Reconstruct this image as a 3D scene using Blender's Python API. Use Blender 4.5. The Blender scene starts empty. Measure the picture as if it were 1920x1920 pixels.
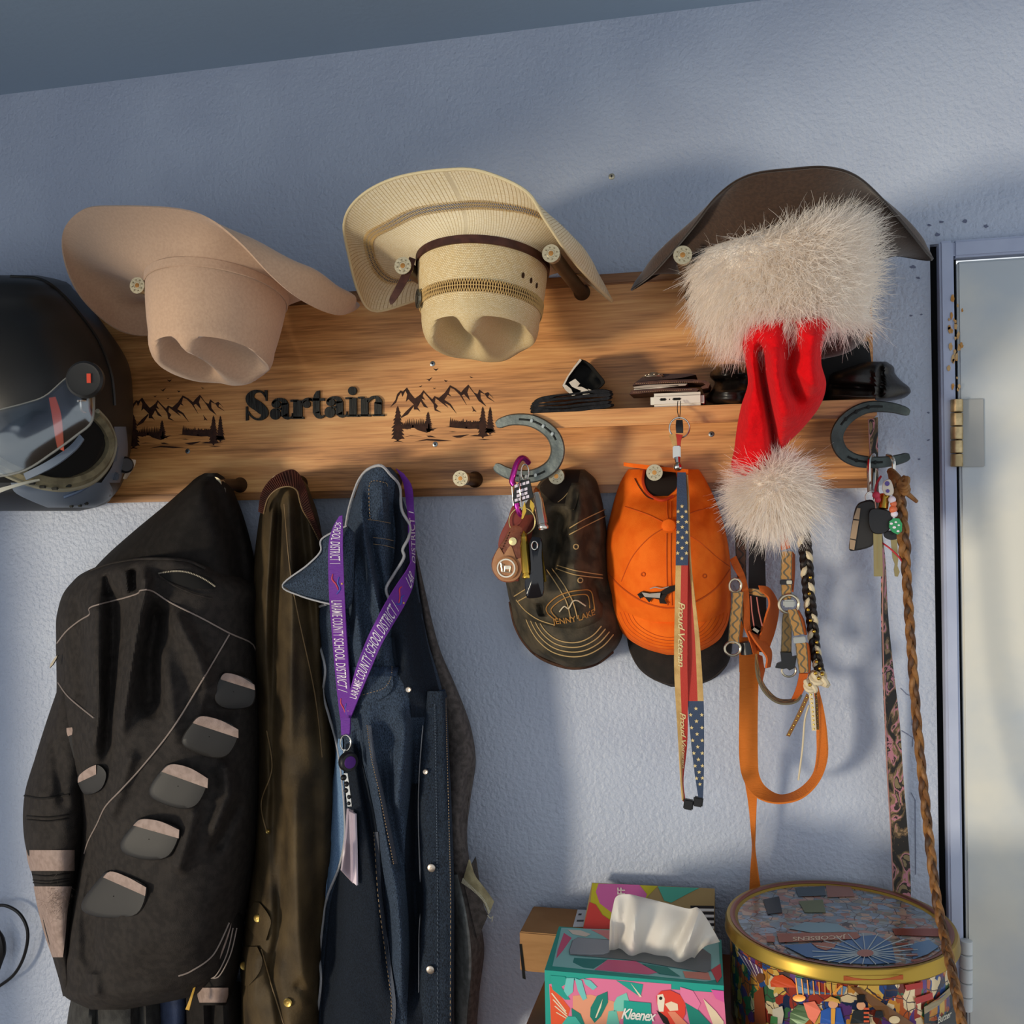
import bpy, bmesh, math, random
import numpy as np
from mathutils import Vector, Matrix, noise
from mathutils.geometry import tessellate_polygon
random.seed(7); np.random.seed(7)
scene = bpy.context.scene
COL = scene.collection
rad = math.radians
# ------------------------------------------------------------------ camera
FPX = 1920.0; CAMD = 1.54; CAMZ = 1.5
YAW, PIT, ROL = rad(-12.961), rad(-0.4226), rad(-1.0247)
fw = np.array([math.sin(YAW)*math.cos(PIT), math.cos(YAW)*math.cos(PIT), math.sin(PIT)])
r0 = np.array([math.cos(YAW), -math.sin(YAW), 0.0]); u0 = np.cross(r0, fw)
rt = math.cos(ROL)*r0 + math.sin(ROL)*u0; up = -math.sin(ROL)*r0 + math.cos(ROL)*u0
cam_d = bpy.data.cameras.new('camera'); cam = bpy.data.objects.new('camera', cam_d); COL.objects.link(cam)
cam_d.sensor_width = 36; cam_d.lens = 36*FPX/1920; cam_d.clip_start = .02
cam.matrix_world = Matrix(((rt[0], up[0], -fw[0], 0), (rt[1], up[1], -fw[1], -CAMD), (rt[2], up[2], -fw[2], CAMZ), (0, 0, 0, 1)))
scene.camera = cam
# ------------------------------------------------------------------ light
w = bpy.data.worlds.new('world'); scene.world = w; w.use_nodes = True
w.node_tree.nodes['Background'].inputs[0].default_value = (.90, .955, 1.0, 1)
w.node_tree.nodes['Background'].inputs[1].default_value = 0.98
sd = bpy.data.lights.new('low_sun', 'SUN'); sun = bpy.data.objects.new('low_sun', sd); COL.objects.link(sun)
sd.energy = 2.05; sd.color = (1.0, .87, .66); sd.angle = rad(9)
sun.rotation_euler = Vector((.66, .72, .18)).to_track_quat('-Z', 'Y').to_euler()
scene.view_settings.view_transform = 'Standard'; scene.view_settings.look = 'None'
scene.view_settings.exposure = 0.0; scene.view_settings.gamma = 1.0

# ------------------------------------------------------------------ helpers
def P(x, y, d):
    """point on the plane at distance d in front of the wall"""
    r = fw*FPX + rt*(x-960) - up*(y-960)
    t = (CAMD-d)/r[1]
    return Vector((r[0]*t, -d, CAMZ + r[2]*t))
def PA(x, y, d):
    x, y, d = np.broadcast_arrays(np.asarray(x, float), np.asarray(y, float), np.asarray(d, float))
    r = fw*FPX + rt*(x[..., None]-960) - up*(y[..., None]-960)
    t = (CAMD-d)/r[..., 1]
    o = np.empty(r.shape); o[..., 0] = r[..., 0]*t; o[..., 1] = -d; o[..., 2] = CAMZ + r[..., 2]*t
    return o
def PIX(p):
    v = np.array(p) - np.array([0, -CAMD, CAMZ]); z = v@fw
    return 960+FPX*(v@rt)/z, 960-FPX*(v@up)/z
def PS(l): return [P(*q) for q in l]
def mm(px, d=.1): return px/FPX*(CAMD-d)
def hexc(h):
    h = h.lstrip('#'); c = [int(h[i:i+2], 16)/255 for i in (0, 2, 4)]
    return tuple(((x+.055)/1.055)**2.4 if x > .04045 else x/12.92 for x in c) + (1,)
MATS = {}
def mat(name, col, rough=.7, metal=0, bump=0, bscale=200, var=None, vscale=30, spec=.4, sheen=0, stretch=None, trans=0, alpha=1, ior=1.45, detail=6, vlo=.4, vhi=.6, coat=0, sub=0, bdist=.002):
    if name in MATS: return MATS[name]
    m = bpy.data.materials.new(name); m.use_nodes = True; nt = m.node_tree; N = nt.nodes; L = nt.links
    b = N['Principled BSDF']; c = hexc(col)
    b.inputs['Base Color'].default_value = c; b.inputs['Roughness'].default_value = rough; b.inputs['Metallic'].default_value = metal
    b.inputs['Specular IOR Level'].default_value = spec; b.inputs['IOR'].default_value = ior
    b.inputs['Sheen Weight'].default_value = sheen; b.inputs['Transmission Weight'].default_value = trans; b.inputs['Alpha'].default_value = alpha
    b.inputs['Coat Weight'].default_value = coat
    if sub: b.inputs['Subsurface Weight'].default_value = sub; b.inputs['Subsurface Radius'].default_value = (.01, .006, .004)
    tc = N.new('ShaderNodeTexCoord'); mp = N.new('ShaderNodeMapping'); L.new(tc.outputs['Object'], mp.inputs[0])
    if stretch: mp.inputs['Scale'].default_value = stretch
    if var:
        n = N.new('ShaderNodeTexNoise'); n.inputs['Scale'].default_value = vscale; n.inputs['Detail'].default_value = detail
        L.new(mp.outputs[0], n.inputs['Vector']); r = N.new('ShaderNodeValToRGB'); L.new(n.outputs[0], r.inputs[0])
        e = r.color_ramp.elements; e[0].position = vlo; e[0].color = hexc(var); e[1].position = vhi; e[1].color = c
        L.new(r.outputs[0], b.inputs['Base Color'])
    if bump:
        n2 = N.new('ShaderNodeTexNoise'); n2.inputs['Scale'].default_value = bscale; n2.inputs['Detail'].default_value = 3
        L.new(mp.outputs[0], n2.inputs['Vector']); bp = N.new('ShaderNodeBump'); bp.inputs['Strength'].default_value = bump; bp.inputs['Distance'].default_value = bdist
        L.new(n2.outputs[0], bp.inputs['Height']); L.new(bp.outputs[0], b.inputs['Normal'])
    MATS[name] = m; return m

class G:
    """geometry collector"""
    def __init__(s): s.v = []; s.f = []; s.uv = []
    def add(s, v, f, uv=None):
        o = len(s.v); s.v += [tuple(q) for q in v]; s.f += [tuple(i+o for i in q) for q in f]
        s.uv += list(uv) if uv is not None else [(0, 0)]*len(v); return s
    def grid(s, A, cu=False, cv=False, uv=True):
        A = np.asarray(A); n, m = A.shape[:2]; f = []
        for i in range(n if cu else n-1):
            for j in range(m if cv else m-1):
                f.append((i*m+j, ((i+1) % n)*m+j, ((i+1) % n)*m+(j+1) % m, i*m+(j+1) % m))
        return s.add(A.reshape(-1, 3), f, [(j/max(1, m-1), i/max(1, n-1)) for i in range(n) for j in range(m)])
    def tube(s, pts, r, n=8, closed=False, cap=True):
        pts = [Vector(p) for p in pts]; N = len(pts); R = r if isinstance(r, (list, tuple, np.ndarray)) else [r]*N
        rings = []; pu = None
        for i, p in enumerate(pts):
            a = pts[(i-1) % N] if (closed or i > 0) else p; b = pts[(i+1) % N] if (closed or i < N-1) else p
            t = (b-a).normalized() if (b-a).length > 1e-9 else Vector((0, 0, 1))
            if pu is None: pu = t.orthogonal().normalized()
            pu = (pu - t*pu.dot(t)); pu = pu.normalized() if pu.length > 1e-6 else t.orthogonal().normalized()
            q = t.cross(pu)
            rings.append([p + (pu*math.cos(k*2*math.pi/n) + q*math.sin(k*2*math.pi/n))*float(R[i]) for k in range(n)])
        o = len(s.v); s.grid(np.array([[list(x) for x in g] for g in rings]), cu=closed, cv=True)
        if cap and not closed: s.f.append(tuple(o+k for k in reversed(range(n)))); s.f.append(tuple(o+(N-1)*n+k for k in range(n)))
        return s
    def box(s, c, size, rot=None, bev=0):
        bm = bmesh.new(); bmesh.ops.create_cube(bm, size=1)
        for q in bm.verts: q.co = Vector((q.co.x*size[0], q.co.y*size[1], q.co.z*size[2]))
        if bev: bmesh.ops.bevel(bm, geom=bm.edges[:], offset=bev, segments=2, affect='EDGES')
        if rot is not None:
            for q in bm.verts: q.co = rot @ q.co
        bm.verts.index_update(); s.add([q.co+Vector(c) for q in bm.verts], [[x.index for x in q.verts] for q in bm.faces]); bm.free(); return s
    def lathe(s, prof, M=None, n=24):
        M = M or Matrix(); A = [[list(M @ Vector((r*math.cos(2*math.pi*k/n), r*math.sin(2*math.pi*k/n), z))) for k in range(n)] for r, z in prof]
        return s.grid(np.array(A), cv=True)
    def prism(s, poly, off):
        """poly: 3-D outline; off: vector of thickness"""
        poly = [Vector(p) for p in poly]; off = Vector(off); n = len(poly)
        tri = tessellate_polygon([poly]); f = [tuple(t) for t in tri] + [tuple(i+n for i in reversed(t)) for t in tri]
        f += [(i, (i+1) % n, (i+1) % n+n, i+n) for i in range(n)]
        return s.add(poly+[p+off for p in poly], f)
    def ball(s, c, r, n=10, m=8):
        c = Vector(c); r = r if isinstance(r, (tuple, list)) else (r, r, r)
        A = [[[c.x+r[0]*math.sin(math.pi*i/m)*math.cos(2*math.pi*j/n), c.y+r[1]*math.sin(math.pi*i/m)*math.sin(2*math.pi*j/n), c.z+r[2]*math.cos(math.pi*i/m)] for j in range(n)] for i in range(m+1)]
        return s.grid(np.array(A), cv=True)
    def obj(s, name, m, parent=None, smooth=True, kind=None, label=None, weld=False, recalc=True):
        me = bpy.data.meshes.new(name); me.from_pydata(s.v, [], s.f)
        if len(s.uv) == len(s.v):
            ul = me.uv_layers.new(name='UVMap'); li = np.empty(len(me.loops), int); me.loops.foreach_get('vertex_index', li)
            ul.data.foreach_set('uv', np.asarray(s.uv, float)[li].ravel())
        if weld or recalc:
            bm = bmesh.new(); bm.from_mesh(me)
            if weld: bmesh.ops.remove_doubles(bm, verts=bm.verts, dist=1e-5)
            if recalc: bmesh.ops.recalc_face_normals(bm, faces=bm.faces)
            bm.to_mesh(me); bm.free()
        if smooth:
            me.polygons.foreach_set('use_smooth', [True]*len(me.polygons)); me.set_sharp_from_angle(angle=rad(42))
        me.materials.append(m); o = bpy.data.objects.new(name, me); COL.objects.link(o)
        if parent: attach(o, parent)
        if kind: o['kind'] = kind
        if label: o['label'] = label
        return o
ORG = {}
def attach(o, parent):
    o.parent = parent; o.matrix_parent_inverse = Matrix.Translation(-Vector(ORG.get(parent.name, (0, 0, 0))))
def thing(name, label, cat, loc=(0, 0, 0), group=None):
    o = bpy.data.objects.new(name, None); COL.objects.link(o); o.empty_display_size = .03
    o.location = loc; ORG[o.name] = tuple(loc); return tag(o, label, cat, group)
def tag(o, label, cat, group=None):
    o['label'] = label; o['category'] = cat
    if group: o['group'] = group
    return o
def struct(o): o['kind'] = 'structure'; return o
def spl(xs, ys, x):
    """cubic interpolation through (xs,ys)"""
    xs = np.asarray(xs, float); ys = np.asarray(ys, float); x = np.clip(np.asarray(x, float), xs[0], xs[-1])
    if len(xs) == 2: return np.interp(x, xs, ys)
    h = np.diff(xs); dl = np.diff(ys)/h; t = np.zeros(len(xs)); t[1:-1] = (dl[:-1]*h[1:]+dl[1:]*h[:-1])/(h[:-1]+h[1:]); t[0] = dl[0]; t[-1] = dl[-1]
    k = np.clip(np.searchsorted(xs, x, side='right')-1, 0, len(h)-1); s = (x-xs[k])/h[k]; s2 = s*s; s3 = s2*s
    return (2*s3-3*s2+1)*ys[k]+(s3-2*s2+s)*h[k]*t[k]+(-2*s3+3*s2)*ys[k+1]+(s3-s2)*h[k]*t[k+1]
def smooth(pts, n, closed=False):
    """Catmull-Rom through points (any dimension), n samples"""
    p = np.array([list(q) for q in pts], float); N = len(p); out = []
    for k in range(n):
        u = k/(n if closed else n-1)*(N if closed else N-1); i = int(u); 
        if not closed and i >= N-1: i = N-2
        t = u-i
        g = (lambda j: p[j % N]) if closed else (lambda j: p[min(max(j, 0), N-1)])
        a, b, c, d = g(i-1), g(i), g(i+1), g(i+2)
        out.append(.5*((2*b)+(c-a)*t+(2*a-5*b+4*c-d)*t*t+(3*b-a-3*c+d)*t**3))
    return np.array(out)
def tpath(pts, n, closed=False): return [Vector(q) for q in PA(*smooth(pts, n, closed).T)]
def pdist(X, Y, pts):
    """distance and running parameter of pixel points to a pixel polyline"""
    best = np.full(X.shape, 1e9); par = np.zeros(X.shape); n = len(pts)-1
    for i in range(n):
        ax, ay = pts[i][:2]; bx, by = pts[i+1][:2]; vx, vy = bx-ax, by-ay; l = vx*vx+vy*vy+1e-9
        t = np.clip(((X-ax)*vx+(Y-ay)*vy)/l, 0, 1); d = np.hypot(X-ax-t*vx, Y-ay-t*vy); m = d < best
        best = np.where(m, d, best); par = np.where(m, (i+t)/n, par)
    return best, par
class Loft:
    """hanging cloth body: rows (y, x_left, x_right, edge depth, bulge); folds ride on it"""
    def __init__(s, rows, folds=(), p=2.4, q=.55, back=.012, wr=0, wsc=20, seed=0):
        s.r = np.array(rows, float); s.folds = folds; s.p = p; s.q = q; s.back = back; s.wr = wr; s.wsc = wsc; s.seed = seed
    def lim(s, y): return tuple(spl(s.r[:, 0], s.r[:, k], y) for k in (1, 2, 3, 4))
    def D(s, x, y):
        x = np.asarray(x, float); y = np.asarray(y, float); xl, xr, db, bu = s.lim(y)
        u = np.clip((x-xl)/np.maximum(xr-xl, 1e-3), 0, 1); e = np.maximum(1-np.abs(2*u-1)**s.p, 0)
        d = db+bu*e**s.q
        for f in s.folds:
            pts, wd, am = f[:3]; ds, t = pdist(x, y, pts); tap = np.minimum(1, np.minimum(t, 1-t)*6+.15) if len(f) < 4 else 1
            d = d+am*np.exp(-(ds/wd)**2)*tap*np.minimum(1, e*3)
        d = np.maximum(d, s.back+.004)
        if s.wr:
            q = PA(x, y, d).reshape(-1, 3)*s.wsc; nz = np.array([noise.noise((a[0]+s.seed, a[1], a[2])) for a in q]).reshape(d.shape)
            d = d+s.wr*nz*np.minimum(1, 6*np.minimum(u, 1-u)+.1)
        return d
    def P(s, x, y, off=.002): return P(x, y, float(s.D(x, y))+off)
    def path(s, pts, n=24, off=.002):
        q = smooth(pts, n); return [Vector(a) for a in PA(q[:, 0], q[:, 1], s.D(q[:, 0], q[:, 1])+off)]
    def geo(s, nu=60, nv=80, y0=None, y1=None):
        y = np.linspace(s.r[0, 0] if y0 is None else y0, s.r[-1, 0] if y1 is None else y1, nv)[:, None]
        u = (.5-.5*np.cos(np.linspace(0, math.pi, nu)))[None, :]; u = .6*u+.4*np.linspace(0, 1, nu)[None, :]
        xl, xr, db, bu = s.lim(y); X = xl+(xr-xl)*u; Y = np.broadcast_to(y, X.shape); D = s.D(X, Y)
        F = PA(X, Y, D)
        c = (xl+xr)/2; XB = c+(X-c)*.93; B = PA(XB, Y, np.maximum(s.back, 0)+0*X)
        g = G(); m = nu; ring = np.concatenate([F, B[:, ::-1]], axis=1); g.grid(ring, cv=True); n = ring.shape[1]
        for i, o in ((0, 0), (nv-1, (nv-1)*n)):
            for j in range(m-1): g.f.append((o+j, o+j+1, o+n-2-j, o+n-1-j))
        return g
class Strap:
    """flat strap given by its two edges: rows (xl,yl,dl, xr,yr,dr)"""
    def __init__(s, rows, n=60, th=.0016):
        q = smooth(rows, n); s.L = PA(q[:, 0], q[:, 1], q[:, 2]); s.R = PA(q[:, 3], q[:, 4], q[:, 5]); s.n = n; s.th = th
        mid = (s.L+s.R)/2; t = np.gradient(mid, axis=0); a = s.R-s.L; nn = np.cross(a, t); nn /= np.linalg.norm(nn, axis=1)[:, None]+1e-12
        for i in range(1, n):
            if nn[i]@nn[i-1] < 0: nn[i] = -nn[i]
        if np.mean(nn[:, 1]) > 0: nn = -nn
        s.N = nn; s.s = np.concatenate([[0], np.cumsum(np.linalg.norm(np.diff(mid, axis=0), axis=1))]); s.len = s.s[-1]
    def at(s, u, l, off=0.0):
        a = lambda A: np.array([np.interp(l, s.s, A[:, k]) for k in range(3)])
        return Vector(a(s.L)*(1-u)+a(s.R)*u+a(s.N)*(s.th/2+off))
    def geo(s, m=4):
        u = np.linspace(0, 1, m)[None, :, None]; mid = s.L[:, None]*(1-u)+s.R[:, None]*u; o = s.N[:, None]*s.th/2
        ring = np.concatenate([mid+o, (mid-o)[:, ::-1]], axis=1); g = G(); g.grid(ring, cv=True); n = ring.shape[1]
        uu = list(np.linspace(0, 1, m))+list(np.linspace(1, 0, m)); g.uv = [(uu[j], s.s[i]) for i in range(s.n) for j in range(n)]
        for o in (0, (s.n-1)*n):
            for j in range(m-1): g.f.append((o+j, o+j+1, o+n-2-j, o+n-1-j))
        return g
def text2d(t, bold=0.0, shear=0, spacing=1.0):
    c = bpy.data.curves.new('t', 'FONT'); c.body = t; c.size = 1; c.offset = bold; c.shear = shear; c.space_character = spacing; c.align_x = 'LEFT'; c.resolution_u = 3
    o = bpy.data.objects.new('t', c); COL.objects.link(o); dg = bpy.context.evaluated_depsgraph_get(); me = bpy.data.meshes.new_from_object(o.evaluated_get(dg))
    v = np.array([q.co[:2] for q in me.vertices]); f = [tuple(p.vertices) for p in me.polygons]
    bpy.data.objects.remove(o); bpy.data.curves.remove(c); bpy.data.meshes.remove(me)
    v[:, 0] -= v[:, 0].min(); return v, f, v[:, 0].max()
def text_on(g, t, fn, **k):
    """fn(x in 0..1, y in em) -> point"""
    v, f, wd = text2d(t, **k); return g.add([fn(a/wd, b) for a, b in v], f)
def disc(cx, cy, rx, ry=None, n=20): ry = ry or rx; return [(cx+rx*math.cos(2*math.pi*k/n), cy+ry*math.sin(2*math.pi*k/n)) for k in range(n)]
def stroke(pts, n=24):
    """variable-width pen stroke outline: pts (x,y,width)"""
    q = smooth(pts, n); t = np.gradient(q[:, :2], axis=0); t /= np.linalg.norm(t, axis=1)[:, None]+1e-9; nn = np.stack([-t[:, 1], t[:, 0]], 1)*q[:, 2:3]/2
    return [tuple(a) for a in q[:, :2]+nn]+[tuple(a) for a in (q[:, :2]-nn)[::-1]]
def fur(g, roots, dirs, ln, wd=.0011, seg=4, grav=.012, curl=.35):
    for p, d in zip(roots, dirs):
        d = Vector(d).normalized(); L = ln*random.uniform(.55, 1.25); side = d.cross(Vector((random.gauss(0, 1), random.gauss(0, 1), random.gauss(0, 1)))).normalized()
        b = Vector((random.gauss(0, curl), random.gauss(0, curl), random.gauss(0, curl)))*L; vs = []; p = Vector(p)
        for i in range(seg+1):
            t = i/seg; c = p+d*L*t+b*t*t*.6-Vector((0, 0, grav*t*t)); ww = wd*(1-.85*t)/2
            vs += [c+side*ww, c-side*ww]
        g.add(vs, [(2*i, 2*i+1, 2*i+3, 2*i+2) for i in range(seg)])
# ------------------------------------------------------------------ structure
m_wall = mat('wall_paint', '#B7BFD0', .42, bump=.9, bscale=140, bdist=.0033, var='#B0B8CA', vscale=6, spec=.35)
m_ceil = mat('ceiling_paint', '#A2B4C6', .7, bump=.3, bscale=90)
m_white = mat('door_paint', '#D4D2C8', .45, bump=.12, bscale=60, var='#B7BEC4', vscale=4)
m_trim = mat('casing_paint', '#B4BCD2', .5, bump=.3, bscale=50, var='#A8B0C8', vscale=9)
m_dark = mat('gap_black', '#0B0B0C', .9)
m_patch = mat('chipped_paint', '#6A6F86', .8)
m_rust = mat('rust_stain', '#B8803F', .8, var='#C9A878', vscale=60)
zc = (P(565, 108, 0).z+P(1130, 38, 0).z+P(1430, 0, 0).z)/3
xg = P(1757, 900, 0).x; XL = P(0, 900, 0).x-.32; XR = xg+1.2
ztopdoor = P(1840, 452, 0).z
g = G(); g.box(((XL+xg-.005)/2, .05, zc/2), (xg-.005-XL, .1, zc))
wall = struct(g.obj('wall_back', m_wall, smooth=False))
g = G(); g.box(((xg-.005+XR)/2, .05, (zc+ztopdoor)/2), (XR-xg+.005, .1, zc-ztopdoor)); struct(g.obj('wall_right', m_wall, smooth=False))
g = G(); g.box(((XL+XR)/2, -1.5, zc+.02), (XR-XL, 3.2, .04)); struct(g.obj('ceiling', m_ceil, smooth=False))
zh = -.12+P(1190, 150, 0).z-(P(1190, 150, 0).x-XL)*.18/.66; YW = .40
g = G(); g.box((XL-.05, -YW/2, zc/2), (.1, YW, zc)).box((XL-.05, -(YW+3)/2, (zh+zc)/2), (.1, 3-YW, zc-zh)); struct(g.obj('unseen_wall_left', m_wall, smooth=False))  # unseen left wall; its opening and header are shaped to shade the back wall
g = G(); g.box(((XL+XR)/2, -1.4, -.02), (XR-XL, 3.2, .04)); struct(g.obj('floor', mat('floor_wood', '#7A5A3C', .5, var='#5C4028', vscale=8, stretch=(1, 8, 1)), smooth=False))
# door casing and door
xc1 = P(1772, 900, .006).x-.002; xe = P(1791, 800, .01).x
c1 = G(); c1.box(((xg+.0045+xe)/2, -.004, ztopdoor/2), (xe-xg-.0045, .028, ztopdoor), bev=.003)
tr = struct(c1.obj('trim_1', m_trim))
c1 = G(); c1.box(((xe+XR)/2, -.004, ztopdoor-.012), (XR-xe, .026, .024), bev=.003); c1.obj('head_casing', m_trim, tr)
c1 = G(); c1.box((xg, .03, ztopdoor/2), (.016, .03, ztopdoor)); c1.obj('wall_gap', m_dark, tr, smooth=False)
zd = P(1850, 487, .01).z
c1 = G(); c1.box(((xe+.005+XR)/2, .006, zd/2), (XR-xe-.005, .035, zd), bev=.003); door = struct(c1.obj('door_1', m_white))
c1 = G(); c1.box((xe+.002, .012, zd/2+.002), (.007, .03, zd+.006)); c1.obj('door_gap', m_dark, door, smooth=False)
m_hinge = mat('aged_brass', '#CDB68A', .38, .75, var='#9D8A66', vscale=50); m_hpaint = mat('hinge_painted', '#C6CACB', .5)
def hinge(ya, yb, px, m):
    a = P(px, ya, .022); b = P(px, yb, .022); hh = G(); n = 5
    for i in range(n):
        p = a.lerp(b, (i+.03)/n); q = a.lerp(b, (i+.97)/n); hh.tube([p, p.lerp(q, .04), p.lerp(q, .96), q], [.0072, .0082, .0082, .0072], 14)
    o = hh.obj('hinge', m, door)
    if ya > 1000: return
    k = G(); c = (a+b)/2; k.box((c.x+.022, -.013, c.z), (.03, .003, (a-b).length), bev=.001); l = k.obj('hinge_leaf', mat('hinge_leaf', '#A3A4A2', .5) if ya < 1000 else m_white, door)
hinge(748, 876, 1794, m_hinge); hinge(1762, 1895, 1812, m_hpaint)
pz = G()
for (x, y, r) in [(1757, 440, 7), (1742, 422, 5), (1765, 416, 5), (1810, 415, 6), (1848, 424, 6), (1712, 500, 6), (1722, 521, 4), (1708, 592, 4), (1727, 590, 3), (1741, 774, 3), (1741, 825, 3), (1723, 861, 3), (1146, 231, 0)]:
    if r: pz.prism([P(a, b, .0003) for a, b in [(x+r*random.uniform(.5, 1.2)*math.cos(k), y+r*.6*random.uniform(.5, 1.2)*math.sin(k)) for k in np.linspace(0, 6, 9)]], (0, -.0006, 0))
pz.obj('paint_chips', m_patch, wall, smooth=False, kind='stuff')
pz = G()
for k in range(26):
    y = random.uniform(560, 735); x = 1785+random.gauss(0, 4)+(0 if random.random() < .75 else 14); r = random.uniform(2, 6)
    pz.prism([P(a, b, .0184) for a, b in [(x+r*random.uniform(.5, 1)*math.cos(k2), y+r*1.8*random.uniform(.5, 1.2)*math.sin(k2)) for k2 in np.linspace(0, 6, 8)]], (0, -.0007, 0))
pz.obj('rust_marks', m_rust, tr, smooth=False, kind='stuff')
# hairline cracks in the plaster
pz = G()
for pts in [[(1500, 1218), (1497, 1235), (1505, 1250), (1520, 1262)], [(1688, 1290), (1700, 1302), (1712, 1306), (1710, 1360)], [(1690, 1370), (1712, 1383), (1711, 1400)], [(1708, 1486), (1716, 1500), (1717, 1640)]]:
    pz.tube([P(x, y, .0006) for x, y in pts], .0005, 4)
pz.obj('plaster_cracks', m_patch, wall, kind='stuff')
# ------------------------------------------------------------------ rack
def wood(name, a, b, c, sc=3.0):
    m = bpy.data.materials.new(name); m.use_nodes = True; nt = m.node_tree; N = nt.nodes; L = nt.links; bs = N['Principled BSDF']
    tc = N.new('ShaderNodeTexCoord'); mp = N.new('ShaderNodeMapping'); mp.inputs['Scale'].default_value = (1, 1, 9); L.new(tc.outputs['Object'], mp.inputs[0])
    n = N.new('ShaderNodeTexNoise'); n.inputs['Scale'].default_value = sc; n.inputs['Detail'].default_value = 9; n.inputs['Distortion'].default_value = .7; L.new(mp.outputs[0], n.inputs['Vector'])
    mp2 = N.new('ShaderNodeMapping'); mp2.inputs['Scale'].default_value = (6, 6, 150); L.new(tc.outputs['Object'], mp2.inputs[0])
    n2 = N.new('ShaderNodeTexNoise'); n2.inputs['Scale'].default_value = 2.5; n2.inputs['Detail'].default_value = 5; L.new(mp2.outputs[0], n2.inputs['Vector'])
    mx = N.new('ShaderNodeMix'); mx.data_type = 'FLOAT'; mx.inputs[0].default_value = .38; L.new(n.outputs[0], mx.inputs[2]); L.new(n2.outputs[0], mx.inputs[3])
    r = N.new('ShaderNodeValToRGB'); e = r.color_ramp.elements; e[0].position = .34; e[0].color = hexc(a); e[1].position = .66; e[1].color = hexc(c); k = e.new(.5); k.color = hexc(b)
    L.new(mx.outputs[0], r.inputs[0]); L.new(r.outputs[0], bs.inputs['Base Color']); bs.inputs['Roughness'].default_value = .42
    bp = N.new('ShaderNodeBump'); bp.inputs['Strength'].default_value = .12; bp.inputs['Distance'].default_value = .001; L.new(n2.outputs[0], bp.inputs['Height']); L.new(bp.outputs[0], bs.inputs['Normal'])
    return m
m_wood = wood('stained_pine', '#865429', '#CB8D52', '#E3AC6C')
m_wood2 = wood('stained_pine_dark', '#5E3A1E', '#8C5C33', '#A5723F', 4)
BD = .022
zb0 = P(800, 931, BD).z; zb1 = P(1110, 516, BD).z; xb0 = P(-190, 800, BD).x; xb1 = P(1640, 850, BD).x
rack = thing('coat_rack', 'long stained wooden coat rack board with shelf, pegs and horseshoes on the blue wall', 'coat rack', ((xb0+xb1)/2, 0, zb0))
g = G(); g.box(((xb0+xb1)/2, -BD/2, (zb0+zb1)/2), (xb1-xb0, BD, zb1-zb0), bev=.0025); board = g.obj('board', m_wood, rack)
g = G(); g.box(((xb0+xb1)/2, -BD-.002, zb0+.006), (xb1-xb0+.002, .008, .012), bev=.002); g.obj('bottom_moulding', m_wood2, rack)
g = G(); g.box(((xb0+xb1)/2, -BD-.001, zb1-.008), (xb1-xb0+.002, .006, .016), bev=.002); g.obj('top_moulding', m_wood2, rack)
SD = .098
zs1 = P(1300, 763, SD).z; xs0 = P(1003, 780, SD).x; xs1 = P(1640, 770, SD).x
g = G(); g.box(((xs0+xs1)/2, -(BD+SD)/2, zs1-.007), (xs1-xs0, SD-BD, .014), bev=.0015); shelf = g.obj('shelf', m_wood, rack)
g = G(); g.box(((xs0+xs1)/2, -SD-.003, zs1-.011), (xs1-xs0+.004, .012, .024), bev=.002); g.obj('shelf_lip', m_wood, rack)
# carved black letters and burned landscapes
m_black = mat('charred_black', '#17130F', .55, bump=.8, bscale=160, stretch=(3, 1, .3), var='#2B2B26', vscale=120)
m_burn = mat('burned_engraving', '#3B2015', .8, var='#2A150D', vscale=160)
m_bluesteel = mat('grey_screw', '#7C8287', .35, .9)
def zA(sx, sy, ox, oy): return lambda x, y: (ox+x*sx, oy+y*sy)
t1 = zA(.15625, .15625, 440, 700); LT = G()
def lp(poly, th=.004): LT.prism([P(*t1(x, y), BD+.0002) for x, y in poly], (0, -th, 0))
def rc(x0, y0, x1, y1): return [(x0, y0), (x1, y0), (x1, y1), (x0, y1)]
lp(stroke([(383, 285, 22), (352, 240, 22), (300, 216, 26), (235, 230, 48), (196, 285, 96), (215, 345, 118), (295, 400, 122), (358, 462, 108), (362, 510, 72), (318, 550, 32), (255, 548, 22), (200, 505, 20), (168, 460, 22)], 40))
lp([(370, 205), (400, 205), (398, 330), (384, 332)]); lp([(146, 402), (164, 400), (176, 560), (146, 570)])
def a_(dx, dy):
    f = lambda pl: [(x+dx, y+dy) for x, y in pl]
    lp(f(stroke([(470, 365, 30), (492, 330, 28), (545, 316, 34), (600, 335, 58), (614, 380, 80)], 20))); lp(f(disc(506, 372, 52, 46))); lp(f(rc(568, 360, 655, 520)))
    lp(f(disc(496, 490, 62, 68, 24))); lp(f(stroke([(520, 435, 24), (580, 425, 26)], 4))); lp(f(stroke([(612, 500, 84), (640, 538, 40), (692, 525, 14), (700, 480, 8)], 12)))
a_(0, 0); a_(655, -22)
lp(rc(715, 328, 820, 540)); lp(rc(680, 318, 765, 342)); lp(rc(690, 522, 842, 548)); lp(stroke([(815, 360, 30), (860, 320, 34), (910, 312, 36), (940, 330, 20)], 14)); lp(disc(872, 372, 46))
lp([(950, 318), (960, 268), (990, 218), (1030, 208), (1030, 480), (950, 480)]); lp(rc(900, 302, 1088, 332)); lp(stroke([(992, 470, 84), (1015, 515, 60), (1062, 525, 26), (1090, 500, 10)], 14))
lp(disc(1422, 212, 52)); lp(rc(1386, 298, 1474, 512)); lp(rc(1338, 290, 1420, 312)); lp(rc(1350, 498, 1506, 524))
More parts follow.
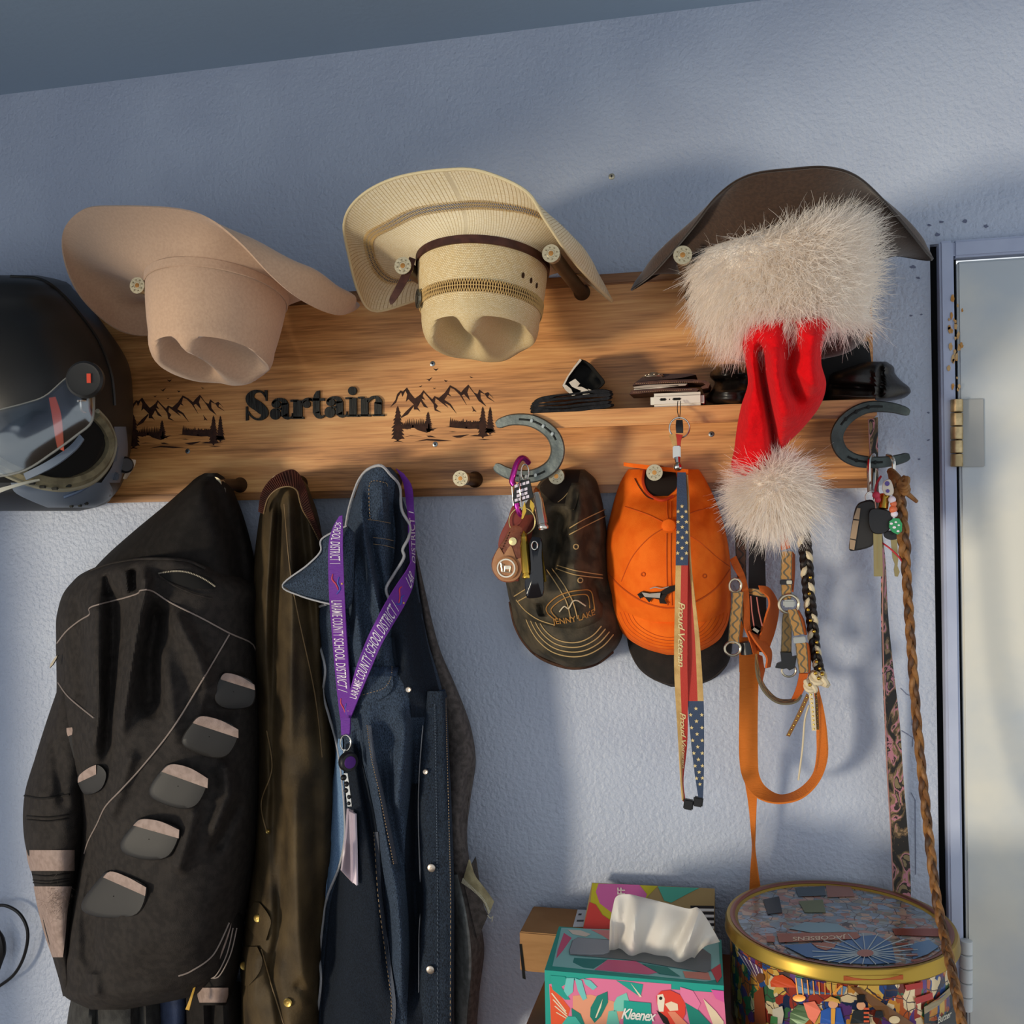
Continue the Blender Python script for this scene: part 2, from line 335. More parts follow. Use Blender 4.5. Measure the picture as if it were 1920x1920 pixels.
lp(rc(1522, 300, 1612, 512)); lp(rc(1488, 284, 1560, 306)); lp(rc(1494, 496, 1642, 520)); lp(stroke([(1605, 345, 26), (1650, 298, 34), (1705, 290, 40), (1735, 330, 74), (1730, 370, 86)], 16)); lp(rc(1686, 350, 1772, 505)); lp(rc(1664, 494, 1802, 516))
LT.obj('carved_name', m_black, rack, smooth=False, label='black carved letters reading Sartain')
# landscape art, zoom coordinates of the photograph's right-hand panel
ART = [
 [(105, 640), (190, 520), (215, 430), (270, 370), (310, 385), (375, 320), (430, 410), (505, 500), (560, 460), (600, 430), (645, 365), (720, 450), (790, 515), (825, 460), (900, 490), (1000, 400), (1080, 283), (1170, 330), (1260, 400), (1310, 340), (1380, 272), (1470, 400), (1530, 430), (1560, 352), (1640, 420), (1700, 395), (1790, 495), (1720, 430), (1700, 470), (1810, 558), (1690, 490), (1650, 430), (1575, 400), (1580, 500), (1670, 628), (1550, 540), (1490, 440), (1390, 310), (1360, 400), (1405, 530), (1310, 430), (1270, 450), (1350, 605), (1240, 440), (1150, 350), (1085, 320), (1060, 420), (1100, 465), (1040, 440), (985, 520), (1090, 590), (1185, 745), (1070, 610), (985, 570), (1050, 650), (930, 560), (840, 490), (830, 570), (880, 620), (850, 670), (935, 728), (830, 695), (810, 590), (740, 500), (650, 400), (630, 460), (670, 520), (610, 500), (690, 640), (720, 655), (650, 630), (600, 540), (570, 600), (545, 640), (590, 712), (545, 680), (490, 680), (490, 600), (400, 510), (360, 550), (380, 430), (350, 370), (300, 470), (280, 400), (230, 470), (195, 570)],
 [(480, 600), (485, 625), (390, 760), (270, 825), (290, 790), (360, 710)],
 [(620, 530), (720, 655), (670, 640)],
 [(690, 1110), (760, 1105), (850, 1135), (730, 1130)], [(500, 1205), (700, 1160), (850, 1165), (1110, 1190), (900, 1200), (700, 1185)],
 [(1110, 1115), (1250, 1100), (1400, 1085), (1250, 1140), (1190, 1140)], [(1400, 1115), (1480, 1095), (1600, 1095), (1780, 1105), (1640, 1125)], [(1530, 1160), (1740, 1165), (1640, 1178)],
 [(330, 1130), (430, 1105), (620, 1122), (430, 1115)], [(150, 1215), (220, 1180), (310, 1215), (220, 1205)], [(1060, 1045), (1130, 1038), (1190, 1048), (1120, 1050)],
 [(690, 180), (735, 185), (790, 150), (750, 200), (738, 218), (725, 200)], [(805, 8), (845, 20), (890, 8), (850, 48)], [(980, 195), (1012, 205), (1040, 205), (1012, 230)], [(570, 298), (595, 298), (625, 285), (598, 315)], [(800, 325), (822, 330), (850, 325), (822, 345)], [(1400, 135), (1425, 150), (1460, 155), (1425, 165)], [(1435, 625), (1470, 670), (1510, 720), (1475, 705), (1445, 715), (1460, 690)],
]
def tree(x, y0, y1, wd, n=9):
    p = [(x, y0)]
    for i in range(n):
        t = (i+1)/n; ww = 1.45*wd*(t**.7)*random.uniform(.8, 1.1); y = y0+(y1-y0)*t*.93; p += [(x+ww, y), (x+ww*.6, y-2)]
    p += [(x+12, y1-20), (x+12, y1), (x-12, y1), (x-12, y1-20)]
    for i in reversed(range(n)):
        t = (i+1)/n; ww = 1.45*wd*(t**.7)*random.uniform(.8, 1.1); y = y0+(y1-y0)*t*.93; p += [(x-ww*.6, y-2), (x-ww, y)]
    return p
ART += [tree(225, 620, 1200, 90), tree(720, 715, 1050, 62), tree(1615, 630, 1150, 72), tree(1735, 635, 1090, 58)]
for k in range(16):
    x = 300+k*29; ART.append([(x-18, 1000-(0 if k > 4 else 10)-(20 if 4 < k < 10 else 0)+max(0, k-9)*8), (x-12, 930), (x, 900-55*math.sin(k/15*3.1)*1.4+random.uniform(-18, 18)), (x+13, 930), (x+18, 1000-(20 if 4 < k < 10 else 0)+max(0, k-9)*8)])
for k in range(17):
    x = 1090+k*29; ART.append([(x-18, 965+k*2), (x-12, 880), (x, 800+random.uniform(-10, 60)+k*4), (x+12, 880), (x+18, 968+k*2)])
ART += [[(300, 960), (460, 930), (560, 960), (760, 1000), (880, 980), (700, 1060), (560, 1020), (480, 970), (380, 1005), (300, 990)], [(1000, 962), (1250, 950), (1560, 990), (1400, 1000), (1240, 985)], [(1560, 1000), (1640, 980), (1780, 1000), (1820, 1030), (1700, 1060), (1560, 1050)]]
def art(fn, name):
    A = G()
    for i, p in enumerate(ART): A.prism([P(*fn(x, y), BD+.0001+.00003*(i % 9)) for x, y in p], (0, -.0005, 0))
    return A.obj(name, m_burn, rack, smooth=False)
art(zA(.1146, .1146, 720, 690), 'landscape_engraving')
art(zA(.1077, .1077, 343-124*.94, 741-32*.94), 'landscape_engraving')
SCR = G()
for x, y in [(811, 682), (816, 833), (352, 846), (1334, 814)]:
    c = P(x, y, BD); s = G(); s.lathe([(0, .0012), (.0022, .0012), (.004, .0006), (.0042, 0)], Matrix.Translation(c) @ Matrix.Rotation(rad(90), 4, 'X'), 14); o = s.obj('screw', m_bluesteel, rack)
    s = G(); s.lathe([(0, .0016), (.0016, .0016), (.0016, .001)], Matrix.Translation(c) @ Matrix.Rotation(rad(90), 4, 'X'), 6); s.obj('recess', m_dark, o)
c = P(1147, 331, .0); s = G(); s.lathe([(0, .0018), (.0025, .0018), (.0046, .0008), (.0048, 0)], Matrix.Translation(c) @ Matrix.Rotation(rad(90), 4, 'X'), 14)
o = tag(s.obj('wall_screw', mat('brass_screw', '#B9B09A', .4, .7)), 'lone small screw driven into the blue wall above the rack', 'screw')
s = G(); s.box(c+Vector((0, -.0019, 0)), (.004, .0006, .0009)).box(c+Vector((0, -.0019, 0)), (.0009, .0006, .004)); s.obj('cross_slot', m_dark, o, smooth=False)
# pegs: turned wood with shotgun-shell ends
m_pegw = mat('dark_peg_wood', '#3A2618', .4, var='#2A1A10', vscale=30); m_brass = mat('shell_brass', '#B9AE93', .42, .8, bump=.15, bscale=400); m_primer = mat('primer_copper', '#C58A4C', .3, .9); m_sbrown = mat('stamped_ring', '#8F8266', .4, .8)
def peg(x, y, L, par=rack, dn=0):
    h = P(x, y, L); b = Vector((h.x, -BD+.004, h.z-dn)); ax = (h-b).normalized(); M = Matrix.Translation(b) @ ax.to_track_quat('Z', 'Y').to_matrix().to_4x4(); n = (h-b).length
    g = G(); g.lathe([(0, 0), (.0125, 0), (.0125, .006), (.0095, .012), (.0092, n*.6), (.0098, n-.012), (.0, n-.012)], M, 18); o = g.obj('peg', m_pegw, par)
    g = G(); g.lathe([(.0098, n-.016), (.0100, n-.0025), (.0113, n-.0022), (.0115, n-.0003), (.0114, n), (0, n)], M, 22); g.obj('shell_head', m_brass, o)
    g = G(); g.lathe([(.0032, n), (.0032, n+.0004), (0, n+.0005)], M, 14); g.obj('primer', m_primer, o)
    g = G()
    for k in range(8):
        a = k*math.pi/4+.2; g.box(M @ Vector((.0075*math.cos(a), .0075*math.sin(a), n)), (.0016, .0016, .0016), M.to_3x3() @ Matrix.Rotation(a, 3, 'Z'))
    g.tube([M @ Vector((.0052*math.cos(k*.393), .0052*math.sin(k*.393), n)) for k in range(16)], .00025, 4, True); g.obj('head_stamp', m_sbrown, o)
for x, y in [(402, 908), (520, 905), (705, 900), (863, 897), (1043, 893), (1227, 886), (1418, 880)]: peg(x, y, .105)
for x, y in [(257, 535), (755, 498), (1033, 475), (1280, 478), (1600, 462)]: peg(x, y, .27)
# horseshoes at both ends of the shelf
m_iron = mat('horseshoe_steel', '#7E8580', .5, .55, bump=.4, bscale=150, var='#5F6664', vscale=40); m_groove = mat('horseshoe_groove', '#1F2322', .8); m_nail = mat('nail_steel', '#B9BBB4', .3, .9)
m_iron2 = mat('horseshoe_dark', '#4E5755', .5, .55, bump=.4, bscale=150, var='#3E4544', vscale=40)
def shoe(cl, d, wd, m, nails):
    q = smooth([(a, b, 0) for a, b in cl], 48)[:, :2]; t = np.gradient(q, axis=0); t /= np.linalg.norm(t, axis=1)[:, None]; nn = np.stack([-t[:, 1], t[:, 0]], 1)
    N = len(q); k = np.linspace(0, 1, N); ww = wd*(.62+.38*np.sin(np.pi*np.clip(k, .04, .96))**.7); e = np.minimum(1, np.minimum(k, 1-k)*16+.5); ww = ww*e
    prof = [(-1, .3), (-.8, 1), (.8, 1), (1, .3), (1, -.6), (.8, -1), (-.8, -1), (-1, -.6)]; th = .0048; rings = []
    for i in range(N):
        rings.append([list(P(q[i, 0]+nn[i, 0]*a*ww[i]/2, q[i, 1]+nn[i, 1]*a*ww[i]/2, d+b*th)) for a, b in prof])
    g = G(); g.grid(np.array(rings), cv=True); g.f += [tuple(range(8)), tuple((N-1)*8+j for j in range(8))]; o = g.obj('horseshoe', m, rack)
    for a, b in ((.16, .4), (.62, .84)):
        i0, i1 = int(a*N), int(b*N); g = G(); g.tube([P(q[i, 0], q[i, 1], d+th-.0002) for i in range(i0, i1)], .0016, 6); g.obj('nail_groove', m_groove, o)
        for z in (a+.05, a+.12, b-.06):
            i = int(z*N); g = G(); g.box(P(q[i, 0], q[i, 1], d+th+.0006), (.004, .004, .005), Matrix.Rotation(.4, 3, 'Y'), .0008); g.obj('nail', m_nail if nails else m_groove, o)
    return o
shoe([(930, 797), (960, 787), (1000, 790), (1034, 812), (1046, 843), (1036, 872), (1008, 890), (978, 893), (950, 886), (927, 873)], .112, 27, m_iron, 1)
shoe([(1706, 774), (1670, 764), (1625, 764), (1588, 784), (1569, 815), (1577, 845), (1602, 862), (1638, 867), (1674, 864), (1706, 855)], .112, 25, m_iron2, 0)
# ------------------------------------------------------------------ cowboy hats (crown down, brim resting on the pegs)
class Hat:
    def __init__(s, cx, cy, d, a, b, h, roll=0, tilt=8, dents=(), taper=.1, crease=.02):
        s.o = P(cx, cy, d); s.a = a; s.b = b; s.h = h; s.dents = dents; s.taper = taper; s.crease = crease
        R = Matrix.Rotation(rad(roll), 3, 'Y') @ Matrix.Rotation(rad(-tilt), 3, 'X')
        s.X = R @ Vector((1, 0, 0)); s.Y = R @ Vector((0, -1, 0)); s.Z = R @ Vector((0, 0, -1))
    def L(s, x, y, z): return s.o + s.X*x + s.Y*y + s.Z*z
    def base(s, ph, k=1.0, z=0): return s.L(s.a*k*math.cos(ph), s.b*k*math.sin(ph), z)
    def prof(s):
        r = []
        for i in range(7): r.append((1-s.taper*(i/6)**1.6, .66*i/6))
        for i in range(1, 9):
            t = i/8*math.pi/2; r.append(((1-s.taper)*(.74+.26*math.cos(t)), .66+.32*math.sin(t)))
        for i in range(1, 17): r.append(((1-s.taper)*.74*(1-i/16), .98+.02*math.sin(i/16*1.57)))
        return r
    def side(s, ph, zz, off=.001):
        """point on the crown side at height fraction zz"""
        pr = s.prof(); k = np.interp(zz, [q[1] for q in pr], [q[0] for q in pr]); return s.L((s.a*k+off)*math.cos(ph), (s.b*k+off)*math.sin(ph), zz*s.h)
    def crown(s, n=72):
        A = []
        for k, z in s.prof():
            row = []
            for j in range(n):
                ph = 2*math.pi*j/n; x, y, zz = s.a*k*math.cos(ph), s.b*k*math.sin(ph), z*s.h
                top = min(1, max(0, (z-.80)/.17)); top = top*top*(3-2*top)
                for (dx, dy, dz, wd, am) in s.dents:
                    e = math.exp(-((((x-dx)/wd)**2+((y-dy)/dz)**2)**2)); zz -= am*e*top; f_ = max(0, y-.4*s.b)/s.b; x -= .55*f_*x*top*.35; y -= 0.10*am*e*(1-top)
                row.append(list(s.L(x, y, zz)))
            A.append(row)
        g = G(); g.grid(np.array(A), cv=True); return g
    def brim(s, keys, n=110, m=16, th=.0026, k0=1.0):
        keys = sorted(keys); ph = [k[0] for k in keys]; ph2 = [ph[-1]-360]+ph+[ph[0]+360]; arr = np.array([list(k[1])+list(k[2]) for k in keys]); arr = np.vstack([arr[-1], arr, arr[0]])
        # closed spline: extend by two on both sides
        phx = [ph[-2]-360, ph[-1]-360]+ph+[ph[0]+360, ph[1]+360]; ar = np.array([list(k[1])+list(k[2]) for k in keys]); ar = np.vstack([ar[-2], ar[-1], ar, ar[0], ar[1]])
        T = []; B = []; s.edge = []
        for j in range(n):
            p = ph[0]+360*j/n; v = [float(spl(phx, ar[:, c], p)) for c in range(6)]
            E = P(*v[:3]); C = P(*v[3:]); b = s.base(rad(p), k0)
            row = [b*(1-t)**2+C*2*t*(1-t)+E*t*t for t in np.linspace(0, 1, m)]; T.append(row); s.edge.append(E)
        T = np.array([[list(q) for q in r] for r in T]); s.T = T
        du = np.roll(T, -1, 0)-np.roll(T, 1, 0); dv = np.gradient(T, axis=1); nn = np.cross(du, dv); nn /= np.linalg.norm(nn, axis=2)[..., None]+1e-9
        s.N = nn; g = G(); ring = np.concatenate([T+nn*th/2, (T-nn*th/2)[:, ::-1]], axis=1); g.grid(ring, cu=True, cv=True); return g
def felt(name, c, v, **k): return mat(name, c, .85, var=v, vscale=260, bump=.18, bscale=350, sheen=.3, spec=.15, **k)
m_beige = felt('beige_felt', '#C9A78B', '#C2A085'); m_brown = felt('brown_felt', '#402C1F', '#352419')
# beige felt hat
H1 = Hat(409, 540, .2, .0955, .107, .126, roll=1, tilt=11, dents=[(.045, .02, .078, .030, .034), (-.022, .025, .078, .024, .030)], taper=.12, crease=.02)
h1 = thing('cowboy_hat', 'smooth beige felt cowboy hat, plain, leftmost of the three cowboy hats', 'cowboy hat', H1.o, 'cowboy hats on the upper pegs')
K1 = [(90, (330, 391, .345), (345, 445, .30)), (110, (222, 386, .325), (262, 450, .28)), (135, (150, 396, .30), (195, 470, .25)), (155, (117, 440, .26), (160, 480, .20)), (172, (124, 500, .21), (160, 480, .16)), (190, (158, 565, .16), (180, 490, .11)), (208, (225, 620, .10), (205, 530, .07)),
      (225, (292, 628, .06), (270, 520, .05)), (245, (360, 590, .035), (340, 520, .04)), (270, (500, 540, .03), (470, 540, .05)), (295, (630, 556, .035), (560, 540, .05)), (315, (674, 574, .07), (640, 530, .07)), (330, (645, 589, .14), (720, 530, .11)), (350, (602, 582, .21), (690, 508, .16)),
      (370, (550, 553, .27), (655, 478, .21)), (390, (503, 512, .31), (600, 466, .25)), (410, (450, 456, .34), (492, 424, .29)), (430, (392, 411, .352), (418, 430, .31))]
H1.brim([(k[0]-90, k[1], k[2]) for k in K1]) if 0 else None
g = H1.brim(K1); g.obj('brim', m_beige, h1); H1.crown().obj('crown', m_beige, h1)
g = G(); A = [[list(H1.side(2*math.pi*j/72, z, o)) for j in range(72)] for z, o in ((.005, .0005), (.01, .0022), (.10, .0022), (.105, .0005))]; g.grid(np.array(A), cv=True); g.obj('hat_band', m_beige, h1)
# straw hat
def straw(name, c1, c2, c3, sc):
    m = bpy.data.materials.new(name); m.use_nodes = True; nt = m.node_tree; N = nt.nodes; L = nt.links; b = N['Principled BSDF']
    tc = N.new('ShaderNodeTexCoord'); mp = N.new('ShaderNodeMapping'); mp.inputs['Scale'].default_value = sc; L.new(tc.outputs['UV'], mp.inputs[0])
    ch = N.new('ShaderNodeTexBrick'); ch.inputs['Scale'].default_value = 1; ch.inputs['Color1'].default_value = hexc(c1); ch.inputs['Color2'].default_value = hexc(c2); ch.inputs['Mortar'].default_value = hexc(c3); ch.inputs['Mortar Size'].default_value = .07; ch.inputs['Mortar Smooth'].default_value = .6
    ch.inputs['Brick Width'].default_value = 1.0; ch.inputs['Row Height'].default_value = .7; L.new(mp.outputs[0], ch.inputs['Vector']); L.new(ch.outputs[0], b.inputs['Base Color']); b.inputs['Roughness'].default_value = .6
    bp = N.new('ShaderNodeBump'); bp.inputs['Strength'].default_value = .5; bp.inputs['Distance'].default_value = .0012; iv = N.new('ShaderNodeInvert'); L.new(ch.outputs['Fac'], iv.inputs[1]); L.new(iv.outputs[0], bp.inputs['Height']); L.new(bp.outputs[0], b.inputs['Normal'])
    return m
m_strawb = straw('straw_brim', '#F1E3C4', '#E8D5AC', '#B79865', (160, 130, 1)); m_strawc = straw('straw_crown', '#EAD6AB', '#DFC48F', '#A07A42', (170, 130, 1))
H2 = Hat(906, 494, .205, .0865, .098, .120, roll=1.5, tilt=8, dents=[(.040, .018, .072, .028, .034), (-.024, .024, .07, .023, .030)], taper=.10, crease=.018)
h2 = thing('cowboy_hat', 'cream woven straw cowboy hat with dark leather band, middle of the three cowboy hats', 'cowboy hat', H2.o, 'cowboy hats on the upper pegs')
K2 = [(90, (830, 319, .345), (880, 400, .29)), (110, (745, 333, .33), (800, 410, .28)), (135, (672, 372, .295), (735, 435, .24)), (155, (646, 415, .25), (690, 440, .20)), (175, (653, 475, .19), (680, 450, .15)), (192, (674, 552, .13), (690, 470, .10)), (207, (702, 583, .09), (720, 490, .07)),
      (222, (765, 568, .06), (765, 490, .06)), (240, (830, 540, .04), (815, 480, .05)), (270, (910, 500, .03), (900, 480, .05)), (300, (1060, 500, .035), (1010, 470, .06)), (318, (1146, 564, .08), (1100, 480, .08)), (335, (1120, 538, .15), (1130, 462, .13)), (352, (1085, 500, .21), (1128, 440, .18)),
      (370, (1058, 466, .26), (1105, 420, .22)), (390, (1022, 412, .305), (1062, 396, .26)), (408, (985, 358, .335), (1000, 390, .28)), (425, (915, 325, .345), (940, 395, .29))]
g = H2.brim(K2, n=140, m=22); g.obj('brim', m_strawb, h2); H2.crown(90).obj('crown', m_strawc, h2)
m_lea = mat('dark_leather', '#4B2A20', .5, var='#3A1E16', vscale=80); m_trimrope = mat('brim_binding', '#E2CFA4', .7, bump=.5, bscale=300)
g = G(); g.tube([e for e in H2.edge], .0021, 8, True); g.obj('edge_binding', m_trimrope, h2)
g = G(); A = [[list(H2.side(2*math.pi*j/90, z, o)) for j in range(90)] for z, o in ((.0, .0005), (.005, .0028), (.085, .0028), (.09, .0005))]; g.grid(np.array(A), cv=True); g.obj('leather_band', m_lea, h2)
# blue twisted cord rows woven into the brim
m_bcord = mat('blue_brim_cord', '#66728A', .7); m_tan = mat('tan_stitch', '#C8A468', .7)
for rw in (11, 12):
    g = G(); n = H2.T.shape[0]; pts = [Vector(H2.T[j, rw]+H2.N[j, rw]*.0016*sg) for j in range(n) for sg in ((1,))]; 
    sgn = 1 if (Vector(H2.N[10, rw]).dot(Vector((0, -1, -.3))) > 0) else -1
    pts = [Vector(H2.T[j, rw]+H2.N[j, rw]*.0016*sgn) for j in range(n)]
    g.tube(pts, .0013, 6, True); g.obj('blue_cord', m_bcord, h2)
g = G()
for j in range(0, H2.T.shape[0]):
    for t in (0, .5):
        a = Vector(H2.T[j, 10]*(1-t)+H2.T[(j+1) % 140, 10]*t)+Vector(H2.N[j, 10])*.0026*sgn; b = Vector(H2.T[(j+1) % 140, 13]*(1-t)+H2.T[(j+2) % 140, 13]*t)+Vector(H2.N[j, 13])*.0026*sgn
        g.tube([a, b], .00055, 4)
g.obj('cord_lacing', m_tan, h2)
# openwork row round the crown, vent holes, star concho, strap end
m_open = mat('openwork_shadow', '#3A220E', .9)
g = G(); A = [[list(H2.side(2*math.pi*j/90, z, .0006)) for j in range(90)] for z in (.46, .49, .52, .55, .58)]; g.grid(np.array(A), cv=True); g.obj('openwork_row', m_open, h2)
g = G()
for j in range(150):
    a = 2*math.pi*j/150
    for sg in (1, -1): g.tube([H2.side(a, .455, .0012), H2.side(a+sg*.028, .52, .0014), H2.side(a, .585, .0012)], .00065, 4)
g.tube([H2.side(2*math.pi*j/90, .52, .0016) for j in range(90)], .0006, 4, True); g.obj('openwork_lattice', m_tan, h2)
g = G()
for a, z in ((.62, .33), (.44, .345), (.28, .36)):
    c = H2.side(a, z, .0006); t = (H2.side(a+.02, z)-H2.side(a-.02, z)).normalized(); u = (H2.side(a, z+.05)-H2.side(a, z-.05)).normalized(); n = t.cross(u)
    g.prism([c+t*.0025*math.cos(k)+u*.0038*math.sin(k) for k in np.linspace(0, 2*math.pi, 13)[:-1]], -n*.0006)
g.obj('vent_holes', m_open, h2, smooth=False)
m_pew = mat('pewter', '#8A8576', .35, .85, bump=.3, bscale=200)
a = 2.58; c = H2.side(a, .53, .003); t = (H2.side(a-.05, .53)-H2.side(a+.05, .53)).normalized(); u = Vector((0, 0, 1)); n = t.cross(u).normalized(); n = n if n.y < 0 else -n
g = G(); g.prism([c+t*.0125*math.cos(k)+u*.0125*math.sin(k) for k in np.linspace(0, 2*math.pi, 25)[:-1]], n*.002); cc = g.obj('star_concho', m_pew, h2)
g = G(); g.tube([c+n*.0022+t*.0115*math.cos(k)+u*.0115*math.sin(k) for k in np.linspace(0, 2*math.pi, 25)[:-1]], .0008, 6, True)
g.prism([c+n*.0021+t*r*math.sin(k)+u*r*math.cos(k) for k, r in [(i*math.pi/5, .0095 if i % 2 == 0 else .004) for i in range(10)]], n*.0012); g.obj('star', mat('pewter_dark', '#5E5A50', .4, .8), cc, smooth=False)
S_ = Strap([(768, 482, .26, 779, 486, .26), (758, 505, .265, 772, 510, .265), (745, 532, .27, 758, 538, .27), (731, 560, .272, 742, 563, .272), (732, 571, .272, 734, 571, .272)], 20); S_.geo().obj('band_tail', m_lea, h2)
# brown felt hat
H3 = Hat(1478, 492, .19, .103, .11, .118, roll=-1, tilt=5, dents=[(.035, .02, .07, .025, .03), (-.035, .02, .07, .025, .03)], taper=.09, crease=.02)
h3 = thing('cowboy_hat', 'dark brown felt cowboy hat behind the red santa hat', 'cowboy hat', H3.o, 'cowboy hats on the upper pegs')
K3 = [(90, (1490, 317, .365), (1470, 400, .31)), (112, (1405, 329, .355), (1390, 410, .30)), (135, (1345, 368, .33), (1318, 400, .27)), (155, (1300, 425, .28), (1255, 420, .22)), (175, (1258, 475, .21), (1205, 450, .17)), (195, (1215, 520, .14), (1190, 470, .11)), (207, (1184, 543, .08), (1205, 490, .07)),
      (225, (1260, 500, .05), (1260, 480, .05)), (245, (1340, 478, .035), (1340, 480, .05)), (270, (1465, 468, .03), (1465, 480, .05)), (292, (1590, 470, .03), (1575, 480, .05)), (310, (1680, 478, .035), (1650, 470, .06)), (325, (1745, 487, .08), (1720, 450, .08)), (340, (1735, 470, .13), (1748, 430, .12)),
      (358, (1705, 432, .20), (1728, 400, .17)), (378, (1660, 380, .275), (1672, 372, .23)), (400, (1610, 334, .335), (1605, 380, .28)), (425, (1555, 315, .362), (1540, 395, .31))]
H3.brim(K3).obj('brim', m_brown, h3); H3.crown().obj('crown', m_brown, h3)
g = G(); g.tube([e for e in H3.edge], .0018, 6, True); g.obj('edge_binding', felt('brown_edge', '#2B1D14', '#22160F'), h3)
g = G(); A = [[list(H3.side(2*math.pi*j/72, z, o)) for j in range(72)] for z, o in ((.0, .0005), (.005, .003), (.14, .003), (.145, .0005))]; g.grid(np.array(A), cv=True); g.obj('hat_band', mat('brown_band', '#2C1D15', .6), h3)
# ------------------------------------------------------------------ santa hat
m_fur = mat('white_fur', '#FBF3EA', .7, spec=.1); m_furb = mat('fur_base', '#EFE6DC', .95)
nt = m_fur.node_tree; tr_ = nt.nodes.new('ShaderNodeBsdfTranslucent'); tr_.inputs[0].default_value = hexc('#FBF3EA'); mx_ = nt.nodes.new('ShaderNodeMixShader'); mx_.inputs[0].default_value = .5
nt.links.new(nt.nodes['Principled BSDF'].outputs[0], mx_.inputs[1]); nt.links.new(tr_.outputs[0], mx_.inputs[2]); nt.links.new(mx_.outputs[0], nt.nodes['Material Output'].inputs[0])
m_red = mat('red_plush', '#D80E16', .9, sheen=.05, bump=.7, bscale=300, var='#CC0C14', vscale=120, spec=.1)
sh = thing('santa_hat', 'red santa hat with white fur trim hanging over the brown hat', 'santa hat', P(1460, 560, .3))
CUF = Loft([(404, 1540, 1600, .22, .07), (425, 1440, 1628, .215, .125), (455, 1340, 1638, .21, .145), (490, 1302, 1640, .21, .145), (540, 1302, 1638, .21, .145), (585, 1308, 1628, .21, .135), (615, 1325, 1616, .21, .12), (640, 1350, 1440, .23, .06)], p=2.2, back=.1)
CUF.geo(50, 40).obj('fur_cuff_core', m_furb, sh)
g = G(); R_ = []; Dd = []
for k in range(15000):
    y = random.uniform(404, 640); xl, xr, _, _ = CUF.lim(y); u = random.random(); x = float(xl+(xr-xl)*u)
    if y > 615 and x > 1450: continue
    p = CUF.P(x, y, -.004)
    ex = (x-1465)/170; ey = (y-520)/115; dx = .55*ex*abs(ex)-.15+.5*max(0, ey*-1)*.9; dz = -.75*ey*abs(ey)-.28+.35*ex-.9*max(0, -ex-.4)*(1 if ey > 0 else .1)
    R_.append(p); Dd.append((dx+random.gauss(0, .22), -.5+random.gauss(0, .15), dz+random.gauss(0, .22)))
fur(g, R_, Dd, .030, .0010, 4, .004, .22); g.obj('fur_trim', m_fur, sh, recalc=False, kind='stuff')
TAIL = Loft([(585, 1415, 1566, .30, .03), (605, 1402, 1562, .305, .05), (640, 1392, 1545, .31, .055), (680, 1398, 1540, .30, .055), (720, 1402, 1549, .285, .06), (760, 1390, 1538, .27, .06), (800, 1382, 1508, .255, .06), (840, 1377, 1470, .24, .055), (880, 1372, 1450, .23, .05), (905, 1385, 1440, .23, .04)],
            folds=[([(1425, 640), (1430, 700), (1448, 800), (1455, 870)], 9, -.05), ([(1480, 600), (1485, 640), (1478, 700), (1500, 760)], 14, -.035), ([(1530, 610), (1525, 680), (1530, 740)], 18, .02), ([(1455, 650), (1462, 730), (1478, 800)], 20, .022), ([(1405, 660), (1408, 740), (1400, 840)], 14, .012)], back=.13, wr=.004, wsc=40)
TAIL.geo(60, 80).obj('red_tail', m_red, sh)
g = G(); g.ball(P(1405, 437, .27), (.02, .012, .012)); g.obj('inner_lining', m_red, sh)
pc = P(1450, 922, .26); g = G(); g.ball(pc, .036, 18, 12); pom = g.obj('pompom', m_furb, sh)
g = G(); R_ = []; Dd = []
for k in range(7000):
    v = Vector((random.gauss(0, 1), random.gauss(0, 1), random.gauss(0, 1))).normalized()
    if v.y > .6: continue
    R_.append(pc+v*.034); Dd.append((v.x*1.0+random.gauss(0, .22), v.y+random.gauss(0, .2), v.z*.9-.22+random.gauss(0, .22)))
fur(g, R_, Dd, .032, .0010, 4, .006, .25); g.obj('pompom_fur', m_fur, pom, recalc=False, kind='stuff')
# ------------------------------------------------------------------ garments
def patch(loft, rows, off=.002, nu=14, nv=30, th=.002):
    r = np.array(rows, float); y = np.linspace(r[0, 0], r[-1, 0], nv)[:, None]; u = np.linspace(0, 1, nu)[None, :]
    xl = spl(r[:, 0], r[:, 1], y); xr = spl(r[:, 0], r[:, 2], y); X = xl+(xr-xl)*u; Y = np.broadcast_to(y, X.shape); D = loft.D(X, Y)
    ring = np.concatenate([PA(X, Y, D+off), PA(X, Y, D+off-th)[:, ::-1]], axis=1); g = G(); g.grid(ring, cv=True); n = ring.shape[1]
    for o in (0, (nv-1)*n):
        for j in range(nu-1): g.f.append((o+j, o+j+1, o+n-2-j, o+n-1-j))
    return g
def line(loft, pts, r, off=.002, n=40): return G().tube(loft.path(pts, n, off), r, 6)
def dashes(loft, pts, r=.0005, off=.0015, n=60):
    p = loft.path(pts, n*2, off); g = G()
    for i in range(0, len(p)-1, 2): g.tube([p[i], p[i+1]], r, 4)
    return g
def cloth(name, c, v, rough=.85, b=.3, bs=500, vs=60, **k): return mat(name, c, rough, bump=b, bscale=bs, var=v, vscale=vs, **k)
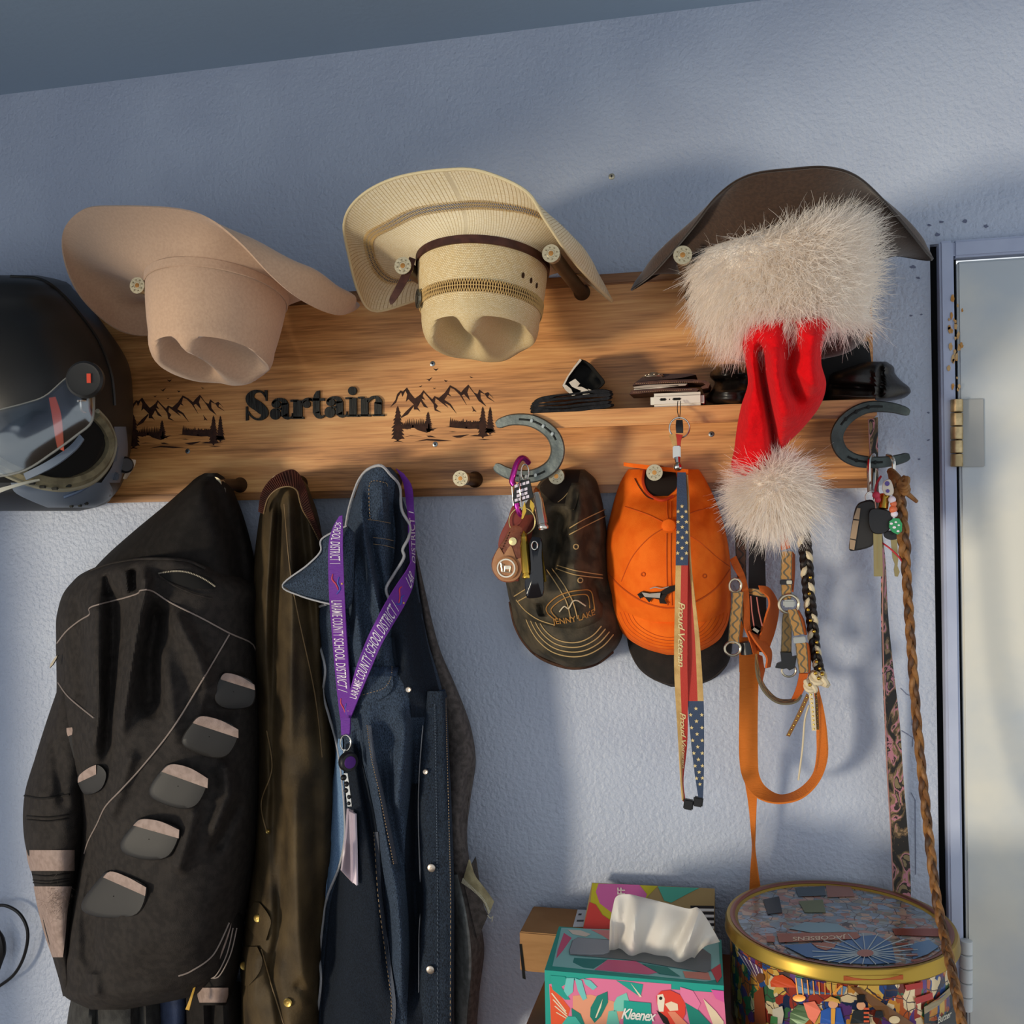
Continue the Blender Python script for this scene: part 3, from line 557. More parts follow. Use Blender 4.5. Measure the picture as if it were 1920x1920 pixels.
# --- black motorcycle jacket
m_moto = cloth('black_nylon', '#302B28', '#262220', .8, .4, 700, 90, spec=.22); m_moto2 = cloth('black_softshell', '#211D1B', '#1A1715', .8, .3, 900, 80, spec=.2); m_pipe = mat('grey_piping', '#8D7F77', .5); m_padk = mat('vent_rubber', '#262423', .55); m_pink = cloth('reflective_tan', '#A08A80', '#8F7A70', .6, .3, 900, 100); m_metal = mat('zip_metal', '#6E6960', .5, .7)
mj = thing('motorcycle_jacket', 'black motorcycle jacket with grey piping and padded vents, leftmost hanging garment', 'jacket', P(300, 1400, .05))
TOP = Loft([(887, 384, 408, .09, .02), (893, 372, 418, .07, .04), (910, 352, 432, .05, .08), (940, 318, 446, .04, .10), (1000, 246, 466, .03, .12), (1045, 196, 476, .03, .13), (1100, 150, 482, .03, .14), (1200, 120, 486, .03, .13)], folds=[([(395, 890), (440, 1000), (470, 1150)], 22, -.02), ([(390, 895), (330, 1000), (300, 1060)], 30, .012)])
TOP.geo(50, 50).obj('collar', m_moto2, mj)
BODY = Loft([(1046, 262, 352, .10, .09), (1056, 205, 400, .07, .125), (1072, 160, 440, .05, .145), (1095, 132, 478, .04, .155), (1150, 107, 483, .035, .165), (1200, 105, 485, .035, .17), (1290, 106, 488, .035, .175), (1350, 104, 490, .035, .18), (1420, 112, 490, .035, .18), (1500, 138, 488, .035, .18), (1600, 146, 478, .035, .18), (1700, 128, 463, .035, .18), (1780, 118, 442, .04, .17), (1840, 114, 415, .05, .14), (1872, 126, 345, .07, .11), (1893, 170, 235, .10, .05)],
    folds=[([(180, 1100), (178, 1200), (185, 1340), (170, 1440)], 16, .03), ([(272, 1060), (270, 1120), (245, 1250), (220, 1400)], 13, .035), ([(215, 1090), (215, 1200), (205, 1330), (200, 1450)], 14, -.03), ([(150, 1120), (150, 1230), (160, 1330)], 13, -.025), ([(300, 1120), (285, 1230), (280, 1350)], 18, -.04), ([(320, 1140), (370, 1230), (390, 1290)], 15, .025), ([(250, 1400), (225, 1480), (200, 1540)], 12, .02), ([(300, 1200), (320, 1300), (330, 1400)], 14, .015), ([(380, 1320), (410, 1330), (450, 1340)], 14, -.015), ([(420, 1420), (430, 1490), (395, 1580)], 14, .03), ([(370, 1500), (345, 1590), (330, 1640)], 14, .022), ([(160, 1600), (135, 1700), (130, 1830)], 14, .02), ([(180, 1620), (165, 1720), (170, 1830)], 14, -.03), ([(450, 1500), (400, 1600)], 10, -.02), ([(175, 1820), (180, 1870)], 10, .015), ([(250, 1065), (255, 1110)], 6, -.02), ([(200, 1075), (205, 1120)], 7, -.018), ([(235, 1068), (238, 1115)], 5, .015)], wr=.004, wsc=22)
BODY.folds = [(f[0], f[1]*1.2, f[2]*.88) for f in BODY.folds]
BODY.geo(150, 220).obj('body', m_moto, mj)
BD_ = BODY
line(BODY, [(170, 1070), (205, 1058), (260, 1049), (310, 1048), (352, 1052), (385, 1066)], .0022, .004).obj('hem_seam', m_moto, mj)
for pts in ([(107, 1206), (125, 1183), (150, 1163), (168, 1152), (168, 1140), (190, 1132), (230, 1122), (258, 1113), (264, 1107), (285, 1108), (320, 1130), (380, 1160), (430, 1187), (472, 1206), (481, 1228)], [(430, 1190), (372, 1288), (322, 1368), (268, 1436), (228, 1480), (198, 1512), (182, 1545), (166, 1576), (158, 1600)], [(109, 1280), (130, 1308), (176, 1346)], [(430, 1730), (400, 1790), (360, 1820), (335, 1830)]):
    line(BODY, pts, .0012, .002, 50).obj('piping', m_pipe, mj)
g = patch(BODY, [(1072, 300, 345), (1080, 298, 385), (1092, 325, 402), (1104, 360, 404)], .003, 10, 10); g.obj('pocket_opening', mat('mesh_black', '#131211', .9), mj)
z = G(); pz = BODY.path([(298, 1075), (325, 1071), (352, 1073), (380, 1084), (403, 1099)], 40, .005)
for p in pz: z.box(p, (.0016, .0012, .0022))
z.obj('zip_teeth', m_metal, mj, smooth=False)
line(BODY, [(297, 1078), (320, 1094), (360, 1112), (398, 1122)], .0015, .004).obj('pocket_lip', m_moto, mj)
def vent(top, poly, m2=m_pink):
    """raised rubber vent: outline and its reflective top strip"""
    q = smooth([(a, b, 0) for a, b in poly], 40, True)[:, :2]; c = q.mean(0); A = []; dq = BODY.D(c[0]+(q[:, 0]-c[0])*.7, c[1]+(q[:, 1]-c[1])*.7); K = np.linalg.lstsq(np.c_[q-c, np.ones(40)], dq, rcond=None)[0]; pd = lambda x, y: float(K[0]*(x-c[0])*.6+K[1]*(y-c[1])*.6+K[2]+.008)
    for k, o in ((1.0, -.004), (1.0, .006), (.95, .0095), (.8, .0105), (.4, .011), (.02, .011)):
        A.append([list(P(c[0]+(a-c[0])*k, c[1]+(b-c[1])*k, pd(c[0]+(a-c[0])*k, c[1]+(b-c[1])*k)+o)) for a, b in q])
    g = G(); g.grid(np.array(A), cv=True); o = g.obj('vent_pad', m_padk, mj)
    g = G(); A = []
    for (x, y) in smooth([(a, b, 0) for a, b in top[0]], 14)[:, :2]:
        n = len(A)/13; x2, y2 = np.array(top[1][0])*(1-n)+np.array(top[1][1])*n
        A.append([list(P(x+(x2-x)*t, y+(y2-y)*t, pd(x+(x2-x)*t, y+(y2-y)*t)+.0118+.001*math.sin(t*3.14))) for t in np.linspace(0, 1, 5)])
    g.grid(np.array(A)); g.obj('reflective_strip', m2, o)
vent(([(84, 1388), (96, 1373), (125, 1365), (150, 1363)], ((84, 1397), (150, 1372))), [(80, 1390), (95, 1373), (150, 1361), (176, 1385), (170, 1405), (128, 1427), (98, 1417)])
vent(([(146, 1462), (150, 1452), (166, 1440), (180, 1434)], ((146, 1468), (180, 1452))), [(145, 1462), (155, 1446), (182, 1433), (200, 1450), (190, 1480), (160, 1490)])
vent(([(414, 1270), (424, 1262), (450, 1268), (477, 1284)], ((414, 1274), (478, 1294))), [(402, 1300), (414, 1266), (430, 1261), (470, 1274), (480, 1300), (470, 1325), (430, 1330), (407, 1320)])
vent(([(362, 1354), (378, 1343), (412, 1350), (447, 1368)], ((362, 1356), (447, 1384))), [(341, 1385), (360, 1355), (378, 1341), (430, 1354), (449, 1375), (430, 1415), (398, 1421), (352, 1404)])
vent(([(304, 1445), (322, 1433), (356, 1440), (390, 1460)], ((303, 1447), (389, 1478))), [(280, 1478), (300, 1446), (322, 1431), (375, 1447), (391, 1465), (372, 1508), (340, 1517), (290, 1500)])
vent(([(250, 1547), (266, 1536), (300, 1540), (336, 1556)], ((250, 1548), (335, 1572))), [(226, 1580), (248, 1548), (266, 1534), (322, 1545), (338, 1562), (318, 1605), (280, 1613), (236, 1602)])
vent(([(193, 1645), (208, 1634), (240, 1645), (274, 1664)], ((193, 1645), (272, 1680))), [(154, 1690), (185, 1648), (206, 1633), (260, 1650), (276, 1672), (258, 1715), (205, 1722), (160, 1712)])
SL = Loft([(1286, 110, 150, .05, .05), (1350, 88, 170, .04, .08), (1420, 66, 175, .04, .09), (1490, 46, 170, .04, .10), (1560, 44, 162, .04, .10), (1640, 60, 150, .04, .09), (1720, 78, 140, .04, .085), (1800, 100, 136, .04, .07), (1850, 114, 134, .05, .05), (1868, 118, 130, .05, .03)], folds=[([(100, 1380), (110, 1450), (120, 1520)], 9, -.02), ([(60, 1480), (100, 1500), (140, 1480)], 7, .012), ([(60, 1540), (110, 1560)], 8, -.012)], wr=.004, wsc=30)
SL.folds = [(f[0], f[1]*1.3, f[2]*.5) for f in SL.folds]
SL.geo(50, 90).obj('sleeve', m_moto, mj)
line(SL, [(46, 1492), (80, 1497), (130, 1490)], .0016, .003).obj('sleeve_seam', m_moto2, mj)
patch(SL, [(1594, 49, 140), (1615, 52, 140), (1633, 57, 140)], .003).obj('tan_band', m_pink, mj)
patch(SL, [(1662, 63, 135), (1700, 70, 128), (1760, 86, 122), (1795, 98, 118)], .003).obj('tan_panel', m_pink, mj)
for y in (1530, 1537, 1640, 1650, 1655): line(SL, [(50+(y-1530)*.1, y), (90, y+3), (130, y-2)], .0011, .003).obj('sleeve_stripe', m_moto2, mj)
g = G(); R_ = []; Dd = []
for k in range(260):
    x, y = random.gauss(108, 13), random.gauss(1690, 16); R_.append(SL.P(x, y, .003)); Dd.append((random.gauss(0, 1), -1, random.gauss(0, 1)))
fur(g, R_, Dd, .010, .0005, 4, .001, .8); g.obj('worn_fuzz', mat('tan_fuzz', '#9C877B', .9), mj, recalc=False, kind='stuff')
SR = Loft([(1590, 420, 448, .05, .05), (1680, 405, 455, .05, .07), (1760, 385, 455, .05, .08), (1830, 365, 445, .05, .08), (1885, 368, 428, .06, .06)], wr=.003, wsc=30)
SR.geo(30, 40).obj('sleeve', m_moto2, mj)
patch(SR, [(1603, 428, 444), (1640, 424, 440), (1690, 416, 432), (1730, 415, 434), (1780, 398, 420), (1822, 386, 402)], .003, 6).obj('tan_panel', m_pink, mj)
patch(SR, [(1852, 372, 428), (1866, 370, 428), (1880, 374, 424)], .004, 8, 8).obj('tan_band', m_pink, mj)
for dx in (0, 7): line(SR, [(437+dx, 1740), (425+dx, 1790), (404+dx, 1830), (385+dx, 1833)], .001, .003).obj('sleeve_stripe', m_pipe, mj)
g = G(); p = [P(95, 1252, .1), P(101, 1246, .1), P(108, 1234, .1), P(110, 1228, .1), P(104, 1234, .1), P(97, 1244, .1)]; g.prism(p, (0, -.003, 0)); g.obj('zip_pull', m_metal, mj)
S_ = Strap([(365, 1845, .14, 368, 1846, .14), (356, 1872, .15, 360, 1874, .15), (348, 1892, .15, 355, 1894, .15)], 12); S_.geo().obj('zip_cord', mat('yellow_pull', '#C79A3A', .5), mj)
g = G(); g.box(P(419, 926, .10), (.008, .004, .020), bev=.0015); g.obj('collar_zip_slider', m_metal, mj)
LN = Loft([(1840, 140, 300, .03, .06), (1900, 128, 305, .03, .08), (1990, 120, 310, .03, .09)], folds=[([(180, 1850), (185, 1990)], 9, -.02), ([(255, 1850), (262, 1990)], 8, -.02)]); LN.geo(30, 16).obj('inner_fleece', cloth('charcoal_fleece', '#3B3A38', '#2C2B2A'), mj)
LN2 = Loft([(1840, 345, 450, .03, .06), (1990, 350, 458, .03, .09)], folds=[([(400, 1850), (395, 1990)], 10, -.02)]); LN2.geo(20, 12).obj('inner_tail', m_moto2, mj)
LN3 = Loft([(1830, 292, 352, .02, .04), (1990, 290, 350, .02, .05)]); LN3.geo(14, 10).obj('blue_lining', cloth('faded_blue_cotton', '#3F4A66', '#333D56'), mj)
# --- brown oilskin coat with corduroy collar
m_oil = cloth('oilskin_brown', '#55462F', '#2F261A', .66, .35, 260, 16, vlo=.3, vhi=.7, spec=.2); m_cord = cloth('corduroy_brown', '#4A2013', '#32150C', .9, .2, 300, 40); m_seam = mat('coat_seam', '#7A6242', .6); m_snap = mat('brass_snap', '#B79A55', .35, .85)
bc = thing('work_coat', 'waxed brown work coat with corduroy collar hanging between two jackets', 'coat', P(550, 1400, .05))
COAT = Loft([(893, 525, 560, .09, .02), (905, 505, 573, .06, .06), (930, 496, 584, .05, .08), (960, 488, 595, .04, .09), (1000, 482, 603, .035, .10), (1050, 476, 606, .03, .11), (1100, 472, 610, .03, .115), (1200, 472, 610, .03, .12), (1300, 478, 617, .03, .12), (1400, 482, 630, .03, .12), (1500, 480, 634, .03, .12), (1600, 476, 630, .03, .12), (1680, 466, 622, .03, .12), (1760, 456, 616, .03, .125), (1850, 452, 610, .03, .13), (1990, 450, 606, .03, .13)],
    folds=[([(512, 930), (505, 1010), (498, 1120), (492, 1300)], 8, .022), ([(525, 920), (522, 1000), (516, 1150), (512, 1400), (515, 1700)], 8, -.03), ([(540, 910), (543, 1000), (548, 1150), (545, 1400)], 9, .022), ([(560, 930), (572, 1050), (588, 1250), (600, 1450)], 9, -.022), ([(576, 950), (590, 1060), (606, 1250)], 7, .014), ([(555, 1450), (553, 1600), (560, 1750), (580, 1900)], 15, .03), ([(590, 1450), (592, 1600), (600, 1800)], 12, -.02), ([(530, 1480), (530, 1600), (522, 1760), (500, 1860)], 9, -.025), ([(500, 1400), (505, 1480), (485, 1580)], 8, .016), ([(480, 1780), (470, 1900)], 10, .02), ([(505, 1800), (525, 1900), (535, 1980)], 7, -.02), ([(555, 1840), (590, 1880)], 9, -.016)], wr=.006, wsc=14)
COAT.folds = [(f[0], f[1]*1.2, f[2]*.75) for f in COAT.folds]
COAT.geo(110, 190).obj('body', m_oil, bc)
line(COAT, [(533, 945), (543, 1060), (558, 1150), (590, 1300), (604, 1420)], .0009, .0015).obj('front_seam', m_seam, bc)
line(COAT, [(490, 1780), (510, 1850), (532, 1920)], .001, .002).obj('pocket_seam', m_seam, bc)
line(COAT, [(500, 1370), (510, 1440), (490, 1505), (500, 1560)], .001, .002).obj('placket_seam', m_seam, bc)
CS = Strap([(486, 958, .13, 496, 962, .13), (491, 925, .145, 504, 934, .145), (508, 899, .155, 521, 917, .155), (532, 884, .16, 541, 912, .16), (553, 882, .155, 554, 918, .155), (571, 908, .145, 560, 932, .145), (582, 945, .135, 568, 955, .135), (592, 975, .12, 582, 978, .12), (604, 1008, .10, 598, 1010, .10)], 60, .004); col = CS.geo(6).obj('corduroy_collar', m_cord, bc)
g = G()
for k in range(58):
    l = CS.len*(k+.5)/58; g.tube([CS.at(.04, l, .0008), CS.at(.5, l, .0014), CS.at(.96, l, .0008)], .0011, 5)
g.obj('corduroy_ribs', m_cord, col); g = G(); g.tube([CS.at(1, CS.len*k/40, .0006) for k in range(41)], .0011, 6); g.obj('collar_trim', m_seam, col)
patch(COAT, [(1692, 476, 486), (1710, 462, 500), (1728, 458, 508), (1745, 470, 504), (1765, 486, 498)], .007, 10, 14).obj('snap_flap', m_oil, bc)
patch(COAT, [(1775, 452, 482), (1800, 450, 492), (1835, 452, 478), (1848, 456, 466)], .009, 10, 12).obj('cuff_tab', m_oil, bc)
for x, y, r in [(483, 1722, .0062), (458, 1811, .007), (540, 1880, .0068), (503, 1559, .0035)]:
    c = COAT.P(x, y, .009 if x < 500 else .002); s = G(); s.lathe([(r, 0), (r, .001), (r*.8, .0022), (r*.45, .0014), (0, .0018)], Matrix.Translation(c) @ Matrix.Rotation(rad(90), 4, 'X'), 18); s.obj('snap', m_snap, bc)
# --- denim jacket
def denim(name, c, v, sc=45, lo=.35, hi=.65): return mat(name, c, .85, var=v, vscale=sc*16, vlo=lo, vhi=hi, bump=.5, bscale=700, detail=12, stretch=(1.2, 1, .6), spec=.2)
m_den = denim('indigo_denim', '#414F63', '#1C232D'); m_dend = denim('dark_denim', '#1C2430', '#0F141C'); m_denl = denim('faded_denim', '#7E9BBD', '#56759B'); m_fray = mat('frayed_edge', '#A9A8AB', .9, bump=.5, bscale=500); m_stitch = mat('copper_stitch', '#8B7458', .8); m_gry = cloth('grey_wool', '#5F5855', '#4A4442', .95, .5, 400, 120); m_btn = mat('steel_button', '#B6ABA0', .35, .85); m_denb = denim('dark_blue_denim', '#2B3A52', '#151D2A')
dj = thing('denim_jacket', 'blue denim jacket with frayed edges and metal buttons, rightmost hanging garment', 'jacket', P(720, 1400, .05))
DEN = Loft([(876, 698, 732, .12, .02), (886, 684, 742, .09, .05), (905, 674, 750, .07, .07), (930, 666, 754, .06, .08), (960, 657, 764, .055, .085), (1000, 648, 774, .05, .09), (1050, 640, 778, .045, .10), (1100, 612, 784, .045, .105), (1150, 594, 792, .04, .11), (1200, 600, 802, .04, .115), (1290, 607, 828, .04, .12), (1360, 624, 838, .04, .125), (1420, 628, 842, .04, .13), (1500, 624, 846, .04, .13), (1600, 620, 850, .04, .13), (1700, 610, 852, .04, .13), (1800, 600, 852, .04, .13), (1900, 596, 852, .04, .13), (1990, 594, 852, .04, .13)],
    folds=[([(676, 905), (676, 960), (690, 1040), (706, 1120), (716, 1180)], 9, .026), ([(660, 1030), (664, 1120), (676, 1220), (690, 1290)], 11, .022), ([(690, 985), (704, 1060), (722, 1140)], 7, -.022), ([(655, 980), (652, 1100), (660, 1200)], 6, -.02), ([(735, 930), (740, 1010), (735, 1090)], 9, -.03), ([(712, 900), (716, 980)], 10, .012), ([(690, 1330), (697, 1430), (715, 1530), (742, 1670), (752, 1760), (756, 1880)], 13, .03), ([(756, 1330), (764, 1390), (750, 1470), (738, 1530)], 14, .026), ([(668, 1350), (682, 1450), (705, 1580), (725, 1700), (735, 1880)], 9, -.03), ([(778, 1330), (780, 1500), (778, 1700), (776, 1900)], 13, -.05), ([(722, 1420), (738, 1560), (755, 1640)], 9, -.02), ([(640, 1500), (630, 1620), (622, 1800), (616, 1950)], 16, -.02), ([(770, 1080), (785, 1180), (800, 1290)], 12, -.015), ([(735, 1180), (745, 1260)], 9, -.02)], wr=.005, wsc=25)
DEN.r[:, 4] = DEN.r[:, 4]+DEN.r[:, 3]-(DEN.r[:, 3]*.5+.065); DEN.r[:, 3] = DEN.r[:, 3]*.5+.065
DEN.folds = [(f[0], f[1]*1.15, f[2]*.85) for f in DEN.folds]
DEN.geo(140, 220).obj('body', m_den, dj)
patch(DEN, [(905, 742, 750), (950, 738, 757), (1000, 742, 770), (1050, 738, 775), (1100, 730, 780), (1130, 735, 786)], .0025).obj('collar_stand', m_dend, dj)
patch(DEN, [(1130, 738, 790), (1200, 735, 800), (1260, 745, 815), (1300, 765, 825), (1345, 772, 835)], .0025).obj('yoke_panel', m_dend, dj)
patch(DEN, [(1395, 648, 668), (1450, 650, 684), (1520, 652, 700), (1600, 648, 712), (1680, 622, 722), (1760, 612, 728), (1850, 604, 732), (1990, 600, 735)], .005, 24, 60).obj('inner_shade_panel', m_dend, dj)  # dark unfaded denim, its colour also carries the shade inside the open front
patch(DEN, [(1470, 772, 790), (1600, 760, 792), (1750, 768, 792), (1990, 760, 792)], .003, 8, 30).obj('inner_shade_panel', m_dend, dj)  # dark denim that also paints in the shaded recess beside the placket
patch(DEN, [(1385, 634, 642), (1440, 627, 644), (1500, 620, 646), (1560, 614, 647), (1600, 610, 642), (1640, 612, 630), (1685, 610, 614)], .006, 8, 30).obj('faded_facing', m_denl, dj)
g = G(); pl = [(650, 986), (600, 1013), (602, 1034), (576, 1060), (530, 1097), (560, 1116), (612, 1131), (652, 1138), (662, 1060)]
A = []; e1 = smooth([(650, 986, 0), (604, 1010, 0), (601, 1034, 0), (576, 1060, 0), (530, 1097, 0)], 20); e2 = smooth([(664, 1000, 0), (662, 1060, 0), (655, 1138, 0), (612, 1131, 0), (560, 1116, 0), (531, 1099, 0)], 20)
for i in range(20): A.append([list(P(e1[i, 0]*(1-t)+e2[i, 0]*t, e1[i, 1]*(1-t)+e2[i, 1]*t, .172+.014*math.sin(3.1*t)-.012*(i/19)**2)) for t in np.linspace(0, 1, 8)])
A = np.array(A); g.grid(np.concatenate([A, (A+np.array([0, .004, 0]))[:, ::-1]], axis=1), cv=True); g.obj('collar_wing', m_den, dj)
def fray(pts, r=.0016, off=.004, n=60, loft=DEN): return line(loft, pts, r, off, n).obj('frayed_edge', m_fray, dj)
fray([(648, 990), (654, 955), (664, 922), (674, 898), (690, 880), (714, 873), (732, 890), (749, 912), (753, 955), (768, 985), (766, 1008), (755, 1030), (757, 1046), (738, 1078), (724, 1104), (730, 1130), (716, 1158)], .0022, .006, 90)
g = G(); g.tube(tpath([(650, 986, .174), (604, 1010, .174), (601, 1034, .174), (576, 1060, .17), (530, 1097, .163), (560, 1116, .168), (612, 1131, .175), (640, 1134, .176)], 50), .0014, 6); g.obj('frayed_edge', m_fray, dj)
fray([(612, 1133), (596, 1140), (589, 1160), (600, 1210), (610, 1255), (606, 1300), (616, 1340), (630, 1390), (640, 1450), (646, 1520), (646, 1575), (636, 1625), (614, 1680), (606, 1730), (600, 1790), (602, 1840), (596, 1900), (592, 1980)], .002, .007, 90)
# label, pocket flap, seams
g = patch(DEN, [(903, 694, 724), (940, 692, 728), (975, 693, 730)], .003, 8, 10); g.obj('back_label', m_den, dj)
for pts in ([(694, 973), (692, 940), (695, 904), (722, 905), (727, 912)], [(690, 974), (712, 977), (732, 981)], [(700, 1008), (720, 1010), (738, 1014)], [(700, 1020), (722, 1023), (740, 1028)], [(655, 1310), (690, 1300), (720, 1290), (733, 1270), (735, 1250)]):
    dashes(DEN, pts, .0006, .0045, 22).obj('stitching', m_stitch, dj)
patch(DEN, [(1250, 655, 748), (1258, 656, 746), (1268, 658, 744)], .005, 10, 5).obj('pocket_welt', m_denb, dj)
patch(DEN, [(1268, 658, 736), (1290, 660, 736), (1306, 662, 722), (1322, 662, 685)], .0045, 12, 10).obj('pocket_flap', m_den, dj)
for pts in ([(692, 1360), (700, 1420), (714, 1480), (728, 1550), (742, 1620)], [(705, 1560), (713, 1680), (728, 1800), (738, 1900), (722, 1985)]):
    patch(DEN, [(y, x-4, x+4) for x, y in pts], .006, 4, 40).obj('felled_seam', denim('seam_denim', '#5F6470', '#2E3440', 220), dj)
    dashes(DEN, [(x-4, y) for x, y in pts], .0006, .007, 50).obj('stitching', m_stitch, dj)
# button placket and the grey sleeve behind it
PL = Loft([(1296, 800, 836, .12, .03), (1360, 792, 840, .125, .03), (1450, 786, 843, .13, .03), (1600, 787, 850, .135, .03), (1690, 792, 851, .135, .03), (1760, 787, 851, .135, .03), (1990, 786, 852, .135, .03)], back=.06, p=6, folds=[([(842, 1300), (846, 1500), (849, 1700), (849, 1980)], 4, .008)], wr=.002, wsc=60)
PL.geo(24, 90).obj('placket', denim('placket_denim', '#2B3645', '#141921', 40), dj)
dashes(PL, [(836, 1310), (838, 1400), (842, 1550), (845, 1700), (844, 1980)], .0006, .002, 110).obj('stitching', m_stitch, dj); dashes(PL, [(815, 1320), (818, 1500), (820, 1700), (820, 1980)], .0005, .002, 110).obj('stitching', mat('navy_stitch', '#55606E', .8), dj)
g = line(PL, [(800, 1300), (790, 1400), (785, 1500), (787, 1620), (791, 1690), (786, 1760), (786, 1980)], .0012, .001, 60); g.obj('frayed_edge', m_fray, dj)
for x, y, r, lf in [(766, 1293, .0042, DEN), (798, 1447, .0038, PL), (809, 1627, .0058, PL), (807, 1818, .0058, PL)]:
    c = lf.P(x, y, .003); s = G(); s.lathe([(r, -.001), (r, .0012), (r*.8, .002), (0, .0016)], Matrix.Translation(c) @ Matrix.Rotation(rad(90), 4, 'X'), 18); s.obj('button', m_btn, dj)
S_ = Strap([(760, 1290, .13, 778, 1296, .13), (800, 1300, .125, 806, 1312, .125), (833, 1292, .11, 838, 1306, .11)], 16, .003); S_.geo().obj('yoke_seam', m_denb, dj)
GS = Loft([(1030, 776, 780, .03, .01), (1120, 786, 800, .03, .02), (1220, 800, 826, .03, .03), (1290, 815, 856, .03, .03), (1360, 825, 882, .025, .04), (1420, 830, 892, .025, .04), (1500, 832, 882, .025, .04), (1560, 834, 876, .025, .04), (1640, 840, 884, .025, .045), (1700, 846, 895, .025, .05), (1780, 848, 908, .025, .05), (1850, 848, 900, .025, .05), (1990, 848, 890, .025, .05)], folds=[([(880, 1440), (868, 1560)], 7, -.015), ([(866, 1680), (878, 1780), (885, 1900)], 9, .012)], wr=.003, wsc=40)
GS.geo(30, 80).obj('wool_sleeve', m_gry, dj)
patch(GS, [(1640, 851, 858), (1700, 851, 872), (1800, 851, 884), (1900, 851, 876), (1985, 851, 872)], .003, 8, 20).obj('sleeve_lining', cloth('pale_twill', '#8F9291', '#7A7C7B', .9, .3, 600, 90), dj)
m_cuff = cloth('khaki_cuff', '#A89B78', '#8D8060'); CU = Strap([(868, 1655, .09, 880, 1612, .085), (884, 1668, .098, 890, 1640, .09), (905, 1690, .10, 908, 1665, .092), (916, 1715, .10, 926, 1690, .092)], 20, .004)
CU.geo().obj('torn_cuff', m_cuff, dj)
g = G()
for k in range(30):
    l = CU.len*k/30; g.tube([CU.at(.0, l, .001), CU.at(.22, l+.001, .002)], .0008, 4)
g.tube(tpath([(914, 1716, .1), (920, 1722, .1), (924, 1718, .1), (922, 1728, .1)], 10), .0007, 5); g.obj('cuff_stitching', mat('cream_thread', '#CFC6AD', .8), dj)
S_ = Strap([(868, 1650, .075, 892, 1606, .06), (880, 1700, .08, 905, 1690, .07), (895, 1760, .07, 915, 1716, .07)], 14, .004); S_.geo().obj('cuff_inside', m_gry, dj)
# --- purple lanyard over the denim jacket
m_pur = mat('purple_webbing', '#6A2C94', .55, bump=.5, bscale=600, stretch=(.2, 1, 2.5)); m_purd = mat('purple_sticker', '#54207A', .55); m_wht = mat('print_white', '#DCD2DE', .6); m_redp = mat('print_red', '#C0394F', .6); m_bluep = mat('print_blue', '#3D4FA8', .6); m_gold = mat('print_gold', '#D9B060', .6); m_blk = mat('black_plastic', '#1A191B', .35); m_chrome = mat('chrome', '#C9C4BC', .18, 1.0)  # m_purd is a plain darker purple for the badge reel sticker
ly = thing('lanyard', 'purple school district lanyard with badge holder draped over the denim jacket', 'lanyard', P(650, 1300, .16))
def dn(x, y, o=.012): return float(DEN.D(x, y))+o
def SS(rows, o=.012, n=60): return Strap([(a, b, dn(a, b, o), c, d, dn(c, d, o)) for a, b, c, d in rows], n)
_dn = dn
def dn(x, y, o=.012): return max(_dn(x, y, o), .20 if (y < 1150 and x < 660) else 0)
s1 = SS([(636, 968, 642, 966), (622, 995, 643, 1000), (616, 1030, 643, 1030), (617, 1110, 646, 1110), (623, 1190, 650, 1190), (629, 1260, 655, 1262), (634, 1310, 658, 1322), (639, 1350, 656, 1352)], .016)
s1.geo().obj('strap', m_pur, ly)
s2 = SS([(772, 1050, 777, 1065), (762, 1070, 774, 1098), (740, 1102, 758, 1135), (715, 1145, 736, 1172), (692, 1190, 714, 1212), (672, 1240, 694, 1258), (658, 1290, 678, 1296), (645, 1345, 656, 1350)], .018)
s2.geo().obj('strap', m_pur, ly)
s3 = SS([(742, 878, 757, 888), (756, 905, 772, 912), (762, 945, 776, 950), (766, 1000, 778, 1000), (770, 1060, 778, 1068)], .004, 30); s3.geo().obj('strap', m_pur, ly)
def ltext(st, t, a, b, m=m_wht, flip=False, u0=.16, u1=.84, rev=False, **k):
    g = G(); text_on(g, t, lambda x, y: st.at((u0+(u1-u0)*(1-y/.72)) if not flip else (u0+(u1-u0)*y/.72), st.len*(a+(b-a)*(x if not rev else 1-x)), .0006), **k); return g.obj('lettering', m, ly, smooth=False)
ltext(s1, 'LARAMIE COUNTY SCHOOL DISTRICT 1', .385, .865, flip=True, bold=.008) if 0 else None
def run(st, l, u): return st.at(u, l, .0006)
def vtext(st, t, a, b, up_right=True, bold=.003):
    """letters running down the strap with their tops to the right edge"""
    g = G(); text_on(g, t, lambda x, y: st.at(.14+.72*min(1.05, y/.72), st.len*(a+(b-a)*x), .0007), bold=bold, spacing=1.06); g.obj('lettering', m_wht, ly, smooth=False)
vtext(s1, 'LARAMIE COUNTY SCHOOL DISTRICT 1', .385, .86); vtext(s1, 'SCHOOL DISTRICT 1', .03, .215)
def utext(st, t, a, b, bold=.003):
    g = G(); text_on(g, t, lambda x, y: st.at(.86-.72*min(1.05, y/.72), st.len*(b-(b-a)*x), .0007), bold=bold, spacing=1.06); g.obj('lettering', m_wht, ly, smooth=False)
utext(s2, 'LARAMIE COUNTY SCHOOL DISTRICT 1', .27, .86); utext(s2, 'LAR', .06, .12); utext(s3, 'DISTRICT 1', .45, .95)
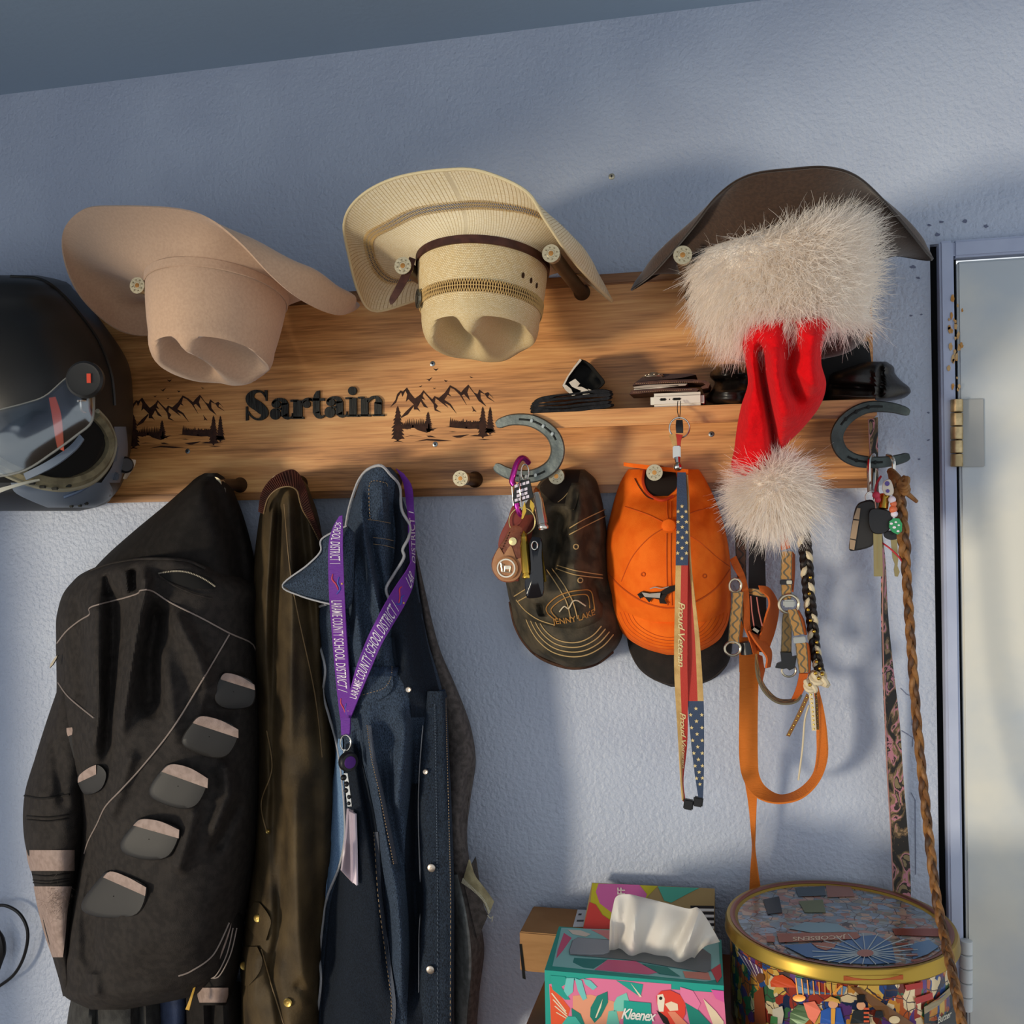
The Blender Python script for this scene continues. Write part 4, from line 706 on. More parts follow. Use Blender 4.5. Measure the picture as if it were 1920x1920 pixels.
def swoosh(st, l):
    L = st.len
    for pts, m in ([([(.3, 0), (.25, .018), (.5, .035), (.62, .055)], m_redp), ([(.7, .01), (.6, .03), (.75, .05), (.5, .07)], m_bluep), ([(.85, .03), (.9, .036)], m_gold)]):
        g = G(); q = smooth([(a, b, 0) for a, b in pts], 12); g.tube([st.at(a, l*L+b*L*1.3, .0004) for a, b, _ in q], [.0010*math.sin(.3+2.5*i/11)+.0003 for i in range(12)], 5); g.obj('printed_swoosh', m, ly)
swoosh(s1, .26); swoosh(s1, .90); swoosh(s2, .17)
S_ = Strap([(640, 1346, .17, 657, 1346, .17), (640, 1362, .172, 657, 1362, .172), (641, 1378, .172, 656, 1378, .172)], 10, .004); S_.geo().obj('sewn_end', m_pur, ly)
g = G(); g.tube([P(648+10*math.cos(a), 1393+15*math.sin(a), .175) for a in np.linspace(0, 2*math.pi, 25)[:-1]], .0013, 8, True); g.obj('swivel_ring', m_chrome, ly)
g = G(); g.tube([P(647, 1405, .176), P(645, 1418, .178), P(645, 1428, .178)], .0022, 8); g.box(P(646, 1432, .178), (.012, .006, .014), bev=.002); g.obj('lobster_clip', m_chrome, ly)
g = G(); g.lathe([(0, -.006), (.0125, -.006), (.014, -.003), (.014, .003), (.0125, .006), (0, .006)], Matrix.Translation(P(653, 1428, .185)) @ Matrix.Rotation(rad(48), 4, 'Z') @ Matrix.Rotation(rad(90), 4, 'X'), 24)
rl = g.obj('badge_reel', m_blk, ly); g = G(); g.lathe([(0, .0068), (.0085, .0068), (.0088, .006)], Matrix.Translation(P(653, 1428, .185)) @ Matrix.Rotation(rad(48), 4, 'Z') @ Matrix.Rotation(rad(90), 4, 'X'), 20); g.obj('reel_sticker', m_purd, rl)
g = G()
for i, y in enumerate((1458, 1470, 1482, 1494, 1506)): g.ball(P(644+i*2.6+(3 if i % 2 else 0), y, .182), .0042-.0003*i, 10, 8)
g.obj('bead_strap', m_blk, ly)
S_ = Strap([(645, 1450, .18, 652, 1450, .18), (648, 1480, .182, 656, 1480, .182), (652, 1512, .182, 660, 1512, .182)], 12, .0015); S_.geo().obj('vinyl_strap', m_chrome, ly)
m_clear = mat('clear_badge', '#D9C6D0', .15, alpha=.45); m_edge = mat('badge_edge', '#E3D3DC', .25)
bp = [(640, 1630), (650, 1518), (667, 1524), (669, 1656), (655, 1652)]
g = G(); A = Strap([(652, 1516, .19, 661, 1520, .165), (648, 1570, .19, 661, 1575, .165), (640, 1632, .19, 662, 1656, .165)], 12, .003); A.geo().obj('badge_sleeve', m_clear, ly)
A = Strap([(655, 1520, .164, 667, 1526, .17), (658, 1590, .164, 669, 1594, .17), (659, 1650, .164, 670, 1660, .17)], 12, .003); A.geo().obj('badge_edge', m_edge, ly)
A = Strap([(650, 1580, .184, 656, 1584, .172), (646, 1610, .184, 656, 1620, .172), (644, 1630, .184, 656, 1640, .172)], 8, .001); A.geo().obj('badge_card', mat('badge_photo', '#5A2E3A', .4), ly)
# ------------------------------------------------------------------ caps
m_or = mat('blaze_orange', '#F2701A', .8, var='#EA6412', vscale=40, bump=.25, bscale=900, spec=.2); m_ord = mat('orange_seam', '#C2500F', .8); m_hole = mat('cap_inside', '#1B120C', .95); m_bk = cloth('black_twill', '#231C18', '#1A1512'); m_ocl = cloth('waxed_brown_cap', '#4A4132', '#2F2A20', .75, .3, 400, 40); m_thr = mat('tan_thread', '#B99A68', .7); m_rlin = cloth('brick_lining', '#6E2F24', '#5A251C')
jc = thing('baseball_cap', 'weathered brown baseball cap with contrast stitching and embroidered Jenny Lake badge', 'cap', P(1050, 1080, .06), 'caps on the lower pegs')
JC = Loft([(880, 1052, 1096, .04, .02), (895, 1022, 1114, .035, .05), (920, 1002, 1124, .03, .065), (960, 976, 1133, .03, .09), (1000, 956, 1138, .03, .10), (1050, 944, 1141, .03, .105), (1100, 950, 1143, .03, .105), (1140, 962, 1142, .035, .095), (1165, 985, 1136, .05, .07), (1178, 1030, 1110, .07, .04)],
    folds=[([(1080, 905), (1090, 950), (1080, 990), (1060, 1010)], 12, .02), ([(1050, 950), (1045, 1010), (1030, 1080)], 18, -.035), ([(1100, 930), (1112, 990), (1100, 1060)], 14, -.012), ([(1128, 940), (1132, 1020)], 8, .01), ([(1015, 1130), (1020, 1155)], 9, -.02), ([(1110, 1085), (1135, 1130)], 10, -.02), ([(990, 1000), (985, 1080)], 12, .012), ([(1070, 1050), (1090, 1110)], 14, .012)], wr=.004, wsc=40)
JC.geo(60, 70).obj('crown', m_ocl, jc)
JB = Loft([(1085, 962, 1152, .03, .05), (1130, 957, 1164, .03, .065), (1170, 964, 1169, .03, .075), (1200, 979, 1164, .03, .08), (1225, 1003, 1146, .035, .07), (1242, 1040, 1122, .04, .05), (1253, 1068, 1098, .05, .02)]); JB.geo(50, 36).obj('bill', m_ocl, jc)
line(JB, [(957, 1130), (966, 1172), (985, 1207), (1012, 1232), (1050, 1248), (1083, 1252), (1118, 1244), (1148, 1222)], .003, -.002, 50).obj('bill_edge', cloth('brown_edge_binding', '#4A2F20', '#3A2418'), jc)
for k in range(4):
    f = 1-k*.085; pts = [(1062+(x-1062)*f, 1128+(y-1128)*f) for x, y in [(980, 1138), (990, 1170), (1008, 1200), (1035, 1222), (1068, 1231), (1100, 1228), (1130, 1212), (1150, 1190)]]; line(JB, pts, .0009, .001, 50).obj('bill_stitching', m_thr, jc)
patch(JC, [(965, 975, 1003), (1000, 958, 998), (1050, 946, 980), (1090, 950, 972)], .002).obj('brick_lining', m_rlin, jc)
patch(JC, [(882, 1054, 1088), (895, 1028, 1086), (915, 1012, 1080), (932, 1025, 1070), (944, 1040, 1058)], .002, 10, 10).obj('strap_opening', m_hole, jc)
patch(JC, [(905, 1072, 1088), (930, 1062, 1084), (955, 1058, 1078)], .004, 6, 10).obj('adjuster_strap', m_ocl, jc)
for pts in ([(1068, 990), (1095, 974), (1135, 955)], [(1068, 1002), (1098, 986), (1137, 967)], [(1045, 1060), (1080, 1070), (1130, 1078)], [(1043, 1066), (1080, 1078), (1130, 1084)], [(1025, 1068), (1045, 1098), (1062, 1128), (1070, 1160)], [(1035, 1066), (1058, 1098), (1074, 1128), (1083, 1160)], [(1078, 905), (1060, 930), (1046, 942)], [(1064, 935), (1075, 955)], [(964, 1118), (985, 1105)], [(970, 1128), (988, 1118)], [(968, 1125), (985, 1145), (1010, 1162), (1040, 1172)]):
    line(JC, pts, .0008, .0015, 24).obj('seam_stitching', m_thr, jc)
for x, y in [(1080, 1025), (1088, 1088)]:
    g = G(); g.tube([JC.P(x+4.5*math.cos(a), y+4.5*math.sin(a), .001) for a in np.linspace(0, 2*math.pi, 15)[:-1]], .0009, 6, True); g.obj('eyelet', m_thr, jc)
m_emb = mat('gold_embroidery', '#A8763A', .7)
line(JC, [(1042, 1163), (1028, 1151), (1025, 1138), (1040, 1122), (1060, 1112), (1085, 1107), (1107, 1108), (1113, 1130), (1115, 1145)], .0009, .002).obj('badge_outline', m_emb, jc)
line(JC, [(1046, 1161), (1036, 1150), (1034, 1141), (1048, 1128), (1066, 1119), (1085, 1115), (1102, 1117), (1106, 1140)], .0008, .002).obj('badge_outline', m_emb, jc)
line(JC, [(1049, 1147), (1058, 1137), (1066, 1141), (1074, 1128), (1082, 1126), (1092, 1132), (1098, 1136)], .001, .002).obj('badge_mountains', mat('pale_thread', '#C9B79A', .7), jc)
def ctext(loft, t, p0, p1, h, m, par, off=.0025, name='lettering', bow=0, **k):
    g = G(); p0 = np.array(p0, float); p1 = np.array(p1, float); dv = p1-p0; nn = np.array([dv[1], -dv[0]])/np.linalg.norm(dv)
    def fn(x, y): q = p0+dv*x+nn*(y/.72*h+bow*4*x*(1-x)); return loft.P(q[0], q[1], off)
    text_on(g, t, fn, **k); return g.obj(name, m, par, smooth=False)
ctext(JC, 'JENNY LAKE', (1037, 1170), (1116, 1152), 11, m_emb, jc, bold=.01, bow=-5)
# orange hunting cap
oc = thing('baseball_cap', 'blaze orange baseball cap with a printed hunting dog', 'cap', P(1254, 1050, .06), 'caps on the lower pegs')
OC = Loft([(880, 1178, 1310, .03, .03), (895, 1168, 1320, .03, .045), (930, 1154, 1338, .03, .055), (960, 1146, 1350, .03, .09), (1000, 1137, 1361, .03, .115), (1050, 1134, 1369, .03, .125), (1090, 1138, 1370, .03, .125), (1120, 1146, 1368, .035, .12), (1150, 1160, 1362, .045, .10), (1166, 1185, 1345, .06, .08)], folds=[([(1160, 930), (1150, 1000)], 9, -.008), ([(1325, 930), (1350, 1010)], 12, .008), ([(1330, 940), (1310, 985)], 12, -.012)])
OC.geo(60, 60).obj('crown', m_or, oc)
OB = Loft([(1080, 1146, 1366, .03, .07), (1110, 1142, 1370, .035, .085), (1150, 1147, 1369, .035, .095), (1180, 1162, 1360, .035, .10), (1205, 1188, 1342, .04, .09), (1220, 1220, 1315, .045, .07), (1228, 1250, 1290, .05, .04)]); OB.geo(50, 32).obj('bill', m_or, oc)
for k in range(6):
    f = 1-k*.06; line(OB, [(1257+(x-1257)*f, 1130+(y-1130)*f) for x, y in [(1150, 1150), (1164, 1180), (1190, 1203), (1225, 1219), (1262, 1223), (1300, 1216), (1335, 1200), (1358, 1172), (1364, 1150)]], .0004, .0006, 40).obj('bill_stitching', m_ord, oc)
patch(OC, [(882, 1210, 1266), (900, 1206, 1270), (918, 1211, 1266), (930, 1224, 1252)], .0015, 12, 12).obj('strap_opening', m_hole, oc)
line(OC, [(1208, 882), (1206, 905), (1216, 926), (1240, 938), (1262, 930)], .0022, .003).obj('sweatband', mat('sweatband_red', '#B5370F', .8), oc)
S_ = Strap([(1170, 867, .075, 1170, 874, .075), (1205, 871, .085, 1205, 879, .085), (1250, 876, .085, 1250, 884, .085), (1290, 880, .075, 1290, 888, .075)], 16, .002); S_.geo().obj('back_strap', m_or, oc)
for pts in ([(1251, 938), (1251, 960), (1253, 975)], [(1258, 940), (1258, 975)], [(1250, 1000), (1250, 1060), (1252, 1135)], [(1258, 1000), (1258, 1060), (1260, 1135)], [(1245, 990), (1215, 1010), (1185, 1045), (1165, 1090)], [(1245, 980), (1215, 965), (1172, 950)], [(1266, 990), (1310, 1015), (1345, 1045), (1368, 1062)], [(1264, 978), (1300, 960), (1340, 950)]):
    line(OC, pts, .0007, .0006, 30).obj('panel_seam', m_ord, oc)
line(OC, [(1140, 1075), (1170, 1105), (1210, 1130), (1255, 1140), (1300, 1130), (1340, 1105), (1368, 1068)], .0011, .001, 40).obj('bill_seam', m_ord, oc)
c = OC.P(1254, 986, 0); g = G(); g.lathe([(.010, -.003), (.0102, .001), (.009, .004), (.005, .0055), (0, .006)], Matrix.Translation(c) @ Matrix.Rotation(rad(90), 4, 'X'), 20); g.obj('top_button', m_or, oc)
for x, y in [(1206, 1077), (1322, 1080)]:
    g = G(); g.tube([OC.P(x+3.5*math.cos(a), y+3.5*math.sin(a), .001) for a in np.linspace(0, 2*math.pi, 13)[:-1]], .0008, 6, True); g.obj('eyelet', m_ord, oc)
line(OC, [(1190, 897), (1200, 915), (1212, 930), (1225, 936)], .0007, .002).obj('strap_marks', m_bk, oc)
def lpoly(loft, poly, off=.002, th=.0012):
    g = G(); g.prism([loft.P(x, y, off) for x, y in poly], (0, -th, 0)); return g
zt = lambda l: [(880+x*.28125, 840+y*.28125) for x, y in l]
lpoly(OC, zt([(1120, 975), (1150, 955), (1200, 965), (1270, 960), (1300, 940), (1340, 920), (1375, 915), (1380, 945), (1320, 975), (1300, 1010), (1320, 1040), (1270, 1035), (1265, 1010), (1220, 1000), (1200, 1030), (1175, 1000), (1160, 990), (1140, 1005)]), .004).obj('dog_print', m_bk, oc, smooth=False)
lpoly(OC, zt([(1150, 962), (1200, 970), (1275, 965), (1270, 1000), (1220, 996), (1170, 992)]), .0056).obj('dog_print', mat('print_grey', '#A39B93', .8), oc, smooth=False)
g = line(OC, zt([(1205, 938), (1240, 928), (1280, 936), (1330, 925)]), .0007, .004); g.obj('dog_print', mat('print_grey', '#A39B93'), oc)
kc = thing('baseball_cap', 'black baseball cap mostly hidden behind the orange cap', 'cap', P(1270, 1200, .03), 'caps on the lower pegs')
KB = Loft([(1140, 1178, 1372, .012, .03), (1200, 1176, 1373, .012, .04), (1230, 1184, 1370, .012, .045), (1255, 1200, 1358, .015, .045), (1276, 1228, 1332, .02, .035), (1288, 1258, 1300, .025, .02)], back=.006); KB.geo(40, 24).obj('bill', m_bk, kc)
line(KB, [(1180, 1215), (1198, 1252), (1228, 1274), (1275, 1285), (1330, 1274), (1362, 1245)], .0007, .0005).obj('bill_stitching', mat('dark_thread', '#3A302A', .8), kc)
# ------------------------------------------------------------------ flag lanyard
fl = thing('lanyard', 'stars and stripes lanyard reading Proud Veteran hanging in front of the orange cap', 'lanyard', P(1275, 800, .15))
m_navy = mat('flag_navy', '#33425C', .6, bump=.3, bscale=700); m_fred = mat('flag_red', '#B23328', .6, bump=.3, bscale=700); m_ftan = mat('flag_tan', '#C9A468', .6, bump=.3, bscale=700, var='#B48F55', vscale=60); m_star = mat('star_cream', '#D9C28C', .7)
FD = .172
def sub(st, u0, u1, l0, l1, off=.0004, n=40):
    L = st.len; A = np.array([[list(st.at(u, l*L, off)) for u in (u0, u1)] for l in np.linspace(l0, l1, n)]); B = np.array([[list(st.at(u, l*L, -st.th*.9)) for u in (u1, u0)] for l in np.linspace(l0, l1, n)]); g = G(); g.grid(np.concatenate([A, B], axis=1), cv=True); return g
sA = Strap([(1270, 886, .158, 1286, 886, .158), (1269, 930, .165, 1288, 930, .165), (1268, 1000, FD, 1291, 1000, FD), (1267, 1060, FD+.003, 1290, 1060, FD+.003), (1265, 1150, FD, 1289, 1150, FD), (1264, 1245, FD, 1289, 1245, FD), (1267, 1317, .165, 1290, 1317, .165), (1272, 1395, .16, 1288, 1395, .155), (1276, 1460, .155, 1280, 1462, .145), (1279, 1500, .15, 1285, 1506, .145)], 70)
sB = Strap([(1284, 890, .150, 1289, 890, .158), (1286, 940, .155, 1292, 940, .162), (1288, 1000, .16, 1293, 1000, .167), (1289, 1060, .165, 1296, 1060, .17), (1289, 1120, .166, 1303, 1120, .168), (1289, 1200, .166, 1312, 1200, .166), (1290, 1290, .165, 1318, 1290, .165), (1291, 1340, .162, 1320, 1340, .162), (1300, 1430, .158, 1320, 1430, .158), (1307, 1480, .152, 1319, 1478, .152), (1311, 1503, .15, 1318, 1500, .15)], 70)
def frac(st, ypx):
    ys = [PIX((st.L[i]+st.R[i])/2)[1] for i in range(st.n)]; return float(np.interp(ypx, ys, st.s/st.len))
sub(sA, 0, 1, 0, frac(sA, 1060)).obj('navy_strap', m_navy, fl); a = frac(sA, 1060)
sub(sA, 0, .45, a, 1).obj('tan_stripe', m_ftan, fl); sub(sA, .45, 1, a, 1).obj('red_stripe', m_fred, fl)
b = frac(sB, 1314); sub(sB, 0, .62, 0, b).obj('red_stripe', m_fred, fl); sub(sB, .62, 1, 0, b).obj('tan_stripe', m_ftan, fl); sub(sB, 0, 1, b, 1).obj('navy_strap', m_navy, fl)
def stars(st, l0, l1, n):
    g = G(); L = st.len
    for k in range(n):
        l = (l0+(l1-l0)*(k+.5)/n)*L
        for u in ((.5,) if k % 2 == 0 else (.14, .86)):
            pts = []
            for i in range(10):
                r = .0029 if i % 2 == 0 else .0012; an = i*math.pi/5; wd = np.linalg.norm(np.array(st.at(1, l))-np.array(st.at(0, l))); uu = u+r*math.sin(an)/max(wd, .004)
                pts.append(st.at(min(max(uu, 0), 1), l-r*math.cos(an), .0005))
            n_ = (pts[0]-pts[3]).cross(pts[6]-pts[3]).normalized(); n_ = n_ if n_.y < 0 else -n_
            g.prism(pts, n_*.0005)
    return g.obj('printed_stars', m_star, fl, smooth=False)
stars(sA, frac(sA, 945), frac(sA, 1052), 11); stars(sB, frac(sB, 1322), frac(sB, 1475), 13)
def ftext(st, t, y0, y1):
    l0, l1 = frac(st, y0)*st.len, frac(st, y1)*st.len; g = G(); text_on(g, t, lambda x, y: st.at(.3+.52*y/.72, l0+(l1-l0)*x, .0012), shear=.35, bold=.012, spacing=.92); g.obj('lettering', m_star, fl, smooth=False)
ftext(sA, 'Proud Veteran', 1128, 1250); ftext(sA, 'Proud Veteran', 1335, 1440)
g = G(); g.tube([P(1274+19*math.cos(t), 802+19*math.sin(t), .142) for t in np.linspace(0, 2*math.pi, 29)[:-1]], .0011, 8, True); g.obj('key_ring', m_chrome, fl)
g = G(); g.tube(tpath([(1271, 752, .112), (1270, 768, .122), (1273, 785, .14)], 8), .0006, 5); g.tube(tpath([(1276, 752, .112), (1276, 768, .122), (1274, 785, .14)], 8), .0006, 5); g.obj('hanging_cord', m_blk, fl)
S_ = Strap([(1268, 788, .14, 1280, 788, .14), (1267, 800, .143, 1281, 800, .143), (1268, 812, .143, 1281, 812, .143)], 8, .003); S_.geo().obj('black_tab', m_blk, fl)
S_ = Strap([(1254, 816, .145, 1267, 814, .145), (1258, 826, .147, 1269, 826, .147), (1262, 838, .147, 1270, 838, .147)], 8, .003); S_.geo().obj('tan_stripe', m_ftan, fl)
S_ = Strap([(1267, 814, .145, 1280, 816, .145), (1269, 826, .147, 1277, 826, .147), (1270, 838, .147, 1276, 838, .147)], 8, .003); S_.geo().obj('red_stripe', m_fred, fl)
g = G(); g.box(P(1269, 848, .149), (.0105, .006, .017), bev=.0012); g.obj('crimp', m_chrome, fl)
g = G(); g.tube([P(1270, 858, .150), P(1271, 868, .152)], [.0045, .0035], 12); g.ball(P(1271, 875, .154), .0062, 14, 10); g.obj('swivel', m_chrome, fl)
g = G(); g.box(P(1291, 1508, .15), (.013, .007, .014), Matrix.Rotation(rad(8), 3, 'Y'), .0015); g.box(P(1309, 1503, .15), (.013, .007, .013), Matrix.Rotation(rad(8), 3, 'Y'), .0015); g.obj('breakaway_buckle', m_blk, fl)
# ------------------------------------------------------------------ key bunch on the left horseshoe
kb = thing('key_bunch', 'key bunch with purple carabiner, leather fob and cartridges on the left horseshoe', 'keys', P(975, 990, .13), 'key bunches')
zk = lambda x, y, d: (900+x*.15625, 840+y*.15625, d)
m_magenta = mat('anodised_magenta', '#B0308E', .22, .75); m_leath = mat('tooled_leather', '#7A3F26', .5, bump=.4, bscale=180, var='#66331E', vscale=60); m_leathl = mat('tooled_leather_light', '#A5734C', .5, bump=.2, bscale=200); m_brs = mat('cartridge_brass', '#C9A244', .25, .95); m_nick = mat('cartridge_nickel', '#CFC5B8', .2, .95); m_cop = mat('bullet_copper', '#B8693A', .3, .9)
g = G(); g.tube(tpath([zk(410, 445, .148), zk(385, 400, .148), zk(405, 300, .148), zk(440, 190, .145), zk(490, 125, .138), zk(540, 130, .128), zk(580, 175, .116)], 30), [.0042]*30, 10); g.tube(tpath([zk(440, 660, .148), zk(450, 720, .148), zk(475, 780, .146), zk(500, 810, .142)], 10), .0042, 10); g.obj('carabiner', m_magenta, kb)
g = G(); g.tube(tpath([zk(385, 440, .148), zk(392, 560, .148), zk(405, 690, .148)], 8), .0011, 6); g.tube(tpath([zk(470, 330, .152), zk(478, 500, .158), zk(500, 700, .150)], 8), .0011, 6); g.obj('carabiner_gate', m_chrome, kb)
g = G(); g.tube([P(*zk(540+45*math.cos(t), 290+95*math.sin(t), .138)) for t in np.linspace(0, 2*math.pi, 21)[:-1]], .001, 6, True); g.obj('split_ring', m_chrome, kb)
g = G(); g.prism([P(*zk(*q, .150)) for q in [(420, 470), (500, 385), (600, 375), (645, 590), (560, 625), (410, 672), (395, 600)]], (0, -.003, 0)); tg = g.obj('black_tag', m_blk, kb)
g = G()
for i, (yy, nb) in enumerate([(445, 4), (510, 3), (560, 3), (615, 4)]):
    for j in range(nb): x = 415+j*46+(25 if nb == 3 else 0); y = yy-j*14; g.prism([P(*zk(x+a, y+b, .1535)) for a, b in [(0, 0), (36, -11), (38, 22), (2, 33)]], (0, -.0004, 0))
g.obj('tag_print', m_wht, tg, smooth=False)
g = G(); g.tube([P(*zk(505+157*math.cos(t), 880+165*math.sin(t), .15)) for t in np.linspace(0, 2*math.pi, 41)[:-1]], .001, 6, True); g.obj('split_ring', mat('ring_gold', '#C9B27A', .25, .95), kb)
def cart(p, q, r, name, mb, mt):
    p, q = Vector(p), Vector(q); f = lambda t: p.lerp(q, t); g = G(); g.tube([f(0), f(.0), f(.05), f(.06), f(.09), f(.10), f(.68), f(.76), f(.86)], [r*.9, r, r, r*.84, r*.84, r, r*.97, r*.72, r*.70], 16); o = g.obj(name, mb, kb)
    g = G(); g.tube([f(.86), f(.92), f(.97), f(1)], [r*.68, r*.55, r*.3, r*.05], 12); g.obj('bullet_tip', mt, o)
cart(P(*zk(562, 1560, .165)), P(*zk(525, 990, .155)), .0066, 'brass_cartridge', m_brs, m_brs); cart(P(*zk(765, 965, .168)), P(*zk(670, 470, .155)), .0074, 'nickel_cartridge', m_nick, m_cop)
def plate(pts, d, th, m, name, par=kb, tilt=0, n=40): 
    q = smooth([(a, b, 0) for a, b in pts], n, True)[:, :2]; c = q.mean(0); A = []
    for k, o in ((.0, 0), (.95, 0), (1.0, .2), (1.0, .8), (.93, 1), (.0, 1.05)): A.append([list(P(*zk(c[0]+(a-c[0])*k, c[1]+(b-c[1])*k, d+th*o))) for a, b in q])
    g = G(); g.grid(np.array(A), cv=True); return g.obj(name, m, par)
plate([(400, 690), (330, 860), (240, 1050), (225, 1200), (330, 1150), (470, 930), (520, 800)], .142, .003, mat('red_leather', '#7E3329', .6), 'leather_backing')
fb = plate([(400, 930), (505, 965), (490, 1150), (495, 1300), (508, 1420), (470, 1560), (370, 1612), (240, 1590), (150, 1480), (142, 1350), (210, 1210), (290, 1090), (350, 980)], .152, .005, m_leath, 'leather_fob')
plate([(230, 1195), (275, 1285), (345, 1190), (380, 1185), (440, 1340), (495, 1320), (505, 1430), (465, 1550), (370, 1600), (245, 1580), (160, 1470), (155, 1350)], .157, .0015, m_leathl, 'fob_overlay', fb, n=60)
c = P(*zk(320, 1440, .160)); RX = Matrix.Rotation(rad(90), 4, 'X')
g = G(); g.lathe([(.0165, -.002), (.0165, .002), (.0145, .003), (.0125, .0022), (0, .002)], Matrix.Translation(c) @ RX, 28); co = g.obj('round_concho', m_leathl, fb)
g = G(); g.lathe([(.0132, .002), (.0132, .0036), (.0112, .0036), (.0112, .002)], Matrix.Translation(c) @ RX, 28); cz = c+Vector((0, -.003, 0))
for a_, b_ in [tuple((u*.8, v*.8) for u, v in pr) for pr in [((-.009, .009), (-.007, -.006)), ((-.011, .005), (-.004, .006)), ((-.008, -.006), (.008, -.007)), ((-.003, -.006), (-.002, .003)), ((.006, -.006), (.008, .002))]]: g.tube([cz+Vector((a_[0], 0, a_[1])), cz+Vector((b_[0], 0, b_[1]))], .0011, 6)
g.box(cz+Vector((.002, 0, .001)), (.010, .0016, .005), bev=.0006); g.obj('concho_emblem', mat('concho_silver', '#D9CDB8', .25, .9), co)
g = G(); g.lathe([(.0058, 0), (.0056, .0016), (0, .0022)], Matrix.Translation(P(*zk(395, 1120, .157))) @ RX, 16); g.obj('rivet', mat('rivet_brass', '#DCCB93', .3, .8), fb)
for dx in (-1, 1):
    g = G()
    for k in range(9):
        y = 1010+k*32; xc = 395+(95 if dx > 0 else -40-k*14)*1.0; g.tube([P(*zk(xc, y, .1578)), P(*zk(xc-(8 if dx < 0 else 0), y+18, .1578))], .0005, 4)
    g.obj('edge_stitching', mat('dark_leather_thread', '#33190F', .8), fb)
kf = plate([(605, 1085), (700, 1070), (745, 1110), (745, 1300), (770, 1650), (762, 1750), (720, 1790), (580, 1802), (548, 1740), (540, 1590), (605, 1500), (600, 1250)], .158, .011, mat('gloss_black', '#17161A', .12, spec=.6), 'black_key_fob')
g = G(); g.tube([P(*zk(655+35*math.cos(t), 1170+50*math.sin(t), .172)) for t in np.linspace(0, 2*math.pi, 17)[:-1]], .001, 6, True); g.obj('fob_ring', m_chrome, kf)
for a in ([(735, 1120), (755, 1260), (800, 1600), (770, 1610), (745, 1400)], [(540, 640), (560, 760), (520, 850), (500, 850), (520, 700)], [(610, 620), (660, 680), (640, 780), (600, 700)]):
    g = G(); g.prism([P(*zk(*q, .150)) for q in a], (0, -.0022, 0)); g.obj('key', m_brs, kb)
# ------------------------------------------------------------------ key bunch on the right horseshoe
kr = thing('key_bunch', 'car keys with black fobs and bead charms on the right horseshoe', 'keys', P(1650, 960, .13), 'key bunches')
zr = lambda x, y, d=.14: (1560+x*.14065, 830+y*.14065, d)
g = G(); g.tube(tpath([zr(500, 660, .135), zr(495, 500, .135), zr(492, 300, .133), zr(505, 210, .128), zr(545, 170, .115), zr(560, 190, .10), zr(560, 400, .11), zr(545, 650, .125)], 40), .0028, 8); g.obj('carabiner', m_chrome, kr)
g = G(); g.tube(tpath([zr(740, 170, .10), zr(790, 190, .122), zr(822, 260, .13), zr(815, 400, .13), zr(790, 470, .13)], 20), .0026, 8); g.obj('steel_link', m_chrome, kr)
g = G(); g.tube([P(*zr(510+60*math.cos(t), 730+75*math.sin(t), .138)) for t in np.linspace(0, 2*math.pi, 25)[:-1]], .001, 6, True); g.obj('split_ring', m_chrome, kr)
def plater(pts, d, th, m, name, par=kr, n=36):
    q = smooth([(a, b, 0) for a, b in pts], n, True)[:, :2]; c = q.mean(0); A = []
    for k, o in ((.0, 0), (.95, 0), (1.0, .2), (1.0, .8), (.93, 1), (.0, 1.05)): A.append([list(P(*zr(c[0]+(a-c[0])*k, c[1]+(b-c[1])*k, d+th*o))) for a, b in q])
    g = G(); g.grid(np.array(A), cv=True); return g.obj(name, m, par)
f1 = plater([(335, 830), (400, 785), (540, 765), (575, 900), (560, 1290), (510, 1390), (300, 1442), (228, 1420), (240, 1270), (290, 950)], .142, .012, m_padk, 'car_fob')
for a in ([(335, 870), (378, 875), (360, 1025), (285, 1015)], [(282, 1032), (358, 1040), (318, 1290), (240, 1275)], [(238, 1288), (315, 1305), (295, 1430), (232, 1415)]):
    g = G(); g.prism([P(*zr(*q, .1555)) for q in a], (0, -.0012, 0)); g.obj('fob_button', mat('fob_tan', '#9A8268', .5), f1)
k1 = plater([(500, 900), (640, 880), (790, 930), (800, 1080), (720, 1200), (560, 1210), (490, 1100)], .152, .009, m_blk, 'key_head')
k2 = plater([(700, 1180), (880, 1180), (890, 1260), (800, 1300), (700, 1260)], .146, .007, m_blk, 'key_head')
g = G(); g.box((P(*zr(612, 1460, .156))), (.0108, .0022, .062), bev=.0005); g.tube([P(*zr(612, 1230, .1575)), P(*zr(612, 1690, .1575))], .0009, 4); g.obj('key_blade', mat('key_steel', '#94845C', .35, .9), k1)
g = G(); g.prism([P(*zr(*q, .150)) for q in [(780, 1290), (865, 1290), (880, 1560), (870, 1640), (900, 1720), (875, 1785), (835, 1780), (822, 1690), (835, 1620), (805, 1540)]], (0, -.0022, 0)); g.obj('key_blade', mat('key_steel', '#94845C', .35, .9), k2)
g = G(); g.tube([P(*zr(705, 690, .152)), P(*zr(680, 880, .156))], .0062, 14); g.obj('brass_case', m_brs, kr)
m_grn = mat('green_charm', '#2E8C57', .4); g = G(); g.prism([P(*zr(*q, .164)) for q in [(760, 1050), (820, 1005), (890, 1010), (930, 1080), (925, 1180), (870, 1225), (800, 1190), (758, 1130)]], (0, -.004, 0)); gc = g.obj('green_charm', m_grn, kr)
g = G()
for x, y, r in [(790, 1080, 22), (850, 1060, 18), (830, 1130, 24), (880, 1180, 20), (890, 1100, 16)]: g.prism([P(*zr(x+r*math.cos(t), y+r*.7*math.sin(t), .1682)) for t in np.linspace(0, 6, 10)], (0, -.0006, 0))
